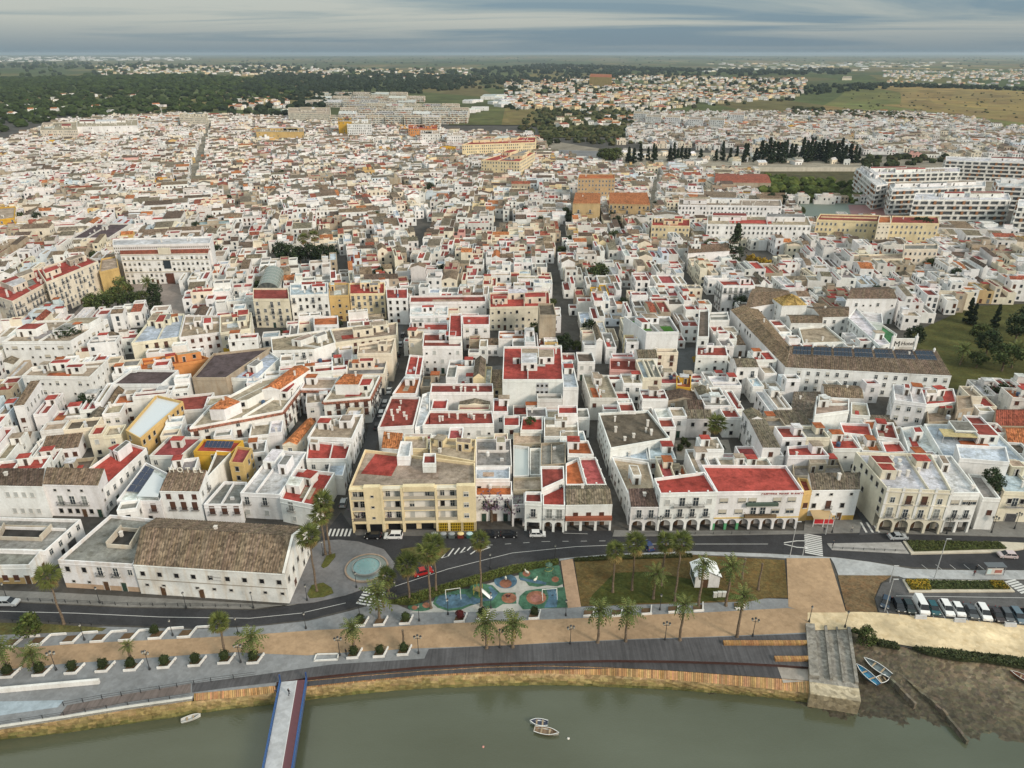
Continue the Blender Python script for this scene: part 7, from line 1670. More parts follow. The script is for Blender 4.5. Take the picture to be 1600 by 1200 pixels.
for cx, cy_, l_, rz in ((1405, 450, 'swing frame with white legs on the blue strip of the playground', .1), (480, 450, 'low swing frame on the blue playground surface', .2)):
    x, y = p6(cx, cy_); root = thing('swing_set', l_, 'swing', (x, y, .18), rz)
    for sx in (-1.6, 1.6):
        for sy in (-1, 1): mb = MB(); mb.tube([(sx, sy, 0), (sx, 0, 2.3)], .06, 6, 'paint', (.7, .7, .68)); mb.build('leg', root)
    mb = MB(); mb.tube([(-1.6, 0, 2.3), (1.6, 0, 2.3)], .06, 6, 'paint', (.7, .7, .68)); mb.build('top_bar', root)
    for sx in (-.7, .7):
        mb = MB(); mb.box(sx, 0, .5, .45, .22, .05, 'rubber', (.03, .03, .03), skip=''); mb.build('seat', root); mb = MB()
        for d_ in (-.2, .2): mb.box(sx + d_, 0, .55, .02, .02, 1.75, 'metal', (.2, .2, .2))
        mb.build('chain', root)
for cx, cy_, l_ in ((985, 285, 'white spring rider on the blue circle of the playground'), (1190, 228, 'spring rider on the small orange spot near the hedge'), (1270, 300, 'pale spring rider between the blue and green playground surfaces'), (1005, 458, 'dark play box on the orange square of the playground')):
    x, y = p6(cx, cy_); root = thing('spring_rider', l_, 'play rider', (x, y, .19), cx); mb = MB(); mb.tube([(0, 0, 0), (.05, 0, .15), (-.05, 0, .3), (0, 0, .45)], .1, 6, 'metal', (.2, .2, .2)); mb.build('spring', root); c_ = (.08, .02, .02) if cx == 1005 else (.6, .58, .5); mb = MB(); mb.lathe([(.02, .4), (.3, .5), (.3, .75), (.15, .9), (.02, .92)], 8, 'paint', c_, (0, 0, 0), 1.8, .8); mb.tube([(.4, 0, .7), (.6, 0, 1.15)], [.15, .12], 6, 'paint', c_); mb.build('seat', root)
x, y = p6(1400, 215); root = thing('climbing_frame', 'dark climbing frame with yellow panels in the playground corner', 'climbing frame', (x, y, .18), .4)
for k in range(6):
    a_ = k * pi / 3; mb = MB(); mb.tube([(cos(a_) * 1.5, sin(a_) * 1.1, 0), (cos(a_) * .5, sin(a_) * .4, 2.4)], .06, 6, 'metal', (.05, .08, .06)); mb.build('pole', root); mb = MB(); mb.tube([(cos(a_) * 1.1, sin(a_) * .8, 1.0), (cos(a_ + pi / 3) * 1.1, sin(a_ + pi / 3) * .8, 1.0)], .04, 5, 'metal', (.4, .36, .08)); mb.build('rung', root)
mb = MB(); mb.lathe([(.9, 2.35), (.5, 2.5), (.02, 2.9)], 6, 'paint', (.05, .10, .07)); mb.build('roof', root)
# ---- footbridge with blue railings
b0, b1 = PP([(437, 1066), (481, 1062)], .1); f0, f1 = PP([(395, 1280), (447, 1280)], .1)
def bp(t_, s_): return lerp(lerp(b0, b1, s_), lerp(f0, f1, s_), t_)
root = thing('footbridge', 'flat footbridge with grey walkway, maroon lane and blue railings over the water', 'bridge', (*bp(0, .5), 0)); c0 = root.location.copy()
def brel(p, z): return (p[0] - c0.x, p[1] - c0.y, z)
def bslab(name, s0, s1, z0, z1, m_, col):
    mb = MB(); mb.hexa(brel(bp(0, s0), z0), Vector(brel(bp(0, s1), z0)) - Vector(brel(bp(0, s0), z0)), Vector(brel(bp(1, s0), z0)) - Vector(brel(bp(0, s0), z0)), (0, 0, z1 - z0), m_, col, ''); mb.f = [f[::-1] for f in mb.f]; mb.build(name, root)
bslab('girder', .02, .98, -.6, .1, 'paint', (.06, .10, .2)); bslab('walkway', .06, .62, .1, .17, 'paving', (.40, .41, .43)); bslab('maroon_lane', .62, .9, .1, .172, 'paint', (.125, .045, .055)); bslab('white_line', .6, .625, .1, .178, 'paint', (.55, .55, .55))
for s_ in (.03, .96):
    mb = MB()
    for z_ in (.45, .8, 1.15): mb.tube([brel(bp(0, s_), z_), brel(bp(1, s_), z_)], .045, 5, 'paint', (.035, .10, .28))
    mb.build('handrail', root)
    for k in range(24):
        mb = MB(); p = bp((k + .2) / 24, s_); p2 = bp((k + .7) / 24, s_); mb.box(*brel(p, .1), .09, .09, 1.15, 'paint', (.035, .10, .28)); mb.tube([brel(p, .15), brel(p2, 1.1)], .03, 4, 'paint', (.10, .2, .4)); mb.build('baluster', root)
    for k in (0,): mb = MB(); mb.box(*brel(bp(.0, s_), .1), .22, .22, 1.9, 'paint', (.03, .07, .2)); mb.build('end_post', root)
# ---- railings and bollards
def railing(pts, z, label, name='railing', h=1.0, step=3.0, col=(.03, .03, .033)):
    q = PP(pts, z); root = thing(name, label, 'railing', (*q[0], z))
    rel = lambda p, zz: (p[0] - q[0][0], p[1] - q[0][1], zz)
    mb = MB()
    for i in range(len(q) - 1):
        for zz in (h * .5, h): mb.tube([rel(q[i], zz), rel(q[i + 1], zz)], .035, 5, 'metal', col)
    mb.build('rail', root); d = 0
    for i in range(len(q) - 1):
        L_ = math.dist(q[i], q[i + 1]); n = max(1, int(L_ / step))
        for k in range(n): mb = MB(); mb.box(*rel(lerp(q[i], q[i + 1], k / n), 0), .1, .1, h + .1, 'metal', col); mb.build('post', root)
railing([(100, 1103), (160, 1092), (250, 1078), (330, 1065), (400, 1056)], .17, 'dark railing between the upper walk and the timber ramp'); railing([(0, 1133), (100, 1118), (200, 1102), (298, 1088)], .17, 'dark railing at the water edge of the lower walk', h=.8)
railing([(25, 938), (200, 946), (396, 949)], .13, 'low post-and-rail barrier along the pavement before the warehouse', 'kerb_barrier', .75, 2.6); railing([(0, 970), (60, 972), (160, 978)], .16, 'low dark rail along the grass verge', 'kerb_barrier', .6, 2.2); railing([(1000, 836), (1200, 834)], .13, 'low post-and-rail barrier before the arcaded houses', 'kerb_barrier', .7, 4.0); railing([(1300, 857), (1415, 862)], .15, 'row of low posts along the road median', 'kerb_barrier', .5, 2.4)
mb = MB(); q = PP([(-200, 1108), (0, 1083), (155, 1069)], .17); root = thing('ramp_wall', 'long white parapet wall beside the sloping lower walk', 'wall', (*q[1], .15))
for i in range(2): a_, b_ = Vector((q[i][0] - q[1][0], q[i][1] - q[1][1], 0)), Vector((q[i + 1][0] - q[1][0], q[i + 1][1] - q[1][1], 0)); d = b_ - a_; mb.hexa(a_, d, Vector((-d.y, d.x, 0)).normalized() * .55, (0, 0, 1.0), 'plaster', (.72, .71, .69), 'd')
mb.build('wall', root); mb = MB(); mb.hexa(Vector((q[0][0] - q[1][0], q[0][1] - q[1][1], 1.0)), Vector((q[1][0] - q[0][0], q[1][1] - q[0][1], 0)), (.05, .6, 0), (0, 0, .08), 'plaster', (.6, .6, .58)); mb.build('coping', root)
# frame with white edging by the bridge head
q = PP([(490, 1034), (528, 1032), (530, 1022), (494, 1023)], .17); root = thing('boat_stand', 'low white-edged panel frame beside the footbridge head', 'frame', (*centroid(q), .17)); c_ = centroid(q)
for k in range(4): a_, b_ = q[k], q[(k + 1) % 4]; mb = MB(); d = Vector((b_[0] - a_[0], b_[1] - a_[1], 0)); mb.hexa((a_[0] - c_[0], a_[1] - c_[1], 0), d, Vector((-d.y, d.x, 0)).normalized() * .2, (0, 0, .35), 'plaster', (.7, .7, .68)); mb.build('edge', root)
mb = MB(); mb.prism([(p[0] - c_[0], p[1] - c_[1]) for p in inset(ccw(q), .22)], 0, .12, 'paving', (.25, .26, .27)); mb.build('panel', root)
# ---- timber benches and the stone slipway
for pts, l_, hh in (([(1130, 1006), (1262, 1006)], 'long timber bench step on the deck before the slipway', .55), ([(1210, 1031), (1264, 1031)], 'timber bench beside the sunken deck corner', .6)):
    q = PP(pts, .18); root = thing('timber_bench', l_, 'bench', (*q[0], .18)); L_ = math.dist(*q); n = int(L_ / .5); ang = atan2(q[1][1] - q[0][1], q[1][0] - q[0][0]); root.rotation_euler = (0, 0, ang)
    for k in range(n): mb = MB(); mb.box((k + .5) * L_ / n, 0, 0, L_ / n * .9, .9, hh, 'wood', jit((.36, .2, .085), orng, .2)); mb.build('plank', root)
base = [(1266, 1085), (1345, 1097), (1328, 983), (1258, 978)]; q = PP(base, 0.0); c_ = centroid(q); root = thing('slipway', 'old stone slipway with low parallel walls beside the mud flat', 'slipway', (*c_, 0)); rel = lambda p, z: (p[0] - c_[0], p[1] - c_[1], z)
mb = MB(); mb.prism([rel(p, 0)[:2] for p in q], -3.5, 0.02, 'rock', (.30, .25, .17), tmat='rock', tcol=(.26, .245, .22)); mb.build('stone_base', root)
for s0, s1, hh in ((.0, .2, .8), (.42, .48, .6), (.68, .72, .45), (.93, 1.0, .6)):
    mb = MB(); p4 = [quad_pt(q, s0, .22), quad_pt(q, s1, .22), quad_pt(q, s1, 1), quad_pt(q, s0, 1)]; mb.prism([rel(p, 0)[:2] for p in p4], 0.02, hh, 'rock', (.25, .235, .21)); mb.build('side_wall', root)
mb = MB(); p4 = [quad_pt(q, .0, 0), quad_pt(q, 1, 0), quad_pt(q, 1, .16), quad_pt(q, 0, .16)]; mb.prism([rel(p, 0)[:2] for p in p4], .02, .18, 'rock', (.42, .36, .26)); mb.build('stone_edge', root)
for i, (x_, y_) in enumerate(((1264, 972), (1320, 980))): lamp(x_, y_, 'lamp post at the head of the slipway', 'lamps of the slipway', 1)
for pts, l_ in (([(1348, 1012), (1368, 1006), (1400, 1050), (1470, 1110), (1510, 1160)], 'long ruined stone wall running across the mud'), ([(1390, 1060), (1430, 1100)], 'short ruined wall stub on the mud')):
    q = [P(a_, b_, -1.2 - .35 * i) for i, (a_, b_) in enumerate(pts)]; root = thing('ruined_wall', l_, 'wall', (*q[0], -1.5))
    for i in range(len(q) - 1):
        a_, b_ = Vector((q[i][0] - q[0][0], q[i][1] - q[0][1], -1.6 - .3 * i)), Vector((q[i + 1][0] - q[0][0], q[i + 1][1] - q[0][1], -1.9 - .3 * i)); d = b_ - a_; n = max(1, int(d.length / 1.2)); mb = MB()
        for k in range(n): mb.hexa(a_ + d * (k / n), d * (.97 / n), Vector((-d.y, d.x, 0)).normalized() * .5, (0, 0, 2.1 + orng.uniform(-.25, .15)), 'rock', jit((.15, .13, .095), orng, .2), 'd')
        mb.build('stones', root)
# ---- boats
def boat(px, py, z, ang, L_, W_, hull, inside, label, roll=0.0, cover=None):
    x, y = P(px, py, z); root = thing('rowing_boat', label, 'boat', (x, y, z), ang); root.rotation_euler = (roll, 0, ang); N_ = 10; mb = MB(); out = []; inn = []; keel = []
    for k in range(N_ + 1):
        t_ = k / N_; w = W_ / 2 * (sin(pi * min(1, (t_ * .72 + .28)))) ** .7 if t_ < 1 else 0.02; w = W_ / 2 * (.72 + .28 * sin(pi * t_ * 1.2)) if t_ < .45 else W_ / 2 * max(.03, (1 - ((t_ - .45) / .55) ** 2.2)); X = (t_ - .5) * L_; sh = .5 + .22 * t_ ** 2
        out.append((X, w, sh)); keel.append((X * .92, w * .45, -.12))
    for s_ in (1, -1):
        A = [(x_, s_ * w, z_) for x_, w, z_ in out]; B_ = [(x_, s_ * w, z_) for x_, w, z_ in keel]; C_ = [(x_ * .95, s_ * max(.01, w - .12), z_) for x_, w, z_ in out]; D_ = [(x_ * .9, s_ * max(.01, w - .2), .12) for x_, w, z_ in out]
        (mb.strip(B_, A, 'carpaint', hull) if s_ < 0 else mb.strip(A, B_, 'carpaint', hull)); (mb.strip(A, C_, 'carpaint', (.62, .62, .6)) if s_ < 0 else mb.strip(C_, A, 'carpaint', (.62, .62, .6))); (mb.strip(C_, D_, 'paint', inside) if s_ < 0 else mb.strip(D_, C_, 'paint', inside))
        mb.strip(D_, [(p[0], 0, .12) for p in D_], 'paint', inside)
    mb.face([(out[0][0], out[0][1], out[0][2]), (out[0][0], -out[0][1], out[0][2]), (keel[0][0], -keel[0][1], -.12), (keel[0][0], keel[0][1], -.12)], 'carpaint', hull); mb.build('hull', root)
    for t_ in (-.2, .12): mb = MB(); mb.box(t_ * L_, 0, .36, .28, W_ * .86, .05, 'wood', cover or (.35, .27, .18), skip=''); mb.build('seat', root)
    return root
boat(842, 1131, ZW + .02, pi - .1, 3.4, 1.6, (.62, .63, .64), (.05, .06, .10), 'small white rowing boat with dark blue inside moored beside another boat'); boat(854, 1145, ZW + .02, -.22, 4.6, 1.7, (.42, .40, .36), (.20, .13, .08), 'weathered wooden rowing boat with brown inside moored in the estuary'); boat(299, 1124, ZW + .02, .42, 3.4, 1.3, (.62, .62, .6), (.45, .45, .44), 'small white dinghy floating close to the quay wall')
boat(1354, 1056, -1.25, 2.0, 5.4, 2.0, (.06, .14, .24), (.04, .18, .30), 'blue wooden boat with white rim lying on the mud by the slipway', .12); boat(1370, 1044, -1.1, 2.2, 5.6, 1.9, (.12, .13, .13), (.13, .16, .17), 'grey wooden boat lying on the mud behind the blue boat', -.15); boat(1378, 1062, -1.75, .35, 3.6, 1.5, (.28, .24, .17), (.09, .075, .05), 'rotten boat wreck half sunk in the mud', .3); boat(1600, 1062, -1.0, 2.4, 5.0, 1.9, (.2, .09, .05), (.15, .07, .05), 'reddish boat lying in the scrub at the mud edge', .1)
for x_, y_, c_, l_, s_ in ((888, 1154, (.65, .62, .58), 'white mooring buoy near the two rowing boats', .25), (755, 1167, (.6, .28, .24), 'pink mooring buoy alone on the water', .22)):
    x, y = P(x_, y_, ZW); root = thing('mooring_buoy', l_, 'buoy', (x, y, ZW)); mb = MB(); mb.lathe([(.02, -s_), (s_ * .8, -s_ * .5), (s_, 0), (s_ * .8, s_ * .6), (s_ * .2, s_ * .95)], 10, 'paint', c_); mb.build('float', root, smooth=True); mb = MB(); mb.lathe([(s_ * .2, s_ * .9), (s_ * .2, s_ * 1.3), (.01, s_ * 1.35)], 6, 'metal', (.1, .1, .1)); mb.build('ring', root)
# ---- parking signs at the edge of the dirt lot
for x_, y_, k_ in ((1438, 966, 'under the white van'), (1499, 971, 'in front of the white hatchback'), (1578, 978, 'near the blue-grey car')):
    x, y = P(x_, y_, .17); root = thing('concrete_barrier', 'pale concrete barrier block %s' % k_, 'barrier', (x, y, .16), -.05, 'concrete barriers'); mb = MB(); mb.face([(-1.2, -.3, 0), (1.2, -.3, 0), (1.15, -.12, .85), (-1.15, -.12, .85)], 'plaster', (.52, .53, .55)); mb.face([(1.2, .3, 0), (-1.2, .3, 0), (-1.15, .12, .85), (1.15, .12, .85)], 'plaster', (.52, .53, .55)); mb.face([(-1.15, -.12, .85), (1.15, -.12, .85), (1.15, .12, .85), (-1.15, .12, .85)], 'plaster', (.56, .57, .58)); mb.face([(1.2, -.3, 0), (1.2, .3, 0), (1.15, .12, .85), (1.15, -.12, .85)], 'plaster', (.5, .5, .5)); mb.face([(-1.2, .3, 0), (-1.2, -.3, 0), (-1.15, -.12, .85), (-1.15, .12, .85)], 'plaster', (.5, .5, .5)); mb.build('block', root)
# ---- people: one skinned body mesh per stance
def person_mesh(stride, top, legs, skin=(.42, .27, .19), hair=(.03, .02, .015)):
    V = [(0, 0, .95), (0, 0, 1.15), (0, 0, 1.38), (0, .01, 1.5), (0, .02, 1.62), (0, .02, 1.74), (-.1, 0, .9), (-.11, stride * .5, .5), (-.11, stride * .55 - .08, .09), (-.11, stride * .55 + .1, .05), (.1, 0, .9), (.11, -stride * .4, .5), (.11, -stride * .7, .1), (.11, -stride * .7 + .17, .05), (-.2, 0, 1.4), (-.25, -stride * .2, 1.12), (-.24, -stride * .1 + .08, .88), (-.24, -stride * .1 + .12, .8), (.2, 0, 1.4), (.25, stride * .2, 1.12), (.24, stride * .3 + .06, .88), (.24, stride * .3 + .1, .8)]
    E = [(0, 1), (1, 2), (2, 3), (3, 4), (4, 5), (0, 6), (6, 7), (7, 8), (8, 9), (0, 10), (10, 11), (11, 12), (12, 13), (2, 14), (14, 15), (15, 16), (16, 17), (2, 18), (18, 19), (19, 20), (20, 21)]
    Rd = [.15, .13, .16, .055, .095, .085, .1, .07, .05, .045, .1, .07, .05, .045, .065, .05, .04, .035, .065, .05, .04, .035]
    me = bpy.data.meshes.new('body'); me.from_pydata(V, E, []); o = bpy.data.objects.new('body', me); COL.objects.link(o); m_ = o.modifiers.new('s', 'SKIN'); 
    for i, d in enumerate(me.skin_vertices[0].data if me.skin_vertices else []): d.radius = (Rd[i], Rd[i] * .8)
    if not me.skin_vertices: me.attributes
    o.modifiers.new('d', 'SUBSURF').levels = 1
    bpy.context.view_layer.update(); out = bpy.data.meshes.new_from_object(o.evaluated_get(bpy.context.evaluated_depsgraph_get())); bpy.data.objects.remove(o)
    at = out.attributes.new('col', 'FLOAT_COLOR', 'FACE'); cs = []
    for p in out.polygons:
        z = p.center.z; x_ = abs(p.center.x)
        cs.extend((*(hair if z > 1.68 or (z > 1.56 and p.center.y < -.02) else (skin if z > 1.5 or (x_ > .2 and z < .9) else (top if z > .95 else (legs if z > .12 else (.02, .02, .02))))), 1.0))
    at.data.foreach_set('color', np.array(cs, dtype=np.float32)); out.materials.clear(); out.materials.append(MATS['skin']); return out
def skin_layer_ok():
    return True
PEO = [(452, 1086, .18, 'person in dark clothes walking on the footbridge', (.02, .02, .025), (.02, .02, .03)), (1524, 893, .14, 'person in dark clothes standing beside the bus shelter', (.02, .02, .02), (.03, .03, .04)), (1521, 900, .14, 'second person in a dark red top at the bus shelter', (.15, .03, .03), (.02, .02, .03)), (541, 1023, .18, 'person in black standing at the planter east of the footbridge', (.015, .015, .018), (.02, .02, .02)), (1287, 832, .13, 'person in dark jacket near the red awning', (.03, .03, .04), (.04, .05, .08)), (1330, 831, .13, 'person in a pale top on the pavement by the side street', (.35, .33, .3), (.03, .04, .07)), (1301, 853, .15, 'person waiting on the median by the zebra crossing', (.03, .04, .05), (.02, .02, .03)), (846, 829, .05, 'person in orange top by the shop arcade', (.35, .12, .03), (.03, .03, .05))]
for i, (x_, y_, z, l_, tp, lg) in enumerate(PEO):
    x, y = P(x_, y_, z); root = thing('person', l_, 'person', (x, y, z), orng.uniform(0, 6.28)); link('body', person_mesh(.35 if i in (0, 5) else .06, tp, lg), root)
# ================================================================ beyond the town: land, woods, cemetery, suburbs
trng = random.Random(77)
def hgt(x, y):
    z = -0.3
    if y > 1300:
        k = min(1, (y - 1300) / 900.0)
        z += k * (6 + 7 * sin(x * .0021 + 1.3) * sin(y * .0013 + .4) + 4 * sin(x * .006 + y * .003))
    if y > 9000: z += min(1, (y - 9000) / 9000.0) * (24 + 12 * sin(x * .00035 + 1) + 6 * sin(x * .0011))
    return z
ys = [1250]
while ys[-1] < 34000: ys.append(ys[-1] * 1.055)
mb = MB(); NXg = 90; rows = []
for y in ys: rows.append([((k / NXg - .5) * 2.0 * (y * .95 + 900), y, hgt((k / NXg - .5) * 2.0 * (y * .95 + 900), y)) for k in range(NXg + 1)])
GREEN = (.055, .068, .03); FIELD = (.12, .11, .055); DRY = (.19, .155, .10)
fieldp = PP([(1285, 145), (1420, 138), (1720, 150), (1760, 205), (1500, 182), (1300, 178), (1260, 168)]); grovep = PP([(740, 200), (760, 165), (900, 160), (1000, 200), (1010, 225), (850, 225)])
for r in range(len(ys) - 1):
    for k in range(NXg):
        c_ = ((rows[r][k][0] + rows[r + 1][k + 1][0]) / 2, (ys[r] + ys[r + 1]) / 2); v_ = .5 + .5 * sin(c_[0] * .0008 + 2) * sin(c_[1] * .0005 + c_[0] * .0002)
        col = lerp(GREEN, FIELD, v_ * .8)
        if c_[1] > 5000: col = lerp(col, DRY, .45 * v_)
        mb.face([rows[r][k], rows[r][k + 1], rows[r + 1][k + 1], rows[r + 1][k]], 'land', jit(col, trng, .06))
struct(mb.build('countryside', smooth=True))
def landsheet(name, poly, z, col, m_='land'):
    mb = MB(); q = PP(poly, z); mb.flat(q, z, m_, col); struct(mb.build(name))
mb = MB()                                                      # open scrub meadow, gently lifted over the plain
def field(name, poly, col, z=1.0, m_='land', n=14):
    q = PP(poly, z); mb = MB()
    for i in range(n):
        for j in range(n):
            P4 = [quad_pt(q, (i + a_) / n, (j + b_) / n) for a_, b_ in ((0, 0), (1, 0), (1, 1), (0, 1))]
            mb.face([(p[0], p[1], max(z, hgt(*p) + .6)) for p in P4], m_, jit(col, trng, .12))
    struct(mb.build(name, smooth=True))
field('meadow', [(1262, 182), (1800, 215), (1720, 140), (1330, 140)], (.16, .135, .062)); field('meadow', [(700, 195), (870, 195), (830, 168), (730, 168)], (.13, .12, .055)); field('meadow', [(845, 215), (1000, 212), (980, 172), (830, 175)], (.075, .085, .035))
sheet('cemetery_ground', [(960, 268), (1345, 268), (1345, 245), (960, 235)], .05, 'earth', (.30, .27, .22)); sheet('car_yard', [(870, 258), (945, 260), (935, 236), (872, 234)], .06, 'asphalt', (.17, .17, .175)); sheet('sports_yard', [(1250, 338), (1402, 338), (1385, 316), (1240, 316)], .3, 'paint', (.115, .14, .115)); sheet('sports_yard', [(1330, 337), (1400, 337), (1385, 320), (1325, 320)], .32, 'paint', (.19, .09, .085)); sheet('far_road', [(1225, 178), (1250, 178), (1295, 140), (1285, 140)], 1.2, 'asphalt', (.16, .16, .165)); sheet('park_ground', [(1150, 318), (1350, 318), (1350, 262), (1170, 262)], .05, 'grass', (.08, .075, .04)); sheet('garden_ground', [(1440, 606), (1720, 618), (1720, 470), (1520, 478), (1425, 520)], .06, 'grass', (.075, .078, .026)); sheet('square_paving', [(105, 502), (295, 498), (288, 444), (160, 440)], .05, 'paving', (.27, .23, .21)); sheet('patio_ground', [(1058, 719), (1146, 719), (1138, 687), (1054, 688)], .05, 'paving', (.26, .24, .21)); sheet('yard_ground', [(688, 598), (792, 601), (786, 571), (688, 574)], .05, 'asphalt', (.16, .155, .15)); sheet('dead_end_yard', [(1050, 602), (1102, 592), (1086, 543), (1058, 543)], .05, 'asphalt', (.10, .105, .11)); sheet('side_street_road', [(532, 822), (546, 824), (600, 660), (634, 490), (628, 490), (578, 660)], .02, 'asphalt', (.085, .085, .088))
for x_, y_, s_ in ((1062, 705, 1.3), (1075, 699, 1.0), (1090, 694, 1.2), (1104, 702, 1.0), (1128, 706, 1.1), (1085, 712, .9), (1068, 695, 1.4)): tree('bush', x_, y_, s_, 'dark shrub of the patio garden behind the arcaded houses', 'shrub', 'shrub', 'patio shrubs', lift=.1)
# woods: thousands of lumpy crowns, one mass per wood
ICO = []
t_ = (1 + 5 ** .5) / 2
for v_ in ((-1, t_, 0), (1, t_, 0), (-1, -t_, 0), (1, -t_, 0), (0, -1, t_), (0, 1, t_), (0, -1, -t_), (0, 1, -t_), (t_, 0, -1), (t_, 0, 1), (-t_, 0, -1), (-t_, 0, 1)): ICO.append(Vector(v_).normalized())
ICF = [(0, 11, 5), (0, 5, 1), (0, 1, 7), (0, 7, 10), (0, 10, 11), (1, 5, 9), (5, 11, 4), (11, 10, 2), (10, 7, 6), (7, 1, 8), (3, 9, 4), (3, 4, 2), (3, 2, 6), (3, 6, 8), (3, 8, 9), (4, 9, 5), (2, 4, 11), (6, 2, 10), (8, 6, 7), (9, 8, 1)]
SV_, SF_ = [tuple(v_) for v_ in ICO], []
mid = {}
def midp(a_, b_):
    k = (min(a_, b_), max(a_, b_))
    if k not in mid: mid[k] = len(SV_); SV_.append(tuple(((Vector(SV_[a_]) + Vector(SV_[b_])) / 2).normalized()))
    return mid[k]
for a_, b_, c_ in ICF: ab, bc, ca_ = midp(a_, b_), midp(b_, c_), midp(c_, a_); SF_ += [(a_, ab, ca_), (b_, bc, ab), (c_, ca_, bc), (ab, bc, ca_)]
SVN = np.array(SV_); SFN = np.array(SF_)
def wood(name, poly, n, smin, smax, cols, label, flat=.8, zf=None, px=True):
    q = PP(poly, 2.0) if px else poly; xs = [p[0] for p in q]; ys_ = [p[1] for p in q]; V, Fc, C = [], [], []; k = 0; nr = np.random.RandomState(len(poly) * 7 + n); tries = 0
    while k < n and tries < n * 40:
        tries += 1; p = (trng.uniform(min(xs), max(xs)), trng.uniform(min(ys_), max(ys_)))
        if not pip(p, q): continue
        d = math.hypot(*p); s_ = trng.uniform(smin, smax) * (1 + min(.7, max(0, d - 1500) / 6000.0)); z = hgt(*p) + s_ * .55
        v_ = SVN * (s_ * (1 + nr.uniform(-.28, .28, (len(SVN), 1)))); v_[:, 2] *= flat; v_ += np.array([p[0], p[1], z]); b_ = len(V) * len(SVN); V.append(v_); Fc.append(SFN + b_); c_ = np.array(trng.choice(cols)) * trng.uniform(.75, 1.25); C.append(np.concatenate([np.tile(c_, (len(SFN), 1)) * nr.uniform(.8, 1.2, (len(SFN), 1)), np.ones((len(SFN), 1))], axis=1)); k += 1
    V = np.concatenate(V); Fc = np.concatenate(Fc); C = np.concatenate(C).astype(np.float32); me = bpy.data.meshes.new(name); me.from_pydata(V.tolist(), [], Fc.tolist()); me.materials.append(MATS['forest']); at = me.attributes.new('col', 'FLOAT_COLOR', 'FACE'); at.data.foreach_set('color', C.ravel())
    o = stuff(link(name, me)); o['label'] = label; o['category'] = 'wood'; return o
PINE = [(.030, .045, .013), (.038, .053, .016), (.025, .036, .012)]; OLIVE = [(.038, .044, .02), (.032, .04, .018), (.05, .048, .024)]; DK = [(.018, .026, .014), (.024, .032, .017)]
wood('pine_wood', [(-150, 225), (0, 205), (70, 190), (270, 178), (330, 176), (430, 160), (470, 148), (430, 130), (300, 124), (100, 122), (-150, 130)], 2600, 5, 9, PINE, 'wide pine wood with an even canopy behind the town', .62)
wood('dark_wood', [(330, 178), (450, 188), (520, 165), (620, 150), (720, 140), (720, 120), (560, 122), (420, 118), (350, 150)], 1100, 5, 9, DK, 'dark wood around the hillside estate')
wood('far_wood', [(-100, 128), (180, 122), (300, 112), (420, 118), (560, 120), (740, 122), (740, 112), (400, 101), (-100, 100)], 380, 6, 10, DK + PINE, 'far belt of dark woodland'); wood('far_wood', [(700, 140), (860, 128), (1000, 120), (1330, 122), (1330, 112), (1000, 108), (860, 104), (740, 112)], 700, 6, 10, DK, 'far belt of woodland on the low hill'); wood('scrub_wood', [(830, 258), (860, 222), (1000, 226), (1010, 200), (990, 172), (900, 165), (840, 172), (800, 195), (840, 215)], 420, 2.5, 5, [(.05, .056, .024), (.042, .05, .022), (.062, .06, .028), (.03, .036, .018)], 'olive green grove between the town and the suburb'); wood('hedgerow', [(1240, 150), (1430, 142), (1760, 150), (1760, 146), (1430, 136), (1240, 140)], 260, 4, 7, DK, 'line of dark trees along the far edge of the meadow'); wood('roadside_trees', [(1235, 182), (1440, 190), (1440, 182), (1240, 172)], 160, 3, 6, OLIVE, 'trees along the near edge of the meadow'); wood('meadow_shrubs', [(1300, 178), (1700, 200), (1700, 150), (1330, 148)], 170, 1.2, 2.6, OLIVE, 'scattered shrubs on the meadow', .7); wood('park_wood', [(1185, 312), (1345, 314), (1345, 285), (1195, 275)], 90, 3.2, 5.0, [(.05, .068, .02), (.065, .08, .022)], 'bright green park trees before the terraced blocks'); wood('plain_trees', [(-400, 108), (2000, 108), (2000, 90.5), (-400, 90.5)], 900, 5, 9, DK + OLIVE, 'scattered groves on the far plain', .4); wood('suburb_trees', [(790, 178), (1000, 178), (1240, 160), (1240, 140), (790, 140)], 420, 3, 6, DK + OLIVE, 'trees between the far suburb and the eastern suburb'); wood('suburb_trees', [(450, 134), (740, 140), (1000, 150), (1240, 150), (1240, 125), (1000, 118), (450, 118)], 500, 4, 7, DK + OLIVE, 'trees among the far suburb houses')
sheet('town_ground', [(-320, 240), (0, 225), (450, 190), (850, 218), (960, 236), (1720, 252), (1900, 300), (1500, 330), (-320, 330)], .02, 'earth', (.24, .215, .175))
for i in range(70):                                            # small trees in patios and lanes
    for _ in range(60):
        x_, y_ = trng.uniform(-30, 1630), trng.uniform(262, 560); p = P(x_, y_)
        if pip(p, TOWN) and hm(*p) < .5 and OCC[int(p[0] - X0), int(p[1] - Y0)] == 0: break
    tree(trng.choice(['dark', 'oak', 'dark', 'oak2']), x_, y_, trng.uniform(.7, 1.3), 'small green tree in a patio or lane of the old town', grp='small town trees')
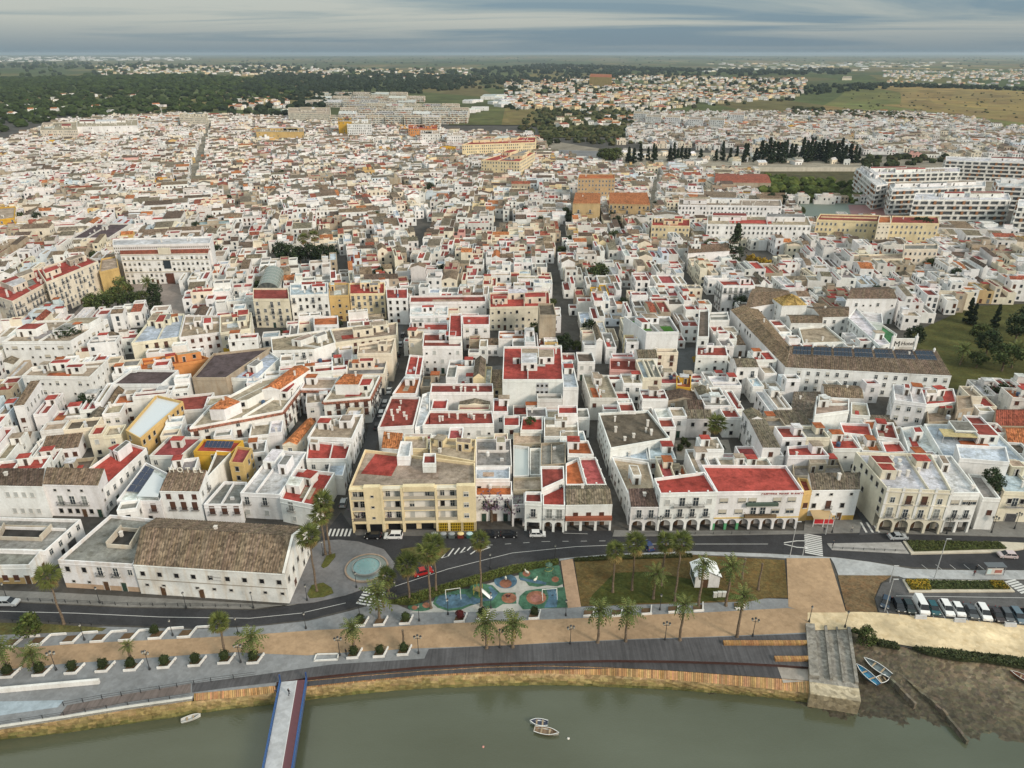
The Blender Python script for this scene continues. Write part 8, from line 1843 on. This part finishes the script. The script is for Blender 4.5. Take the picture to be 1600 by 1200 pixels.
# hall with a broad red roof by the park, and pale sheds
for px_, h_, rf, w_, l_ in (([(1116, 285), (1205, 286), (1198, 272), (1118, 271)], 8, 'G:R', 's', 'long shed with a dark red roof near the park'), ([(1040, 300), (1100, 302), (1098, 290), (1042, 289)], 8, 'w', 'w', 'pale flat-roofed school building near the cemetery'), ([(1090, 310), (1150, 312), (1150, 300), (1092, 298)], 6, 'G:B', 'd', 'brown-roofed shed near the cemetery')):
    q = PP(px_, h_); S = Sink('hall', l_, 'hall', centroid(q)); volume(S, q, h_, rf, w_, random.Random(5), True, {'kinds': ['wd', 'wd'], 'cl': .6}); S.done()
wood('suburb_groves', [(985, 225), (1340, 240), (1600, 245), (1600, 205), (1420, 180), (1240, 172), (1000, 175)], 150, 2.2, 4.0, OLIVE + DK, 'dark trees among the houses of the eastern suburb')
wood('street_trees', [(1345, 262), (1480, 250), (1480, 243), (1345, 245)], 40, 3, 4.5, OLIVE, 'trees before the terraced apartment estate')
# cemetery cypresses, one by one
for i in range(46):
    x_ = [1000, 1012, 1020, 1024, 1052, 1058, 1064, 1070, 1076, 1094, 1118, 1140, 1162, 1166, 1188, 1194, 1200, 1206, 1212, 1218, 1226, 1234, 1240, 1258, 1264, 1270, 1276, 1282, 1288, 1294, 1300, 1306, 1312, 1318, 1326, 1334, 990, 982, 1290, 1046, 1128, 1150, 1180, 1222, 1252, 1340][i]; big = 1185 < x_ < 1330
    tree('cyp', x_, trng.uniform(250, 256), trng.uniform(1.9, 2.5) if big else trng.uniform(1.4, 1.9), 'dark cypress of the long cemetery row', 'cypress_tree', 'cypress', 'cemetery cypresses', lift=.3, sz=trng.uniform(1.5, 2.2) if big else trng.uniform(1.0, 1.8))
for x_, y_ in ((945, 255), (952, 258), (962, 254)): tree('oak2', x_, y_, 2.6, 'bright green broad tree at the cemetery corner', grp='cemetery corner trees')
# cemetery wall and chapel-like low buildings
q = PP([(960, 268), (1345, 268)], 0); root = thing('cemetery_wall', 'long pale cemetery wall before the cypress row', 'wall', (*q[0], 0)); mb = MB(); mb.hexa((0, 0, 0), (q[1][0] - q[0][0], q[1][1] - q[0][1], 0), (0, .6, 0), (0, 0, 4.0), 'plaster', (.58, .54, .46), 'd'); mb.build('wall', root)
# scattered suburb houses far away, one mass
MB2 = MB()
def farhouses(poly, n, hmin, hmax, walls, roofs, size=(8, 16)):
    q = PP(poly, 1.0); xs = [p[0] for p in q]; ys_ = [p[1] for p in q]; k = 0
    while k < n:
        p = (trng.uniform(min(xs), max(xs)), trng.uniform(min(ys_), max(ys_)))
        if not pip(p, q): continue
        k += 1; w, d, h = trng.uniform(*size), trng.uniform(*size), trng.uniform(hmin, hmax); z = hgt(*p) - .5; rot = trng.choice([0, .2, -.3, .5]); ca, sa = cos(rot), sin(rot); Q = [(p[0] + a_ * w / 2 * ca - b_ * d / 2 * sa, p[1] + a_ * w / 2 * sa + b_ * d / 2 * ca) for a_, b_ in ((-1, -1), (1, -1), (1, 1), (-1, 1))]
        wc, rc = jit(trng.choice(walls), trng, .1), jit(trng.choice(roofs), trng, .15); MB2.prism(Q, z, z + h, 'plaster', wc, top=False); q3 = [(*a_, z + h) for a_ in Q]; r0, r1 = lerp(q3[0], q3[3], .5), lerp(q3[1], q3[2], .5); up = trng.choice([0.05, 1.5, 2]); r0 = (r0[0], r0[1], r0[2] + up); r1 = (r1[0], r1[1], r1[2] + up)
        MB2.face([q3[0], q3[1], r1, r0], 'tile', rc); MB2.face([q3[2], q3[3], r0, r1], 'tile', rc); MB2.face([q3[1], q3[2], r1], 'plaster', wc); MB2.face([q3[3], q3[0], r0], 'plaster', wc)
        for f in range(max(1, int(h / 3.1))):
            for t_ in (.25, .7): a_ = lerp(Q[0], Q[1], t_); MB2.face([(a_[0], a_[1] - .06, z + f * 3 + 1.1), (a_[0] + 1.1 * ca, a_[1] + 1.1 * sa - .06, z + f * 3 + 1.1), (a_[0] + 1.1 * ca, a_[1] + 1.1 * sa - .06, z + f * 3 + 2.5), (a_[0], a_[1] - .06, z + f * 3 + 2.5)], 'glass', GLASS)
SW = [WHITE, WHITE, CREAM, DIRTY, YELLOW]; SR = [TILEB, TILEO, TILEO, TILER, TAN, GREYT]
farhouses([(150, 124), (420, 122), (560, 124), (740, 128), (740, 110), (400, 104), (150, 102)], 620, 5, 9, SW, SR, (12, 24)); farhouses([(360, 172), (450, 176), (450, 160), (380, 158)], 60, 5, 8, SW, SR); farhouses([(0, 200), (60, 195), (300, 176), (300, 140), (0, 150)], 34, 4, 7, [WHITE], SR); farhouses([(790, 158), (1000, 158), (1250, 152), (1260, 126), (1000, 120), (790, 124)], 900, 4, 9, SW, SR); farhouses([(1380, 136), (1700, 140), (1700, 112), (1380, 112)], 520, 4, 8, SW, SR); farhouses([(1100, 116), (1500, 110), (1500, 98), (1100, 100)], 160, 4, 10, SW, [TAN, WHITET, GREYT], (20, 60)); farhouses([(-50, 98), (300, 96), (300, 91), (-50, 91)], 160, 8, 16, [WHITE], [WHITET, TAN], (30, 90)); farhouses([(800, 172), (1000, 176), (1240, 156), (1240, 148), (1000, 152), (790, 156)], 420, 4, 9, SW, SR); farhouses([(960, 256), (1340, 258), (1340, 243), (960, 238)], 60, 3, 6, [WHITE, CREAM], [TAN, WHITET, GREYT], (5, 10)); farhouses([(720, 178), (790, 178), (790, 152), (740, 152)], 14, 5, 8, [WHITE], [WHITET, SILVER], (15, 40)); farhouses([(870, 200), (1000, 196), (1000, 176), (870, 180)], 26, 4, 7, [WHITE, CREAM], SR)
o = stuff(MB2.build('far_suburbs')); o['label'] = 'scattered houses of the far suburbs among trees'; o['category'] = 'houses'
# white slab blocks before the suburb, and single landmarks
for i, (x_, y_) in enumerate(((1003, 178), (1022, 183), (1052, 184), (1088, 187), (1121, 188), (1152, 180))):
    q = PP([(x_ - 13, y_ - 1), (x_ + 11, y_), (x_ + 12, y_ - 4), (x_ - 11, y_ - 5)], 15); S = Sink('apartment_block', 'white slab apartment block of the row before the far suburb', 'apartment block', centroid(q), 'white slab blocks'); volume(S, q, 15, 't', 'w', random.Random(i), True, {'kinds': ['w', 'wd'], 'cl': .3}); S.done()
q = PP([(921, 120), (956, 121), (956, 116), (923, 115)], 32); S = Sink('hotel_tower', 'isolated orange-tan building on the far wooded hill', 'building', centroid(q)); volume(S, q, 32, 'o', 'o', random.Random(4), True, {'nowin': True, 'cl': 0}); S.done()
q = PP([(1316, 122), (1331, 122), (1331, 119), (1318, 119)], 16); S = Sink('far_hall', 'isolated pale building at the far meadow edge', 'building', centroid(q)); volume(S, q, 16, 't', 'c', random.Random(4), True, {'nowin': True, 'cl': 0}); S.done()
# white church gable with bell wall in the middle of the town
q = PP([(1075, 396), (1140, 392), (1136, 380), (1075, 384)], 9); S = Sink('church', 'white church with tile roof and small bell gable', 'church', centroid(q)); volume(S, q, 9, 'G:B', 'w', random.Random(8), True, {'rise': 2.2, 'nowin': True}); x, y = quad_pt(q, .18, .3); S.mb('bell_gable').box(x, y, 8.5, 5.0, 1.0, 4.0, 'plaster', WHITE); S.mb('bell_gable').box(x, y, 12.5, 2.4, 1.0, 3.2, 'plaster', WHITE)
for dx, z_ in ((-1.4, 9.6), (1.4, 9.6), (0, 13.0)): S.mb('bell_opening').box(x + dx, y - .52, z_, 1.0, .06, 1.8, 'paint', (.05, .05, .05), skip='')
S.done()
# small mast far away
x, y = P(255, 188, 0); root = thing('radio_mast', 'thin white radio mast at the edge of the pine wood', 'mast', (x, y, 0)); mb = MB(); mb.tube([(0, 0, 0), (0, 0, 22)], [.7, .3], 6, 'metal', (.5, .5, .5)); mb.build('pole', root); mb = MB(); mb.box(0, 0, 18, 2.2, 2.2, 1.2, 'metal', (.45, .45, .45)); mb.build('antenna', root)
# ---------------------------------------------------------------- haze over the far land
hb = MB(); hb.hexa((-36000, -600, -6), (72000, 0, 0), (0, 36500, 0), (0, 0, 130), 'estuary', (0, 0, 0), ''); o = stuff(hb.build('haze')); o['label'] = 'thin blue-grey haze over the town and far plain'; o['category'] = 'haze'
m = bpy.data.materials.new('haze'); m.use_nodes = True; t = m.node_tree; t.nodes.clear(); vo = t.nodes.new('ShaderNodeVolumePrincipled'); vo.inputs['Color'].default_value = (.62, .74, .84, 1); vo.inputs['Density'].default_value = HAZE; vo.inputs['Anisotropy'].default_value = 0.2; om = t.nodes.new('ShaderNodeOutputMaterial'); t.links.new(vo.outputs[0], om.inputs['Volume']); o.data.materials.clear(); o.data.materials.append(m)
